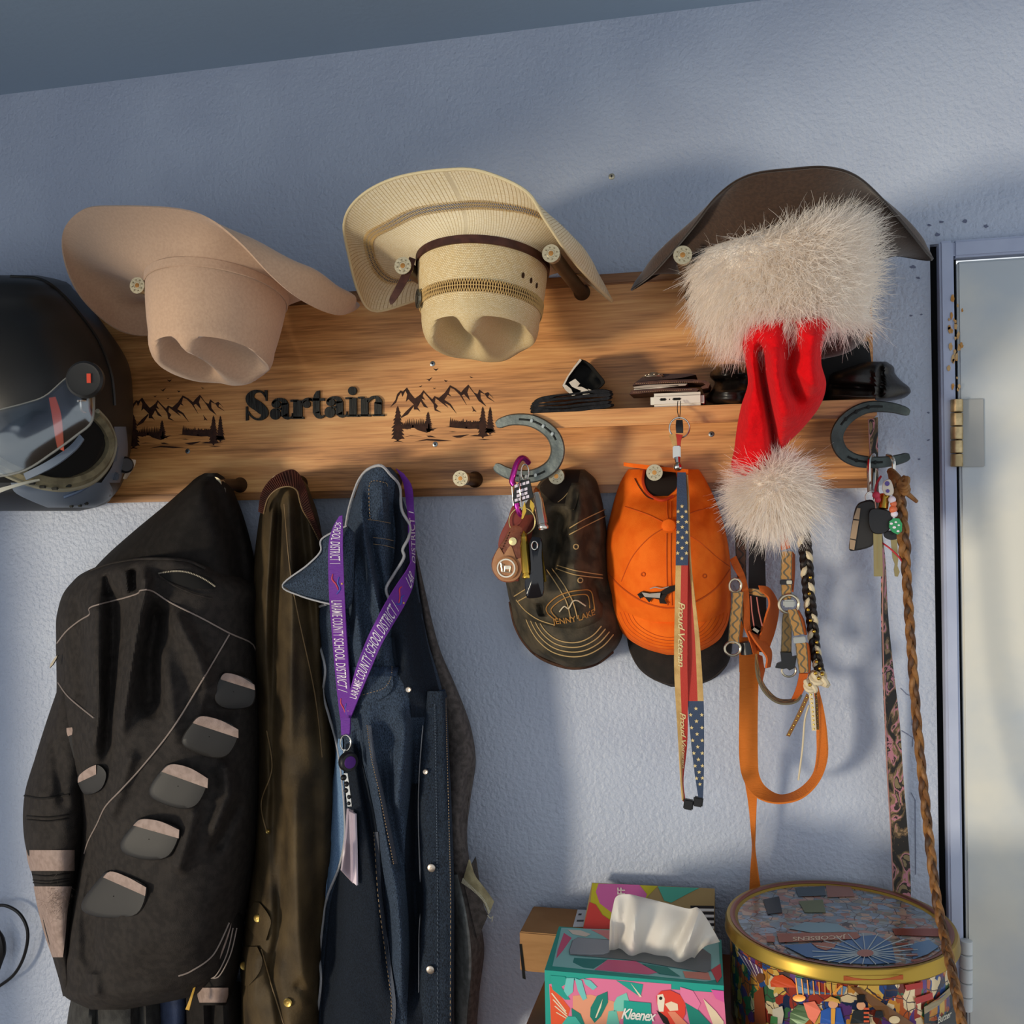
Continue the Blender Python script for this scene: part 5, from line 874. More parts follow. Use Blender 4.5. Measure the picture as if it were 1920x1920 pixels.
g.obj('charm_dots', m_wht, gc, smooth=False)
g = plater([(690, 520), (770, 490), (820, 600), (810, 690), (720, 700), (670, 620)], .158, .007, mat('cream_bead', '#D8CDBB', .4), 'painted_bead'); q = g
g = G()
for x, y, r in [(735, 545, 34), (742, 645, 26)]: g.prism([P(*zr(x+r*math.cos(t), y+r*math.sin(t), .1656)) for t in np.linspace(0, 6, 9)], (0, -.0006, 0))
g.obj('bead_paint', mat('bead_violet', '#5C4B93', .4), q, smooth=False)
for x, y, r, m in [(800, 760, .0048, m_wht), (820, 815, .0042, mat('bead_coral', '#CF6A45', .4)), (815, 890, .0052, mat('bead_coral', '#CF6A45')), (830, 950, .0045, m_wht), (590, 700, .005, m_redp), (610, 760, .004, m_redp)]:
    g = G(); g.ball(P(*zr(x, y, .162)), r, 12, 8); g.obj('bead', m, kr)
g = G(); g.tube(tpath([zr(650, 450, .135), zr(600, 540, .145), zr(580, 650, .15), zr(590, 760, .15)], 14), .0016, 6); g.tube(tpath([zr(660, 1330, .15), zr(760, 1400, .155), zr(870, 1500, .155), zr(940, 1590, .15)], 14), .0012, 6); g.obj('red_cord', mat('red_string', '#B3303A', .7), kr)
# ------------------------------------------------------------------ braided rein from the right horseshoe to the tin
m_rawh = mat('rawhide', '#8A5F32', .55, var='#6B4420', vscale=90); m_rawd = mat('rawhide_dark', '#5E3A1C', .55, var='#3E2612', vscale=90)
br = thing('braided_rein', 'brown braided leather rein from the right horseshoe down over the tin', 'rein', P(1700, 1200, .14))
cl = smooth([(1683, 905, .15), (1688, 950, .15), (1697, 1040, .152), (1703, 1130, .152), (1710, 1230, .152), (1719, 1350, .155), (1731, 1470, .165), (1743, 1580, .18), (1757, 1690, .21), (1776, 1780, .27), (1793, 1860, .345), (1808, 1940, .37)], 220)
for s in range(3):
    pts = []; rr = []
    for i, (x, y, d) in enumerate(cl):
        ph = i*.33+s*2*math.pi/3; amp = 4.6+1.8*(i < 40); pts.append(P(x+amp*math.sin(ph), y, d+.0035*math.sin(2*ph))); rr.append(.0035 if i > 40 else .0044)
    g = G(); g.tube(pts, rr, 7); g.obj('braid_strand', (m_rawh, m_rawd, m_rawh)[s], br)
g = G(); g.tube(tpath([zr(780, 380, .13), zr(850, 450, .145), zr(920, 520, .15), zr(985, 480, .15), zr(970, 560, .155), zr(900, 570, .155), zr(940, 630, .152), zr(1030, 700, .148), zr(1130, 785, .14)], 40), [.0052]*28+[.0048, .0046, .0044, .004, .0038, .0036, .0034, .0032, .003, .0028, .0026, .0024], 8)
for k in range(3): g.tube([P(*zr(950+45*math.cos(t)+k*10, 545+60*math.sin(t)+k*36, .156+.004*math.sin(t))) for t in np.linspace(0, 2*math.pi, 15)[:-1]], .0034, 6, True)
g.tube(tpath([zr(800, 400, .135), zr(830, 560, .15), zr(870, 700, .152), zr(900, 800, .152)], 16), .0055, 8); g.obj('knot', m_rawh, br)
# ------------------------------------------------------------------ camo strap
def camo():
    m = bpy.data.materials.new('pink_camo'); m.use_nodes = True; nt = m.node_tree; N = nt.nodes; L = nt.links; b = N['Principled BSDF']; tc = N.new('ShaderNodeTexCoord')
    n = N.new('ShaderNodeTexNoise'); n.inputs['Scale'].default_value = 34; n.inputs['Detail'].default_value = 5; n.inputs['Distortion'].default_value = 1.5; mp = N.new('ShaderNodeMapping'); mp.inputs['Scale'].default_value = (1.4, 1, .7); L.new(tc.outputs['Object'], mp.inputs[0]); L.new(mp.outputs[0], n.inputs['Vector'])
    r = N.new('ShaderNodeValToRGB'); r.color_ramp.interpolation = 'CONSTANT'; e = r.color_ramp.elements; e[0].position = 0; e[0].color = hexc('#17120D'); e[1].position = .44; e[1].color = hexc('#4D3C26'); 
    for p, c in ((.49, '#83694A'), (.53, '#B0717C'), (.58, '#2A2018'), (.63, '#7E6C4C')): k = e.new(p); k.color = hexc(c)
    L.new(n.outputs[0], r.inputs[0]); L.new(r.outputs[0], b.inputs['Base Color']); b.inputs['Roughness'].default_value = .7; return m
m_camo = camo()
cs = thing('camo_strap', 'narrow pink and brown camouflage strap hanging beside the right horseshoe', 'strap', P(1670, 1300, .03))
S_ = Strap([(1628, 786, .05, 1646, 782, .05), (1631, 860, .055, 1646, 858, .05), (1640, 950, .06, 1648, 952, .045), (1652, 1050, .06, 1659, 1052, .04), (1653, 1150, .05, 1664, 1152, .035), (1655, 1250, .045, 1674, 1252, .03), (1659, 1350, .04, 1686, 1352, .03), (1663, 1450, .035, 1693, 1452, .028), (1669, 1550, .03, 1701, 1552, .025), (1672, 1620, .03, 1706, 1622, .025), (1675, 1700, .03, 1708, 1702, .025)], 70, .002); S_.geo(6).obj('webbing', m_camo, cs)
g = G(); g.tube([S_.at(0, S_.len*k/60, .0005) for k in range(61)], .0008, 5); g.obj('rolled_edge', mat('pink_edge', '#A77A72', .7), cs)
# ------------------------------------------------------------------ dog collars, lead and bridle reins on the last peg
def patt(name, bg, fg):
    m = bpy.data.materials.new(name); m.use_nodes = True; nt = m.node_tree; N = nt.nodes; L = nt.links; b = N['Principled BSDF']; uv = N.new('ShaderNodeUVMap'); sx = N.new('ShaderNodeSeparateXYZ'); L.new(uv.outputs[0], sx.inputs[0])
    def M(op, a, c=None):
        k = N.new('ShaderNodeMath'); k.operation = op
        for i, q in enumerate((a, c)):
            if q is None: continue
            if isinstance(q, (int, float)): k.inputs[i].default_value = q
            else: L.new(q, k.inputs[i])
        return k.outputs[0]
    s = M('SINE', M('MULTIPLY', sx.outputs[1], 390)); w1 = M('ABSOLUTE', M('SUBTRACT', M('SUBTRACT', sx.outputs[0], .5), M('MULTIPLY', s, .2))); z = M('LESS_THAN', w1, .10); s2 = M('SINE', M('MULTIPLY', sx.outputs[1], 780)); e = M('GREATER_THAN', M('ABSOLUTE', M('SUBTRACT', sx.outputs[0], .5)), M('ADD', .40, M('MULTIPLY', s2, .03))); t = M('MAXIMUM', z, e)
    mx = N.new('ShaderNodeMix'); mx.data_type = 'RGBA'; mx.inputs[6].default_value = hexc(bg); mx.inputs[7].default_value = hexc(fg); L.new(t, mx.inputs[0]); L.new(mx.outputs[2], b.inputs['Base Color']); b.inputs['Roughness'].default_value = .75; return m
m_pt = patt('tan_zigzag', '#A77B42', '#5E5440'); m_pd = patt('dark_zigzag', '#4A2A17', '#24160E'); m_olead = mat('orange_webbing', '#D0701F', .7, bump=.6, bscale=300, stretch=(.2, 1, 3)); m_oin = mat('orange_felt', '#B8561C', .9, bump=.4, bscale=400); m_darkleather = mat('black_strap_leather', '#1C1310', .5); m_dring = mat('nickel_ring', '#C2B59C', .25, .95)
zd_ = lambda x, y: (1340+x*.1875, 960+y*.1875)
def ZS(rows, n=40, th=.0025): return Strap([(*zd_(a, b), d1, *zd_(c, e), d2) for a, b, d1, c, e, d2 in rows], n, th)
def ring(par, x, y, rx, ry, d, r=.0018, name='d_ring'):
    g = G(); g.tube([P(zd_(x+rx*math.cos(t), y)[0], zd_(x, y+ry*math.sin(t))[1], d) for t in np.linspace(0, 2*math.pi, 29)[:-1]], r, 8, True); return g.obj(name, m_dring, par)
ca = thing('dog_collar', 'tan zigzag dog collar with orange lining, nearest the orange cap', 'dog collar', P(1390, 1080, .1), 'dog collars on the last peg')
ZS([(205, -250, .06, 330, -250, .06), (205, 60, .085, 325, 60, .085), (205, 300, .09, 320, 300, .09), (215, 520, .09, 315, 520, .09), (230, 700, .085, 320, 700, .085)]).geo().obj('dark_strap', m_pd, ca)
ZS([(150, 480, .095, 215, 440, .095), (190, 560, .105, 265, 560, .10), (245, 660, .11, 300, 640, .105), (270, 800, .115, 335, 790, .11), (290, 1000, .118, 348, 1000, .112), (290, 1130, .118, 350, 1120, .112), (340, 1260, .118, 375, 1230, .112), (380, 1420, .115, 420, 1400, .11)]).geo().obj('lined_strap', m_oin, ca)
ZS([(262, 860, .113, 300, 850, .112), (262, 1000, .117, 310, 1000, .114), (265, 1060, .117, 310, 1080, .114), (290, 1140, .117, 320, 1150, .114)], 20).geo().obj('zigzag_tab', m_pt, ca)
ZS([(178, 800, .118, 288, 800, .118), (165, 950, .12, 278, 955, .12), (150, 1080, .122, 262, 1085, .122), (132, 1310, .122, 240, 1320, .122)]).geo().obj('zigzag_tab', m_pt, ca)
ring(ca, 205, 735, 60, 68, .118); ring(ca, 180, 1365, 78, 70, .122)
ZS([(340, 760, .10, 335, 820, .10), (430, 770, .108, 430, 840, .108), (540, 800, .104, 530, 860, .104)], 16).geo().obj('zigzag_tab', m_pt, ca)
ZS([(440, 735, .112, 455, 790, .112), (540, 760, .10, 530, 850, .112), (620, 880, .08, 545, 930, .112), (635, 980, .075, 520, 1010, .112), (620, 1100, .08, 490, 1110, .112), (590, 1220, .085, 460, 1210, .112), (555, 1320, .09, 430, 1300, .11), (530, 1400, .09, 400, 1380, .105)]).geo().obj('orange_loop', m_oin, ca)
ZS([(340, 1190, .12, 420, 1230, .10), (400, 1290, .122, 500, 1300, .10), (460, 1370, .122, 560, 1380, .10), (520, 1460, .12, 565, 1460, .10), (510, 1560, .115, 550, 1550, .10)], 24).geo().obj('folded_end', m_oin, ca)
for x0, y0, x1, y1 in [(362, 840, 395, 1150), (420, 850, 475, 1140)]:
    g = G(); g.tube([P(*zd_(x0, y0), .112), P(*zd_((x0+x1)/2-6, (y0+y1)/2), .115), P(*zd_(x1, y1), .115)], .0009, 6); g.obj('pink_cord', mat('pink_cord', '#B0655A', .7), ca)
g = G(); g.box(P(*zd_(412, 1180), .118), (.014, .006, .010), Matrix.Rotation(.6, 3, 'Y'), .003); g.obj('cord_toggle', mat('grey_toggle', '#8C8578', .5), ca)
ld = thing('dog_leash', 'wide orange webbing dog leash looping down to the tin', 'leash', P(1430, 1400, .06))
Strap([(1389, 1195, .085, 1424, 1195, .085), (1387, 1250, .085, 1423, 1250, .085), (1386, 1330, .08, 1421, 1330, .08), (1386, 1420, .075, 1421, 1420, .075), (1394, 1462, .075, 1424, 1455, .07), (1416, 1493, .08, 1438, 1478, .065), (1455, 1506, .085, 1465, 1491, .06), (1500, 1498, .085, 1498, 1480, .06), (1533, 1468, .085, 1524, 1453, .06), (1550, 1425, .085, 1532, 1417, .06), (1550, 1378, .08, 1532, 1376, .06), (1543, 1330, .08, 1531, 1322, .06), (1532, 1285, .075, 1524, 1283, .06)], 80, .0024).geo(5).obj('looped_webbing', m_olead, ld)
Strap([(1392, 1440, .06, 1420, 1455, .06), (1402, 1500, .05, 1419, 1505, .05), (1409, 1560, .04, 1416, 1562, .045), (1411, 1590, .035, 1415, 1590, .045), (1408, 1630, .03, 1420, 1630, .04), (1405, 1680, .03, 1428, 1680, .035), (1404, 1730, .03, 1434, 1730, .03)], 50, .0024).geo(4).obj('hanging_tail', m_olead, ld)
Strap([(1388, 1165, .08, 1396, 1165, .08), (1386, 1200, .085, 1392, 1200, .085), (1386, 1260, .085, 1390, 1260, .085)], 12, .003).geo().obj('webbing_fold', m_olead, ld)
g = G(); g.tube([P(*zd_(315, 1300), .11), P(*zd_(330, 1420), .11)], .009, 14); g.obj('snap_end', m_blk, ld)
cb = thing('dog_collar', 'tan zigzag dog harness strap with steel rings beside the black braid', 'dog collar', P(1480, 1100, .1), 'dog collars on the last peg')
ZS([(640, -200, .06, 735, -200, .06), (648, 100, .085, 728, 110, .085), (652, 250, .095, 735, 240, .095), (665, 385, .10, 755, 360, .10)], 20).geo().obj('orange_strap', m_oin, cb)
ZS([(665, 395, .108, 775, 395, .108), (662, 530, .11, 772, 530, .11), (655, 675, .11, 770, 672, .11)], 20).geo().obj('zigzag_strap', m_pt, cb)
ZS([(662, 730, .108, 772, 728, .108), (665, 800, .11, 768, 800, .11), (675, 880, .11, 765, 870, .11)], 14).geo().obj('zigzag_strap', m_pt, cb)
ZS([(770, 395, .108, 795, 420, .085), (765, 600, .11, 795, 600, .085), (770, 730, .108, 780, 800, .085)], 14).geo().obj('orange_lining', m_oin, cb)
g = G(); g.box(P(*zd_(715, 702), .112), (.017, .006, .0065), bev=.001); g.obj('keeper', m_blk, cb); g = G(); g.box(P(*zd_(745, 702), .1155), (.007, .002, .005), bev=.0006); g.obj('keeper_plate', m_dring, cb)
ring(cb, 742, 920, 98, 92, .114, .0022, 'steel_ring')
g = G(); g.box(P(*zd_(745, 915), .116), (.016, .006, .010), bev=.002); g.obj('ring_sleeve', mat('steel_sleeve', '#A7A59D', .35, .8), cb)
ZS([(690, 985, .105, 760, 990, .105), (672, 1100, .105, 770, 1100, .105), (668, 1250, .105, 770, 1250, .105), (660, 1400, .105, 768, 1400, .105)], 24).geo().obj('zigzag_strap', patt('olive_zigzag', '#6B5530', '#453C29'), cb)
ZS([(725, 980, .116, 815, 970, .116), (750, 1100, .118, 860, 1080, .118), (790, 1240, .12, 895, 1220, .12)], 24).geo().obj('zigzag_strap', m_pt, cb)
ZS([(812, 970, .116, 835, 980, .095), (862, 1080, .118, 890, 1090, .098), (895, 1220, .12, 915, 1230, .10)], 24).geo().obj('orange_lining', m_oin, cb)
g = G(); g.box(P(*zd_(848, 1278), .121), (.016, .005, .0085), Matrix.Rotation(-.1, 3, 'Y'), .001); g.obj('keeper', mat('steel_sleeve', '#A7A59D'), cb)
ZS([(805, 1315, .12, 915, 1305, .12), (820, 1450, .12, 930, 1440, .12), (845, 1610, .12, 938, 1600, .12)], 24).geo().obj('zigzag_strap', m_pt, cb)
ZS([(915, 1305, .12, 940, 1330, .10), (932, 1440, .12, 955, 1450, .10), (938, 1600, .12, 950, 1620, .10)], 24).geo().obj('orange_lining', m_oin, cb)
ZS([(845, 1612, .115, 935, 1612, .115), (830, 1700, .11, 915, 1700, .11), (800, 1800, .105, 885, 1790, .105), (770, 1870, .10, 850, 1850, .10)], 20).geo().obj('orange_strap', m_oin, cb)
ZS([(405, 1420, .10, 425, 1420, .10), (410, 1560, .105, 440, 1560, .10), (440, 1700, .11, 470, 1680, .09), (510, 1820, .112, 530, 1780, .085), (620, 1905, .112, 625, 1865, .085), (740, 1920, .112, 735, 1880, .085), (830, 1890, .11, 800, 1860, .088), (870, 1830, .105, 830, 1820, .09)], 50).geo().obj('zigzag_loop', m_pt, cb)
ZS([(420, 1420, .098, 470, 1440, .085), (445, 1640, .098, 490, 1560, .085), (470, 1700, .095, 500, 1560, .08)], 14).geo().obj('orange_lining', m_oin, cb)
g = G(); p = [zd_(*q) for q in [(655, 1395), (770, 1400), (775, 1440), (820, 1430), (800, 1550), (745, 1575), (720, 1555), (680, 1560), (605, 1550), (620, 1510), (665, 1490)]]; g.prism([P(*q, .103) for q in p], (0, -.008, 0)); g.obj('black_buckle', m_blk, cb)
ring(cb, 742, 1585, 70, 62, .108, .0015)
# black and cream braided rein with gilt beads
bk = thing('braided_rein', 'black and cream braided rein with gold beads and studded tails', 'rein', P(1510, 1100, .09))
cl = smooth([(*zd_(820, -100), .07), (*zd_(860, 100), .09), (*zd_(905, 350), .095), (*zd_(925, 600), .098), (*zd_(945, 850), .10), (*zd_(975, 1100), .10), (*zd_(1000, 1350), .10), (*zd_(1040, 1560), .102), (*zd_(1075, 1660), .105)], 150); m_crm = mat('cream_leather', '#CFBFA0', .6)
for s in range(4):
    pts = [P(x+8.5*math.sin(i*.27+s*math.pi/2)*(1-.35*i/150), y, d+.004*math.sin(2*(i*.27+s*math.pi/2))) for i, (x, y, d) in enumerate(cl)]; g = G(); g.tube(pts, [.0046*(1-.3*i/150) for i in range(150)], 7); g.obj('braid_strand', m_crm if s == 1 else m_darkleather, bk)
for i in (60, 72, 84, 92, 100, 108, 116, 124, 131, 138, 144, 148):
    x, y, d = cl[i]; g = G(); g.ball(P(x+5*math.sin(i*1.7), y, d+.009), .0024, 10, 8); g.obj('gilt_bead', m_brs, bk)
g = G()
for a in range(3): g.tube([P(1536+13*math.cos(t)+a*3-3, 1270+11*math.sin(t+a)+a*2, .11+.006*math.sin(t+a*2)) for t in np.linspace(0, 2*math.pi, 17)[:-1]], .0038, 7, True)
for a in range(3): g.tube([P(1520+9*math.cos(t), 1286+9*math.sin(t+a), .112+.005*math.sin(t+a*2)) for t in np.linspace(0, 2*math.pi, 17)[:-1]], .0036, 7, True)
g.obj('knot', m_crm, bk)
for x, y in [(1535, 1272), (1529, 1262), (1542, 1264), (1518, 1284)]: g = G(); g.ball(P(x, y, .119), .0026, 10, 8); g.obj('gilt_bead', m_brs, bk)
m_tailb = mat('brown_tail_leather', '#7A5630', .6)
for rows, m in [([(1516, 1298, .11, 1524, 1298, .11), (1519, 1330, .108, 1528, 1330, .108), (1522, 1370, .105, 1531, 1370, .105)], m_crm), ([(1512, 1300, .105, 1518, 1306, .105), (1496, 1335, .10, 1503, 1339, .10), (1484, 1360, .098, 1491, 1362, .098), (1474, 1379, .096, 1481, 1381, .096)], m_tailb), ([(1528, 1300, .10, 1532, 1300, .10), (1529, 1340, .10, 1535, 1340, .10), (1530, 1368, .10, 1536, 1368, .10)], m_tailb)]:
    s = Strap(rows, 20, .0018); o = s.geo().obj('studded_tail', m, bk)
    for k in range(9): g = G(); g.ball(s.at(.5, s.len*(k+.5)/9, .0003), .0011, 8, 6); g.obj('stud', m_brs, o)
g = G(); g.tube(tpath([(1517, 1322, .10), (1509, 1350, .098), (1505, 1400, .095), (1500, 1440, .095), (1497, 1463, .095)], 20), .0013, 6); g.obj('cream_cord', m_crm, bk)
dk = thing('leather_strap', 'plain black leather strap hanging between the two dog collars', 'strap', P(1415, 1060, .06))
ZS([(350, -250, .045, 470, -250, .045), (350, 100, .05, 480, 100, .05), (345, 400, .055, 500, 400, .05), (340, 740, .055, 510, 760, .05), (345, 1100, .05, 520, 1100, .045), (380, 1400, .05, 540, 1400, .045)]).geo().obj('strap', m_darkleather, dk)
# ------------------------------------------------------------------ helmet
m_shell = mat('matte_black_shell', '#1E1D1C', .45, spec=.4, bump=.03, bscale=300); m_chin = mat('helmet_grey', '#6A7482', .4); m_lin = cloth('helmet_lining', '#7A7259', '#645D48'); m_vis = mat('clear_visor', '#6E7478', .06, alpha=.16, spec=.6); m_visr = mat('visor_rim', '#8A8A84', .3, alpha=.6)
hm = thing('motorcycle_helmet', 'matte black full-face motorcycle helmet with raised clear visor', 'helmet', P(60, 740, .15))
HL = Loft([(516, -70, 70, .14, .10), (524, -130, 110, .10, .17), (545, -180, 140, .07, .22), (580, -230, 172, .05, .25), (620, -262, 203, .05, .27), (680, -285, 240, .05, .285), (740, -292, 249, .05, .29), (800, -288, 249, .05, .285), (850, -275, 244, .05, .275), (900, -240, 232, .06, .25), (930, -190, 212, .08, .21), (950, -120, 185, .11, .14), (958, -40, 150, .14, .08)], p=2.1, q=.52)
HL.geo(70, 70).obj('shell', m_shell, hm)
line(HL, [(20, 519), (75, 524), (112, 548), (150, 590), (185, 640), (208, 700), (215, 760)], .0028, .001, 40).obj('top_ridge', m_shell, hm)
patch(HL, [(770, 60, 190), (800, 10, 196), (840, -20, 190), (880, -40, 160), (905, -20, 110)], .004, 20, 20).obj('face_opening', mat('helmet_void', '#0D0D0C', .95), hm)
line(HL, [(178, 778), (196, 800), (206, 830), (195, 865), (165, 893), (120, 905), (70, 898), (20, 878), (-30, 850)], .0085, .006, 50).obj('neck_roll', m_lin, hm)
line(HL, [(182, 770), (204, 796), (216, 832), (204, 872), (172, 905), (122, 918), (66, 911), (10, 890), (-40, 860)], .0035, .010, 50).obj('edge_trim', mat('trim_grey', '#8C8773', .5), hm)
patch(HL, [(905, 20, 205), (925, 30, 212), (940, 60, 200), (952, 90, 175)], .003, 24, 10).obj('chin_bar', m_chin, hm)
patch(HL, [(800, 214, 236), (840, 217, 240), (875, 210, 236), (905, 190, 225)], .003, 8, 16).obj('chin_side', m_chin, hm)
line(HL, [(120, 932), (150, 920), (180, 900), (195, 885)], .0025, .006).obj('vent_rib', mat('vent_blue', '#4A5A73', .4), hm)
for x, y in [(60, 906), (80, 913), (103, 916), (128, 911), (150, 948), (162, 944), (134, 949)]: g = G(); g.box(HL.P(x, y, .014 if y < 930 else .006), (.010 if y < 930 else .006, .004, .004), bev=.001); g.obj('vent_slot', mat('slot_dark', '#23231F', .8), hm)
g = G(); c = P(160, 712, .372); nrm = Vector((.25, -.95, .0)).normalized(); M = Matrix.Translation(c) @ nrm.to_track_quat('Z', 'Y').to_matrix().to_4x4(); g.lathe([(.024, -.004), (.024, .003), (.021, .006), (.018, .0055), (0, .006)], M, 28); pv = g.obj('visor_pivot', m_shell, hm)
g = G(); g.box(M @ Vector((.007, .001, .0065)), (.005, .012, .0018), M.to_3x3()); g.obj('pivot_mark', mat('orange_mark', '#D2452A', .5), pv)
vu = smooth([(-150, 800, 0), (-60, 785, 0), (0, 768, 0), (50, 755, 0), (85, 742, 0), (120, 712, 0), (150, 690, 0)], 30); vl = smooth([(-150, 880, 0), (-60, 896, 0), (0, 893, 0), (50, 880, 0), (100, 848, 0), (145, 815, 0), (172, 790, 0), (176, 745, 0)], 30); A = []
for i in range(30): A.append([list(P(vu[i, 0]*(1-t)+vl[i, 0]*t, vu[i, 1]*(1-t)+vl[i, 1]*t, max(.34, float(HL.D(vu[i, 0]*(1-t)+vl[i, 0]*t, vu[i, 1]*(1-t)+vl[i, 1]*t))+.012)+.03*(1-i/29)**.5+.012*math.sin(3.1*t))) for t in np.linspace(0, 1, 10)])
A = np.array(A); g = G(); g.grid(np.concatenate([A, (A+np.array([.0006, .0022, 0]))[:, ::-1]], axis=1), cv=True); m_vis = bpy.data.materials.new('visor_clear'); m_vis.use_nodes = True; nt = m_vis.node_tree; t1_ = nt.nodes.new('ShaderNodeBsdfTransparent'); t1_.inputs[0].default_value = (.86, .88, .9, 1); g1_ = nt.nodes.new('ShaderNodeBsdfGlossy'); g1_.inputs['Roughness'].default_value = .12; g1_.inputs[0].default_value = (.8, .85, .9, 1); x1_ = nt.nodes.new('ShaderNodeMixShader'); x1_.inputs[0].default_value = .12; nt.links.new(t1_.outputs[0], x1_.inputs[1]); nt.links.new(g1_.outputs[0], x1_.inputs[2]); nt.links.new(x1_.outputs[0], nt.nodes['Material Output'].inputs[0])
vz = g.obj('visor', m_vis, hm)
g = G(); g.tube([Vector(A[i, -1]) for i in range(30)], .0016, 6); g.tube([Vector(A[i, 0]) for i in range(30)], .001, 6); g.obj('visor_rim', m_visr, vz)
def vpatch(pts, m, name, d=.006):
    g = G(); g.tube([P(x, y, float(HL.D(x, y))+d) for x, y in pts], .0018, 6); return g.obj(name, m, hm)
Strap([(92, 746, .345, 104, 744, .345), (98, 780, .35, 114, 775, .35), (103, 815, .35, 118, 812, .35), (108, 840, .35, 120, 846, .35)], 14, .001).geo().obj('reflective_sticker', mat('orange_sticker', '#C6492A', .5), hm)
vpatch([(150, 750), (152, 770), (160, 775)], m_chrome, 'pivot_latch', .02); vpatch([(146, 752), (160, 752)], m_chrome, 'pivot_latch', .02)
Strap([(45, 888, .36, 50, 900, .36), (90, 865, .355, 100, 876, .355), (130, 838, .34, 140, 846, .34), (150, 815, .33, 158, 824, .33)], 20, .003).geo().obj('visor_seal', m_chin, hm)
Strap([(-40, 925, .34, -30, 940, .34), (0, 915, .345, 5, 922, .345), (40, 905, .345, 48, 908, .345), (74, 898, .34, 75, 901, .34)], 20, .002).geo().obj('breath_guard', mat('frosted_guard', '#A7A79C', .4, alpha=.7), hm)
g = G(); g.box(HL.P(214, 850, .008), (.008, .010, .026), Matrix.Rotation(.2, 3, 'Y'), .002); g.box(HL.P(217, 893, .008), (.009, .008, .012), Matrix.Rotation(.2, 3, 'Y'), .002); g.obj('chin_latch', mat('latch_grey', '#565C66', .35), hm)
g = G(); g.lathe([(0, 0), (.013, 0), (.013, .008), (.010, .011), (0, .011)], Matrix.Translation(HL.P(232, 872, 0)) @ Vector((.8, -.6, 0)).to_track_quat('Z', 'Y').to_matrix().to_4x4(), 20); g.obj('intercom_knob', m_blk, hm)
Strap([(240, 860, .12, 254, 862, .11), (238, 880, .12, 252, 872, .11), (232, 898, .12, 236, 897, .11)], 10, .003).geo().obj('chin_strap_end', mat('tan_strap', '#B7A48F', .7), hm)
# loose black cable
cbm = thing('cable', 'thin black cable looping on the wall at lower left', 'cable', P(20, 1760, .01))
g = G(); g.tube(tpath([(-60, 1720, .02), (-20, 1702, .02), (10, 1698, .02), (38, 1715, .02), (52, 1748, .02), (46, 1790, .02), (28, 1825, .02), (0, 1848, .02), (-40, 1870, .02)], 50), .0028, 8); g.obj('cord', m_blk, cbm)
g = G(); g.tube(tpath([(-8, 1730, .018), (4, 1770, .018), (2, 1800, .018), (-10, 1850, .018)], 20), [.002, .002, .002, .003, .005, .006, .006, .006, .006, .006, .006, .006, .005, .004, .003, .002, .002, .002, .002, .002], 8); g.obj('inline_plug', m_blk, cbm)
# ------------------------------------------------------------------ things on the shelf
zs_ = lambda x, y: (980+x*.1979, 660+y*.1979)
m_blkcloth = cloth('black_knit', '#232428', '#17181B', .95, .6, 700, 150)
fc = thing('folded_cloth', 'folded black cloth in layers at the left end of the shelf', 'cloth', (P(1070, 765, .07).x, -.07, zs1))
lay = [[(75, 575), (120, 580), (400, 575), (700, 545), (850, 520), (850, 490), (700, 500), (400, 540), (120, 545), (85, 540)], [(70, 545), (150, 545), (400, 535), (600, 515), (800, 495), (845, 470), (800, 460), (600, 480), (400, 505), (150, 520), (90, 515)], [(75, 520), (160, 510), (400, 495), (560, 470), (700, 465), (830, 450), (840, 420), (700, 440), (560, 445), (400, 468), (180, 485), (100, 490)], [(85, 495), (180, 475), (400, 455), (560, 440), (700, 425), (840, 420), (845, 385), (700, 385), (560, 405), (400, 425), (200, 440), (120, 460)], [(110, 465), (200, 432), (400, 415), (600, 395), (740, 370), (845, 385), (830, 362), (720, 350), (560, 375), (400, 395), (220, 415), (140, 440)]]
for l in lay:
    q = smooth([(*zs_(a, b), 0) for a, b in l], 50, True)[:, :2]; A = [[list(P(q[:, 0].mean()+(x-q[:, 0].mean())*k, q[:, 1].mean()+(y-q[:, 1].mean())*k, d)) for x, y in q] for k, d in ((.0, .108), (.55, .108), (.93, .106), (1, .1), (1, .04), (.0, .035))]; g = G(); g.grid(np.array(A), cv=True); g.obj('fold', m_blkcloth, fc)
bn = thing('bandana_roll', 'rolled black and white patterned bandana standing on the folded black cloth', 'bandana', P(1095, 735, .09))
out = smooth([(*zs_(a, b), 0) for a, b in [(545, 70), (640, 110), (720, 200), (778, 275), (760, 320), (680, 375), (610, 410), (480, 400), (410, 360), (378, 318), (420, 240), (480, 150)]], 48, True)[:, :2]; cc_ = out.mean(0)
A = [[list(P(cc_[0]+(x-cc_[0])*k, cc_[1]+(y-cc_[1])*k+dy, d)) for x, y in out] for k, d, dy in ((.0, .072, 3), (.8, .075, 2), (.9, .098, 0), (.96, .104, 0), (1.0, .10, 0), (1.0, .05, 0), (.9, .04, 0), (0, .04, 0))]; g = G(); g.grid(np.array(A), cv=True); g.obj('rolled_cloth', m_blk if 0 else cloth('black_cotton', '#1B1A18', '#121110'), bn)
m_ww = cloth('white_cotton', '#CFC6B8', '#BFB5A6')
for pl in ([(440, 290), (500, 255), (545, 300), (520, 330), (560, 330), (620, 360), (640, 400), (600, 420), (560, 395), (530, 390), (560, 370), (500, 345), (470, 330), (455, 310)], [(378, 318), (410, 310), (460, 350), (480, 395), (500, 410), (470, 415), (410, 365)], [(545, 65), (560, 80), (500, 150), (440, 230), (400, 310), (378, 320), (420, 240), (480, 150)], [(620, 350), (680, 370), (670, 390), (640, 385)]):
    g = G(); g.prism([P(*zs_(a, b), .1045) for a, b in pl], (0, -.0018, 0)); g.obj('white_print', m_ww, bn, smooth=False)
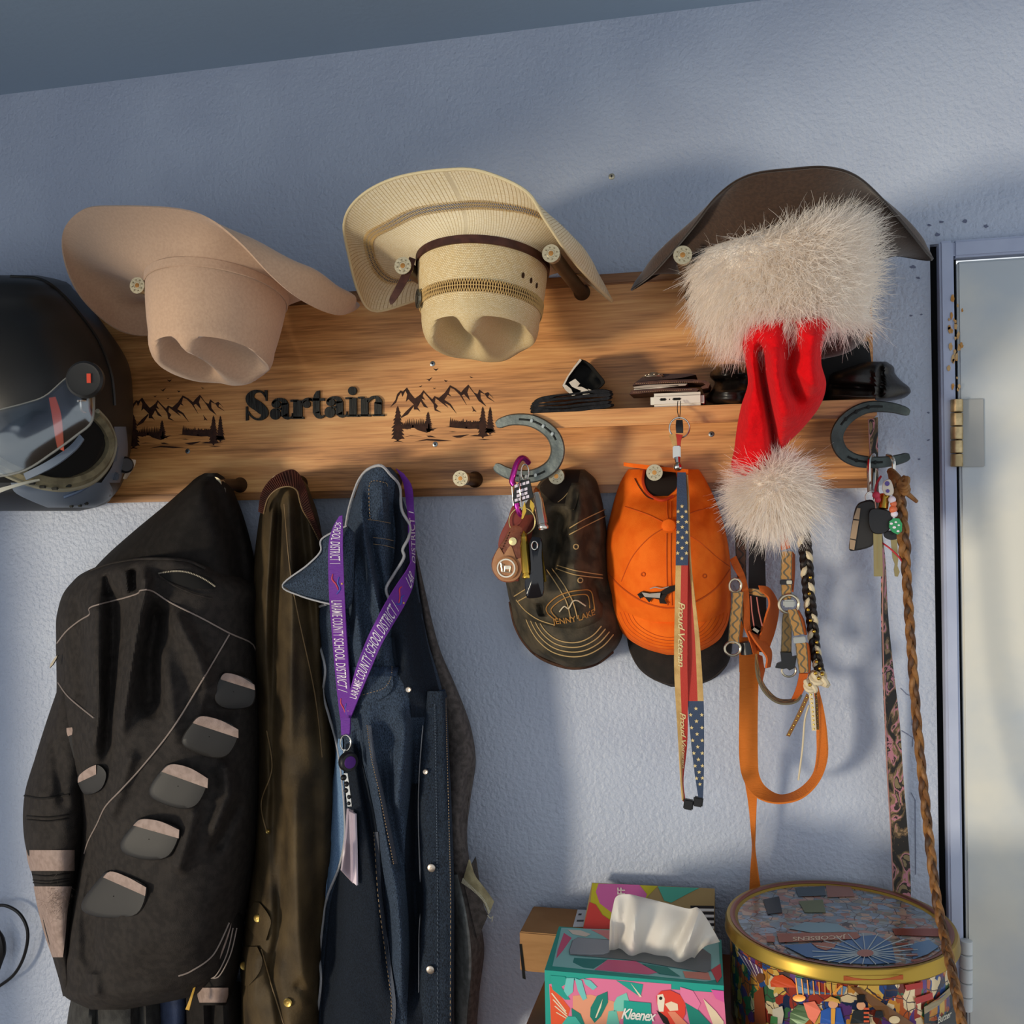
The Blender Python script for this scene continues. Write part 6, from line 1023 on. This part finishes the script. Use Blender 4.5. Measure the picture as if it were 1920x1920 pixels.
pb = thing('power_bank', 'white power bank under the brown wallet on the shelf', 'power bank', (P(1270, 760, .08).x, -.07, zs1))
a = P(1219, 752, .105); b = P(1320, 750, .105); hgt = .0205; cxx = (a.x+b.x)/2
g = G(); g.box((cxx, -.073, zs1+hgt/2), (b.x-a.x, .062, hgt), bev=.005); g.obj('case', mat('white_plastic', '#E3DDD0', .4), pb)
for x0, w_ in ((.30, .0095), (.62, .012)): g = G(); g.box((a.x+(b.x-a.x)*x0*.8, -.1045, zs1+hgt*.55), (w_, .002, .0034), bev=.0012); g.obj('port', m_dark, pb)
g = G(); g.ball((a.x+(b.x-a.x)*.36, -.104, zs1+hgt*.55), .0009, 8, 6); g.obj('status_light', m_dark, pb)
g = G(); g.box((b.x-.0007, -.073, zs1+hgt/2), (.0022, .05, hgt*.7), bev=.001); g.obj('red_end', mat('red_plastic', '#B5323C', .4), pb)
wl = thing('wallet', 'stitched brown leather wallet with silver concho lying on the power bank', 'wallet', (cxx, -.07, zs1+hgt))
m_wal = mat('wallet_leather', '#5A3626', .45, var='#40241A', vscale=60, bump=.3, bscale=200)
for pl, m, nm in [([(1010, 400), (1030, 365), (1300, 345), (1640, 340), (1670, 355), (1640, 375), (1300, 370), (1100, 395)], m_wal, 'lower_flap'), ([(1050, 355), (1300, 330), (1480, 312), (1470, 322), (1300, 342), (1060, 358)], m_ww, 'card'), ([(1045, 330), (1200, 310), (1500, 300), (1560, 300), (1540, 318), (1300, 330), (1060, 345)], mat('card_grey', '#A79A8C', .5), 'card'), ([(1040, 318), (1060, 290), (1300, 268), (1600, 258), (1740, 270), (1775, 300), (1760, 340), (1700, 350), (1690, 330), (1735, 310), (1700, 290), (1500, 290), (1200, 305)], m_wal, 'upper_flap'), ([(1060, 295), (1150, 225), (1300, 205), (1600, 205), (1640, 215), (1500, 245), (1300, 265)], mat('wallet_back', '#38211A', .5), 'back_panel')]:
    g = G(); g.prism([P(*zs_(x, y), .105 if nm != 'back_panel' else .095) for x, y in pl], (0, .06, .0)); g.obj(nm, m, wl)
g = G()
for k in range(30): x = 1070+k*20; g.tube([P(*zs_(x, 302-k*.8 if k < 22 else 285), .1055), P(*zs_(x+10, 301-k*.8 if k < 22 else 285), .1055)], .0004, 4)
for k in range(28): x = 1050+k*20; g.tube([P(*zs_(x, 382-k*1), .1055), P(*zs_(x+10, 381-k*1), .1055)], .0004, 4)
g.obj('wallet_stitching', mat('wallet_thread', '#B08B66', .7), wl)
g = G(); c = P(*zs_(1240, 232), .10)
for k in range(3): g.tube([c+Vector((.013*(1-k*.28)*math.cos(t), .010*(1-k*.28)*math.sin(t), .004*k*.5)) for t in np.linspace(0, 2*math.pi, 25)[:-1]], .0013, 6, True)
for k in range(9): t = k*.7; g.ball(c+Vector((.011*math.cos(t), .008*math.sin(t), .002)), .0018, 8, 6)
g.obj('silver_concho', mat('aged_silver', '#B7A894', .35, .9), wl)
# gloves
m_glv = mat('black_glove_leather', '#16120F', .38, bump=.3, bscale=120, spec=.5)
gl = thing('glove', 'black leather glove on the shelf next to the wallet', 'glove', (P(1365, 755, .08).x, -.08, zs1), 'black leather gloves')
GL = Loft([(683, 1352, 1392, .05, .03), (692, 1338, 1402, .04, .05), (708, 1332, 1410, .04, .06), (716, 1340, 1412, .04, .055), (728, 1336, 1412, .04, .065), (757, 1338, 1412, .04, .065), (759, 1345, 1410, .05, .05)], folds=[([(1332, 713), (1400, 706)], 4, -.02), ([(1340, 735), (1410, 733)], 5, .008)]); GL.geo(30, 30).obj('palm', m_glv, gl)
gr = thing('glove', 'black leather glove at the right end of the shelf beside the horseshoe', 'glove', (P(1620, 750, .08).x, -.08, zs1), 'black leather gloves')
GR = Loft([(678, 1625, 1662, .06, .03), (686, 1600, 1674, .05, .05), (700, 1560, 1678, .045, .06), (714, 1552, 1690, .045, .06), (728, 1548, 1706, .045, .06), (740, 1546, 1704, .045, .06), (750, 1545, 1680, .05, .05), (753, 1550, 1660, .06, .03)], folds=[([(1652, 682), (1654, 715), (1650, 748)], 4, -.012), ([(1640, 690), (1643, 748)], 5, .008), ([(1550, 722), (1640, 728)], 5, -.012), ([(1560, 745), (1640, 744)], 4, .006)]); GR.geo(40, 30).obj('palm', m_glv, gr)
line(GR, [(1560, 741), (1600, 743), (1642, 744)], .0009, .001).obj('finger_seam', mat('glove_seam', '#3A342E', .6), gr)
bg = thing('pouch', 'soft black pouch at the back of the shelf behind the santa hat', 'pouch', (P(1490, 750, .05).x, -.05, zs1))
BGp = Loft([(640, 1545, 1628, .03, .02), (680, 1420, 1634, .028, .025), (720, 1405, 1636, .028, .03), (756, 1405, 1636, .028, .03)], back=.024); BGp.geo(30, 20).obj('bag', mat('pouch_black', '#121010', .8), bg)
# ------------------------------------------------------------------ cabinet and what stands on it
def PZ(x, y, z): r = fw*FPX+rt*(x-960)-up*(y-960); t = (z-CAMZ)/r[2]; return Vector((r[0]*t, r[1]*t-CAMD, z))
def RP(x, y, p, n, off=0.0): r = Vector(fw*FPX+rt*(x-960)-up*(y-960)); o = Vector((0, -CAMD, CAMZ)); n = Vector(n); t = (Vector(p)-o).dot(n)/r.dot(n); return o+r*t+n*off
ZT = .83; x0 = PZ(1018, 1842, ZT).x; x1 = xg-.02
cab = thing('side_cabinet', 'reddish brown wooden cabinet under the boxes and the tin', 'cabinet', ((x0+x1)/2, -.2, 0)); m_cab = wood('cherry_wood', '#5A2F1A', '#7E4727', '#93572F')
g = G(); g.box(((x0+x1)/2, -.215, ZT-.012), (x1-x0, .43, .024), bev=.003); g.obj('top', m_cab, cab)
g = G(); g.box(((x0+x1)/2, -.205, (ZT-.024+.06)/2), (x1-x0-.04, .39, ZT-.024-.06), bev=.002); g.obj('carcass', m_cab, cab)
for s in (0, 1): g = G(); xm = x0+.03+(x1-x0-.06)*(s+.5)/2; g.box((xm, -.408, .43), ((x1-x0-.08)/2, .018, .68), bev=.003); d_ = g.obj('cabinet_door', m_cab, cab); g = G(); g.ball((xm+(.1 if s == 0 else -.1), -.428, .5), .013, 12, 8); g.obj('knob', m_brass, d_)
for sx in (x0+.04, x1-.04):
    for sy in (-.04, -.37): g = G(); g.box((sx, sy, .03), (.04, .04, .06), bev=.002); g.obj('leg', m_cab, cab)
m_card = mat('cardboard', '#A67A4E', .85, var='#9A6F45', vscale=14, stretch=(1, 1, 6), bump=.1, bscale=200)
bx = thing('cardboard_box', 'plain brown cardboard box low against the wall, left of the tissue box', 'box', (P(1050, 1800, .06).x, -.06, ZT))
a = P(975, 1800, .112); hb = .0565; L_ = .19
g = G(); g.box((a.x+L_/2, -.064, ZT+hb/2), (L_, .096, hb), bev=.0015); g.obj('carton', m_card, bx)
g = G(); g.prism([PZ(x, y, ZT+hb+.0004) for x, y in [(1083, 1706), (1110, 1707), (1104, 1738), (1074, 1738)]], (0, 0, .0005)); lb = g.obj('shipping_label', mat('label_white', '#D8DCE2', .6), bx)
g = G()
for (x, y, w_) in [(1085, 1713, 6), (1082, 1725, 8), (1090, 1725, 5)]: g.prism([PZ(x+q, y+e, ZT+hb+.001) for q, e in ((0, 0), (w_, 0), (w_-1, 3), (-1, 3))], (0, 0, .0003))
g.obj('label_print', m_blk, lb, smooth=False)
g = G(); g.prism([RP(x, y, (a.x, -.1122, 0), (0, -1, 0)) for x, y in [(974, 1770), (978, 1770), (986, 1836), (980, 1834)]], (0, -.0008, 0)); g.obj('open_seam', m_dark, bx)
# gift box with bright geometric print
gb = thing('gift_box', 'bright box printed with pink, teal and kraft shapes behind the tissue box', 'box', (P(1225, 1700, .06).x, -.04, ZT)); m_kraft = mat('kraft', '#A58B5C', .8)
tl = P(1110, 1655, .028); tr2 = P(1340, 1666, .028); bl_ = P(1086, 1775, .112); br_ = P(1339, 1790, .112); gn = (tr2-tl).cross(bl_-tl).normalized(); gn = gn if gn.y < 0 else -gn
g = G(); g.prism([tl, tr2, br_, bl_], -gn*.012); g.obj('carton', m_kraft, gb, smooth=False)
z8 = lambda l: [(940+x*.2396, 1560+y*.2396) for x, y in l]
def gpoly(l, col, k):
    g = G(); g.prism([RP(x, y, tl, gn, .0003+.0003*k) for x, y in z8(l)], gn*.0002); g.obj('printed_shape', mat('print'+col, col, .6), gb, smooth=False)
gpoly([(712, 402), (1225, 424), (1140, 510), (1130, 760), (680, 760)], '#B9AE2C', 0)
gpoly([(760, 407), (1080, 416), (1140, 490), (1100, 600), (1000, 660), (860, 630), (770, 560), (740, 470)], '#C2609B', 1)
gpoly([(690, 550), (740, 570), (790, 650), (850, 690), (900, 760), (640, 760)], '#C8423D', 1)
gpoly([(1225, 428), (1550, 440), (1450, 490), (1330, 555), (1275, 540)], '#4FA890', 1)
for i, y in enumerate((578, 625, 670, 715)): gpoly([(1480, y), (1665, y+2), (1665, y+24), (1480, y+22)], '#1C1A1B', 1); gpoly([(1480, y+23), (1665, y+25), (1665, y+46), (1480, y+44)], '#E3DED6', 1)
g = G(); text_on(g, 'FF', lambda x, y: RP(*z8([(968-y/.72*62, 492-x*52)])[0], tl, gn, .0014), bold=.01); g.obj('lettering', mat('print_cream', '#E9E0CF', .6), gb, smooth=False)
# tissue box
tz = ZT+.086; FL, FR, BR, BL = PZ(1021, 1819, tz), PZ(1357, 1848, tz), PZ(1361, 1757, tz), PZ(1048, 1737, tz)
BR = FR+(BL-FL)*.98
tb = thing('tissue_box', 'teal and pink leaf-print tissue box with a white tissue pulled out', 'tissue box', ((FL+FR+BR+BL)/4)-Vector((0, 0, .086))); m_teal = mat('teal_card', '#1D9C8C', .5)
g = G(); g.prism([FL, FR, BR, BL], (0, 0, -.0855)); g.obj('carton', m_teal, tb, smooth=False)
fn = (FR-FL).cross(Vector((0, 0, 1))).normalized(); fn = fn if fn.y < 0 else -fn
def fpoly(l, col, k, par=tb, name='printed_shape'):
    g = G(); g.prism([RP(x, y, FL, fn, .0002+.00025*k) for x, y in z8(l)], fn*.0002); return g.obj(name, mat('print'+col, col, .55), par, smooth=False)
def tpoly(l, col, k):
    g = G(); g.prism([PZ(x, y, tz+.0002+.00025*k) for x, y in z8(l)], (0, 0, .0002)); return g.obj('printed_shape', mat('print'+col, col, .55), tb, smooth=False)
tpoly([(470, 750), (850, 765), (1700, 860), (1715, 1150), (1600, 1170), (400, 1050)], '#8FC9C4', 0)
tpoly([(490, 790), (550, 830), (480, 930), (430, 990), (440, 930)], '#D85B7E', 1); tpoly([(700, 765), (850, 768), (850, 850), (790, 810)], '#E08B84', 1); tpoly([(570, 985), (830, 1000), (720, 1070), (640, 1060), (560, 1020)], '#1F7F78', 1); tpoly([(830, 1000), (1050, 1010), (1220, 1100), (1150, 1115), (730, 1078)], '#D9668B', 2); tpoly([(1100, 1030), (1300, 1060), (1400, 1130), (1240, 1110)], '#1F7F78', 3); tpoly([(1640, 1080), (1715, 1030), (1725, 1130), (1690, 1180)], '#D4434B', 2); tpoly([(520, 765), (620, 770), (700, 800), (660, 820), (560, 800)], '#E5D8C4', 2); tpoly([(1420, 1090), (1620, 1100), (1640, 1160), (1440, 1140)], '#D98A78', 2)
sl = [(540, 960), (530, 930), (555, 850), (600, 825), (1200, 870), (1560, 900), (1640, 960), (1640, 1080), (1600, 1100), (1000, 1000)]; g = G(); g.prism([PZ(x, y, tz+.0014) for x, y in z8(sl)], (0, 0, .0003)); g.obj('opening', mat('slot_grey', '#6F7273', .6), tb, smooth=False)
g = G(); g.prism([PZ(x, y, tz+.0018) for x, y in z8([(540, 955), (535, 930), (560, 850), (600, 830), (850, 850), (850, 940), (800, 960), (700, 962)])], (0, 0, .0006)); g.obj('plastic_film', mat('slot_film', '#8B9094', .25), tb, smooth=False)
fpoly([(375, 1190), (700, 1140), (1330, 1190), (1330, 1230), (1740, 1260), (1760, 1520), (390, 1520)], '#E0759A', 0)
fpoly([(560, 1280), (700, 1270), (900, 1330), (960, 1420), (900, 1520), (560, 1520)], '#E59A79', 1)
fpoly([(380, 1200), (470, 1290), (540, 1380), (500, 1520), (390, 1520)], '#E5562F', 1)
fpoly([(385, 1120), (500, 1130), (520, 1180), (470, 1210), (540, 1310), (500, 1310), (400, 1230)], '#1D9C8C', 2)
for l in ([(510, 1140), (570, 1140), (560, 1250), (520, 1285), (490, 1240)], [(575, 1140), (630, 1160), (670, 1300), (640, 1315), (600, 1240)], [(640, 1145), (700, 1160), (750, 1210), (720, 1235), (660, 1190)]): fpoly(l, '#72C4BE', 3)
fpoly([(830, 1245), (835, 1330), (780, 1440), (730, 1490), (695, 1440), (700, 1370), (750, 1280)], '#157E6F', 3); fpoly([(795, 1300), (780, 1370), (745, 1450), (735, 1450), (765, 1370)], '#E6D7B8', 4)
fpoly([(550, 1375), (620, 1420), (660, 1520), (560, 1520)], '#157E6F', 3); fpoly([(460, 1520), (520, 1440), (580, 1440), (640, 1520)], '#3FAF9F', 4); fpoly([(840, 1400), (900, 1390), (930, 1520), (820, 1520)], '#6FC2AE', 2); fpoly([(905, 1290), (980, 1255), (1000, 1320), (960, 1400), (880, 1400), (880, 1340)], '#7CC9B6', 2); fpoly([(900, 1160), (1000, 1170), (1110, 1190), (1090, 1290), (1060, 1270)], '#1D9C8C', 2); fpoly([(1010, 1175), (1100, 1285), (1085, 1290)], '#E6D7B8', 3)
for k in range(4): fpoly([(390+k*12, 1260+k*50), (400+k*12, 1258+k*50), (510+k*8, 1400+k*22), (500+k*8, 1402+k*22)], '#E6D7B8', 2)
fpoly([(960, 1315), (1170, 1335), (1180, 1520), (955, 1520)], '#1AA090', 4)
fpoly([(1400, 1210), (1500, 1240), (1560, 1340), (1520, 1420), (1400, 1330)], '#E77CA4', 3); fpoly([(1440, 1330), (1540, 1390), (1660, 1520), (1480, 1520)], '#157E6F', 4); fpoly([(1580, 1300), (1680, 1400), (1740, 1480), (1740, 1520), (1660, 1510)], '#E6CFAE', 4); fpoly([(1640, 1230), (1740, 1240), (1745, 1330), (1680, 1300)], '#D85B9E', 4)
fpoly([(1215, 1280), (1250, 1240), (1320, 1232), (1400, 1270), (1440, 1340), (1440, 1420), (1390, 1520), (1300, 1520), (1250, 1440), (1220, 1340)], '#E2402F', 5, name='parrot_print'); fpoly([(1222, 1270), (1265, 1262), (1280, 1300), (1270, 1400), (1235, 1400), (1222, 1340)], '#EFE3CB', 6); fpoly(disc(1248, 1295, 13), '#18130F', 7); fpoly([(1215, 1390), (1250, 1410), (1300, 1450), (1330, 1520), (1270, 1490)], '#1A1512', 6); fpoly([(1280, 1340), (1330, 1320), (1380, 1340), (1385, 1390), (1320, 1395)], '#F0D7B8', 6); fpoly([(1300, 1400), (1360, 1400), (1480, 1520), (1380, 1520)], '#E98A6A', 6)
g = G(); text_on(g, 'Kleenex', lambda x, y: RP(*z8([(940+x*265+y*20, 1452+x*22-y/.72*82)])[0], FL, fn, .0022), bold=.02, shear=.2, spacing=.9); g.obj('lettering', mat('print_white2', '#F2EEE4', .5), tb, smooth=False)
# white tissue
m_tis = mat('tissue_paper', '#EFEAE2', .9, sub=0); nt = m_tis.node_tree; t_ = nt.nodes.new('ShaderNodeBsdfTranslucent'); t_.inputs[0].default_value = hexc('#EFEAE2'); x_ = nt.nodes.new('ShaderNodeMixShader'); x_.inputs[0].default_value = .35; nt.links.new(nt.nodes['Principled BSDF'].outputs[0], x_.inputs[1]); nt.links.new(t_.outputs[0], x_.inputs[2]); nt.links.new(x_.outputs[0], nt.nodes['Material Output'].inputs[0])
dm = CAMD-.0; sd_ = .215
up_ = smooth([(*q, 0) for q in z8([(850, 700), (870, 600), (900, 505), (990, 487), (1100, 510), (1280, 555), (1460, 600), (1540, 595), (1620, 700), (1710, 860)])], 50)[:, :2]; lo_ = smooth([(*q, 0) for q in z8([(842, 945), (880, 965), (950, 980), (1020, 1005), (1100, 1025), (1200, 1045), (1300, 1068), (1380, 1085), (1450, 1092), (1540, 905)])], 50)[:, :2]
A = []
for i in range(50):
    u = i/49; row = []
    for j, t in enumerate(np.linspace(0, 1, 26)):
        x, y = up_[i]*(1-t)+lo_[i]*t; f = .012*math.sin(u*17+t*2.5)*t**.6*(1-.3*t)+.008*math.sin(u*31+1+3*t)*math.sin(3*t)+.02*math.sin(3.1*t)-.012*math.exp(-((u-.18)/.05)**2)*math.sin(3*t)+.014*math.exp(-((u-.8)/.06)**2)*(1-t*.3); row.append(list(P(x, y, sd_+f)))
    A.append(row)
A = np.array(A); g = G(); g.grid(np.concatenate([A, (A+np.array([0, .0006, 0]))[:, ::-1]], axis=1), cv=True); ti = tag(g.obj('tissue', m_tis), 'crumpled white tissue sticking up out of the tissue box', 'tissue')
# ------------------------------------------------------------------ round tin
tzt = CAMZ-.545; p1_, p2_ = PZ(1583, 1649, tzt), PZ(1583, 1824, tzt); TR = .1435; TC = Vector(((P(1368, 1715, .2).x+P(1797, 1760, .2).x)/2, (p1_.y+p2_.y)/2, 0))
tn = thing('cookie_tin', 'big round cookie tin with gold-rimmed lid and fairground print', 'tin', (TC.x, TC.y, ZT)); m_tin = mat('gold_rim', '#A5873A', .33, .85); TM = Matrix.Translation((TC.x, TC.y, 0))
def tinart(name, cols, sc, met):
    m = bpy.data.materials.new(name); m.use_nodes = True; nt = m.node_tree; N = nt.nodes; L = nt.links; b = N['Principled BSDF']; tc = N.new('ShaderNodeTexCoord'); mp = N.new('ShaderNodeMapping'); mp.inputs['Scale'].default_value = sc; L.new(tc.outputs['Object'], mp.inputs[0])
    ns = N.new('ShaderNodeTexNoise'); ns.inputs['Scale'].default_value = 1.5; L.new(mp.outputs[0], ns.inputs['Vector']); mx = N.new('ShaderNodeMix'); mx.data_type = 'VECTOR'; mx.inputs[0].default_value = .18; L.new(mp.outputs[0], mx.inputs[4]); L.new(ns.outputs['Color'], mx.inputs[5])
    v = N.new('ShaderNodeTexVoronoi'); v.distance = 'CHEBYCHEV'; v.inputs['Scale'].default_value = 1.7; L.new(mx.outputs[1], v.inputs['Vector']); sp = N.new('ShaderNodeSeparateColor'); L.new(v.outputs['Color'], sp.inputs[0]); r = N.new('ShaderNodeValToRGB'); r.color_ramp.interpolation = 'CONSTANT'; e = r.color_ramp.elements
    e[0].position = 0; e[0].color = hexc(cols[0]); e[1].position = 1/len(cols); e[1].color = hexc(cols[1])
    for i, c in enumerate(cols[2:]): k = e.new((i+2)/len(cols)); k.color = hexc(c)
    L.new(sp.outputs[0], r.inputs[0]); v2 = N.new('ShaderNodeTexVoronoi'); v2.feature = 'DISTANCE_TO_EDGE'; L.new(mx.outputs[1], v2.inputs['Vector']); v2.inputs['Scale'].default_value = 1; lt = N.new('ShaderNodeMath'); lt.operation = 'LESS_THAN'; lt.inputs[1].default_value = .02; L.new(v2.outputs[0], lt.inputs[0])
    mc = N.new('ShaderNodeMix'); mc.data_type = 'RGBA'; L.new(lt.outputs[0], mc.inputs[0]); L.new(r.outputs[0], mc.inputs[6]); mc.inputs[7].default_value = hexc('#4A3B3C'); L.new(mc.outputs[2], b.inputs['Base Color']); b.inputs['Roughness'].default_value = .22; b.inputs['Metallic'].default_value = met; return m
m_lid = tinart('lid_print', ['#8E989C', '#9C7468', '#7C8B98', '#B99C88', '#76828A', '#A9837A', '#8FA0B2', '#8A8578'], (62, 78, 40), .25); m_body = tinart('tin_print', ['#B5592C', '#2F4E8C', '#C98B3A', '#6B2C22', '#D8B25A', '#3E6B4A', '#5C3A78', '#9C3A2E', '#E0C9A0', '#22304F'], (60, 60, 46), .35)  # lid print colours paled to carry the haze of reflected light
g = G(); g.lathe([(0, ZT), (TR-.008, ZT), (TR-.005, ZT+.004), (TR-.005, tzt-.014)], TM, 72); g.obj('body', m_body, tn)
g = G(); g.lathe([(TR-.005, tzt-.0175), (TR, tzt-.0165), (TR+.001, tzt-.015), (TR, tzt-.013), (TR, tzt-.004), (TR-.002, tzt+.0005), (TR-.008, tzt+.001), (TR-.013, tzt-.001), (TR-.016, tzt-.003)], TM, 90); g.obj('gold_lid_rim', m_tin, tn)
g = G(); g.lathe([(TR-.006, tzt+.0013), (TR-.009, tzt+.0016), (TR-.0125, tzt-.0003)], TM, 90); g.obj('rose_ring', mat('rose_rim', '#8C5B50', .3, .7), tn)
g = G(); g.lathe([(TR-.016, tzt-.003), (TR-.03, tzt-.0025), (0, tzt-.002)], TM, 72); lid = g.obj('lid_panel', m_lid, tn)
z1 = lambda l: [(1340+x*.3021, 1560+y*.3021) for x, y in l]
def lidp(l, col, k=0, m=None): g = G(); g.prism([PZ(x, y, tzt-.0016+.0003*k) for x, y in z1(l)], (0, 0, .0003)); return g.obj('printed_shape', m or mat('lid'+col, col, .25, .35), lid, smooth=False)
def clipd(l):
    o = []
    for x, y in l:
        p = PZ(1340+x*.3021, 1560+y*.3021, tzt); v = Vector((p.x-TC.x, p.y-TC.y)); r = v.length
        if r > TR-.018: v = v*((TR-.018)/r); q = PIX((TC.x+v.x, TC.y+v.y, tzt)); x, y = (q[0]-1340)/.3021, (q[1]-1560)/.3021
        o.append((x, y))
    return o
lidp(clipd([(430, 705), (600, 690), (760, 700), (870, 650), (1000, 640), (1100, 690), (1150, 830), (1000, 850), (820, 848), (700, 830), (560, 780)]), '#3F6A99', 0)
lidp(clipd([(1210, 700), (1330, 670), (1420, 720), (1380, 780), (1270, 810)]), '#5E83A8', 0)
lidp(clipd([(460, 600), (560, 560), (760, 570), (850, 620), (600, 625)]), '#7D9BA6', 0); lidp(clipd([(1100, 600), (1410, 600), (1415, 650), (1120, 640)]), '#8C4434', 0); lidp(clipd([(690, 330), (850, 330), (870, 400), (700, 405)]), '#9C6A5A', 0); lidp(clipd([(500, 350), (680, 335), (690, 395), (520, 400)]), '#47545C', 0); lidp(clipd([(300, 420), (400, 400), (420, 500), (330, 510)]), '#23262B', 1); lidp(clipd([(520, 430), (670, 420), (690, 500), (560, 500)]), '#6E7550', 1)
lidp(clipd([(600, 690), (760, 690), (740, 720), (690, 735), (640, 720)]), '#A0614A', 2)
lidp([(385, 632), (880, 622), (905, 650), (880, 664), (400, 686)], '#9C5A44', 2)
g = G(); text_on(g, 'JACOBSENS', lambda x, y: PZ(*z1([(815-x*330, 640+x*12+y/.72*24)])[0], tzt-.0004), bold=.012); g.obj('lettering', mat('lid_lettering', '#D9C3A8', .4), lid, smooth=False)
g = G(); hc = (935, 752)
for k in range(22):
    an = 2*math.pi*k/22+.1; e_ = clipd([(hc[0]+330*math.cos(an), hc[1]+125*math.sin(an))])[0]; g.tube([PZ(*z1([hc])[0], tzt-.0006), PZ(*z1([e_])[0], tzt-.0006)], .0006, 4)
g.obj('wheel_spokes', mat('spoke_white', '#B9C2C4', .4), lid); lidp(disc(935, 752, 52, 22), '#A06355', 4)
for k in range(7): lidp(clipd([(1130, 690+k*0), (1130, 690)]) if 0 else [(1120+k*16, 690+k*17), (1200+k*14, 688+k*17), (1206+k*14, 700+k*17), (1126+k*16, 703+k*17)] if k % 2 == 0 else [(320, 640+k*6), (370, 640+k*6), (374, 652+k*6), (324, 652+k*6)], '#A05A48', 3)
def RCy(x, y, off=.0006):
    r = Vector(fw*FPX+rt*(x-960)-up*(y-960)); o = Vector((0, -CAMD, CAMZ)); R = TR-.005+off; ax, ay = o.x-TC.x, o.y-TC.y; A_ = r.x**2+r.y**2; B_ = 2*(ax*r.x+ay*r.y); C_ = ax*ax+ay*ay-R*R; dsc = max(B_*B_-4*A_*C_, 0); t = (-B_-math.sqrt(dsc))/(2*A_); return o+r*t
def bodp(l, col, k=0, name='printed_figure'):
    l = z1(l); n = len(l); q = [];
    for i in range(n):
        for t in (0, .5): q.append((l[i][0]*(1-t)+l[(i+1) % n][0]*t, l[i][1]*(1-t)+l[(i+1) % n][1]*t))
    pts = [RCy(x, y, .0006+.0004*k) for x, y in q]; c = sum(pts, Vector())/len(pts); nr = Vector((c.x-TC.x, c.y-TC.y, 0)).normalized(); g = G(); g.prism(pts, nr*.0004); return g.obj(name, mat('fig'+col, col, .3, .2), tn, smooth=False)
for i in range(9): bodp([(140+i*18, 740+i*13), (152+i*18, 748+i*13), (240+i*9, 900+i*4), (228+i*9, 880+i*4)], ('#C9B9C0', '#6B4A78')[i % 2], 0, 'striped_awning')
bodp([(345, 930), (370, 895), (420, 885), (480, 920), (515, 965), (430, 965), (350, 960)], '#C24A25', 1); bodp([(500, 900), (820, 960), (800, 1010), (520, 1000)], '#4F6F90', 1); bodp([(840, 960), (900, 965), (1240, 1192), (1100, 1192)], '#6E4A2C', 1, 'printed_ramp')
for i in range(9): bodp([(500+i*36, 905+i*6), (506+i*36, 905+i*6), (520+i*34, 1010), (512+i*34, 1010)], '#D28A3E', 2, 'printed_rail')
bodp([(780, 950), (795, 950), (745, 1010), (730, 1005)], '#E0933E', 2, 'printed_rail'); bodp([(1180, 950), (1290, 930), (1290, 965), (1190, 985)], '#A8322C', 2, 'printed_window'); bodp([(1240, 1030), (1350, 995), (1355, 1035), (1250, 1068)], '#A8322C', 2, 'printed_window')
bodp([(245, 1000), (300, 960), (310, 1040), (320, 1190), (250, 1190)], '#7A3A22', 2); bodp(disc(285, 905, 26, 30), '#6B4028', 2)
bodp([(470, 1120), (520, 1070), (570, 1080), (590, 1160), (560, 1190), (465, 1190)], '#3E5A3A', 2); bodp(disc(525, 1030, 40, 22), '#D98A3A', 3); bodp([(550, 1060), (620, 1050), (660, 1110), (620, 1190), (580, 1150)], '#D8705A', 3)
bodp([(660, 1110), (720, 1085), (780, 1090), (805, 1190), (655, 1190)], '#2F5AA8', 3); bodp(disc(735, 1068, 30, 26), '#D9A07A', 4); bodp([(675, 1050), (720, 1020), (770, 1040), (780, 1065), (730, 1050)], '#C99A4A', 5); bodp([(722, 1095), (750, 1095), (745, 1190), (722, 1190)], '#E0A03E', 5)
bodp([(880, 1010), (935, 1010), (930, 1050), (945, 1055), (870, 1060), (885, 1050)], '#1A1A1C', 5, 'printed_top_hat'); bodp(disc(908, 1078, 28, 26), '#D9A07A', 4); bodp([(860, 1110), (900, 1100), (950, 1110), (965, 1190), (840, 1190)], '#2A2E30', 3)
for i in range(4): bodp([(925, 1090+i*26), (958, 1090+i*26), (960, 1102+i*26), (925, 1102+i*26)], '#D8603E', 5)
bodp([(1000, 1110), (1040, 1110), (1050, 1150), (990, 1150)], '#22252A', 4); bodp(disc(1115, 1165, 34, 24), '#D8C29A', 4); bodp([(360, 1100), (420, 1080), (430, 1130), (420, 1190), (360, 1190)], '#B8B0A0', 4); bodp([(350, 1140), (390, 1150), (390, 1190), (345, 1190)], '#3F7A48', 5)
bodp([(1300, 1090), (1480, 950), (1500, 1190), (1300, 1190)], '#2A3038', 3, 'tin_label'); bodp([(1300, 1085), (1380, 1035), (1480, 945), (1482, 990), (1390, 1075), (1302, 1130)], '#9A8A6A', 4, 'tin_label')
g = G(); text_on(g, 'Butter', lambda x, y: RCy(*z1([(1385+x*85, 1190-x*45-y/.72*42)])[0], .0026), shear=.25, bold=.01); g.obj('lettering', mat('label_cream', '#D8D0BC', .5), tn, smooth=False)
g = G(); text_on(g, 'KEEP LID SEALED', lambda x, y: Vector(RCy(*z1([(805+x*360, 915-x*10-y/.72*16)])[0], .0062)), bold=.01); bpy.data.meshes
rimp = [(800, 895), (1170, 888), (1170, 915), (800, 922)]; g = G(); pts = [RCy(x, y, .0054) for x, y in z1([(800+i*37, 893-i*.7) for i in range(11)])+z1([(1170-i*37, 915+i*.7) for i in range(11)])]; g.prism(pts, (0, -.0004, 0)); g.obj('rim_stamp', mat('rim_red', '#A8542A', .4, .4), tn, smooth=False)
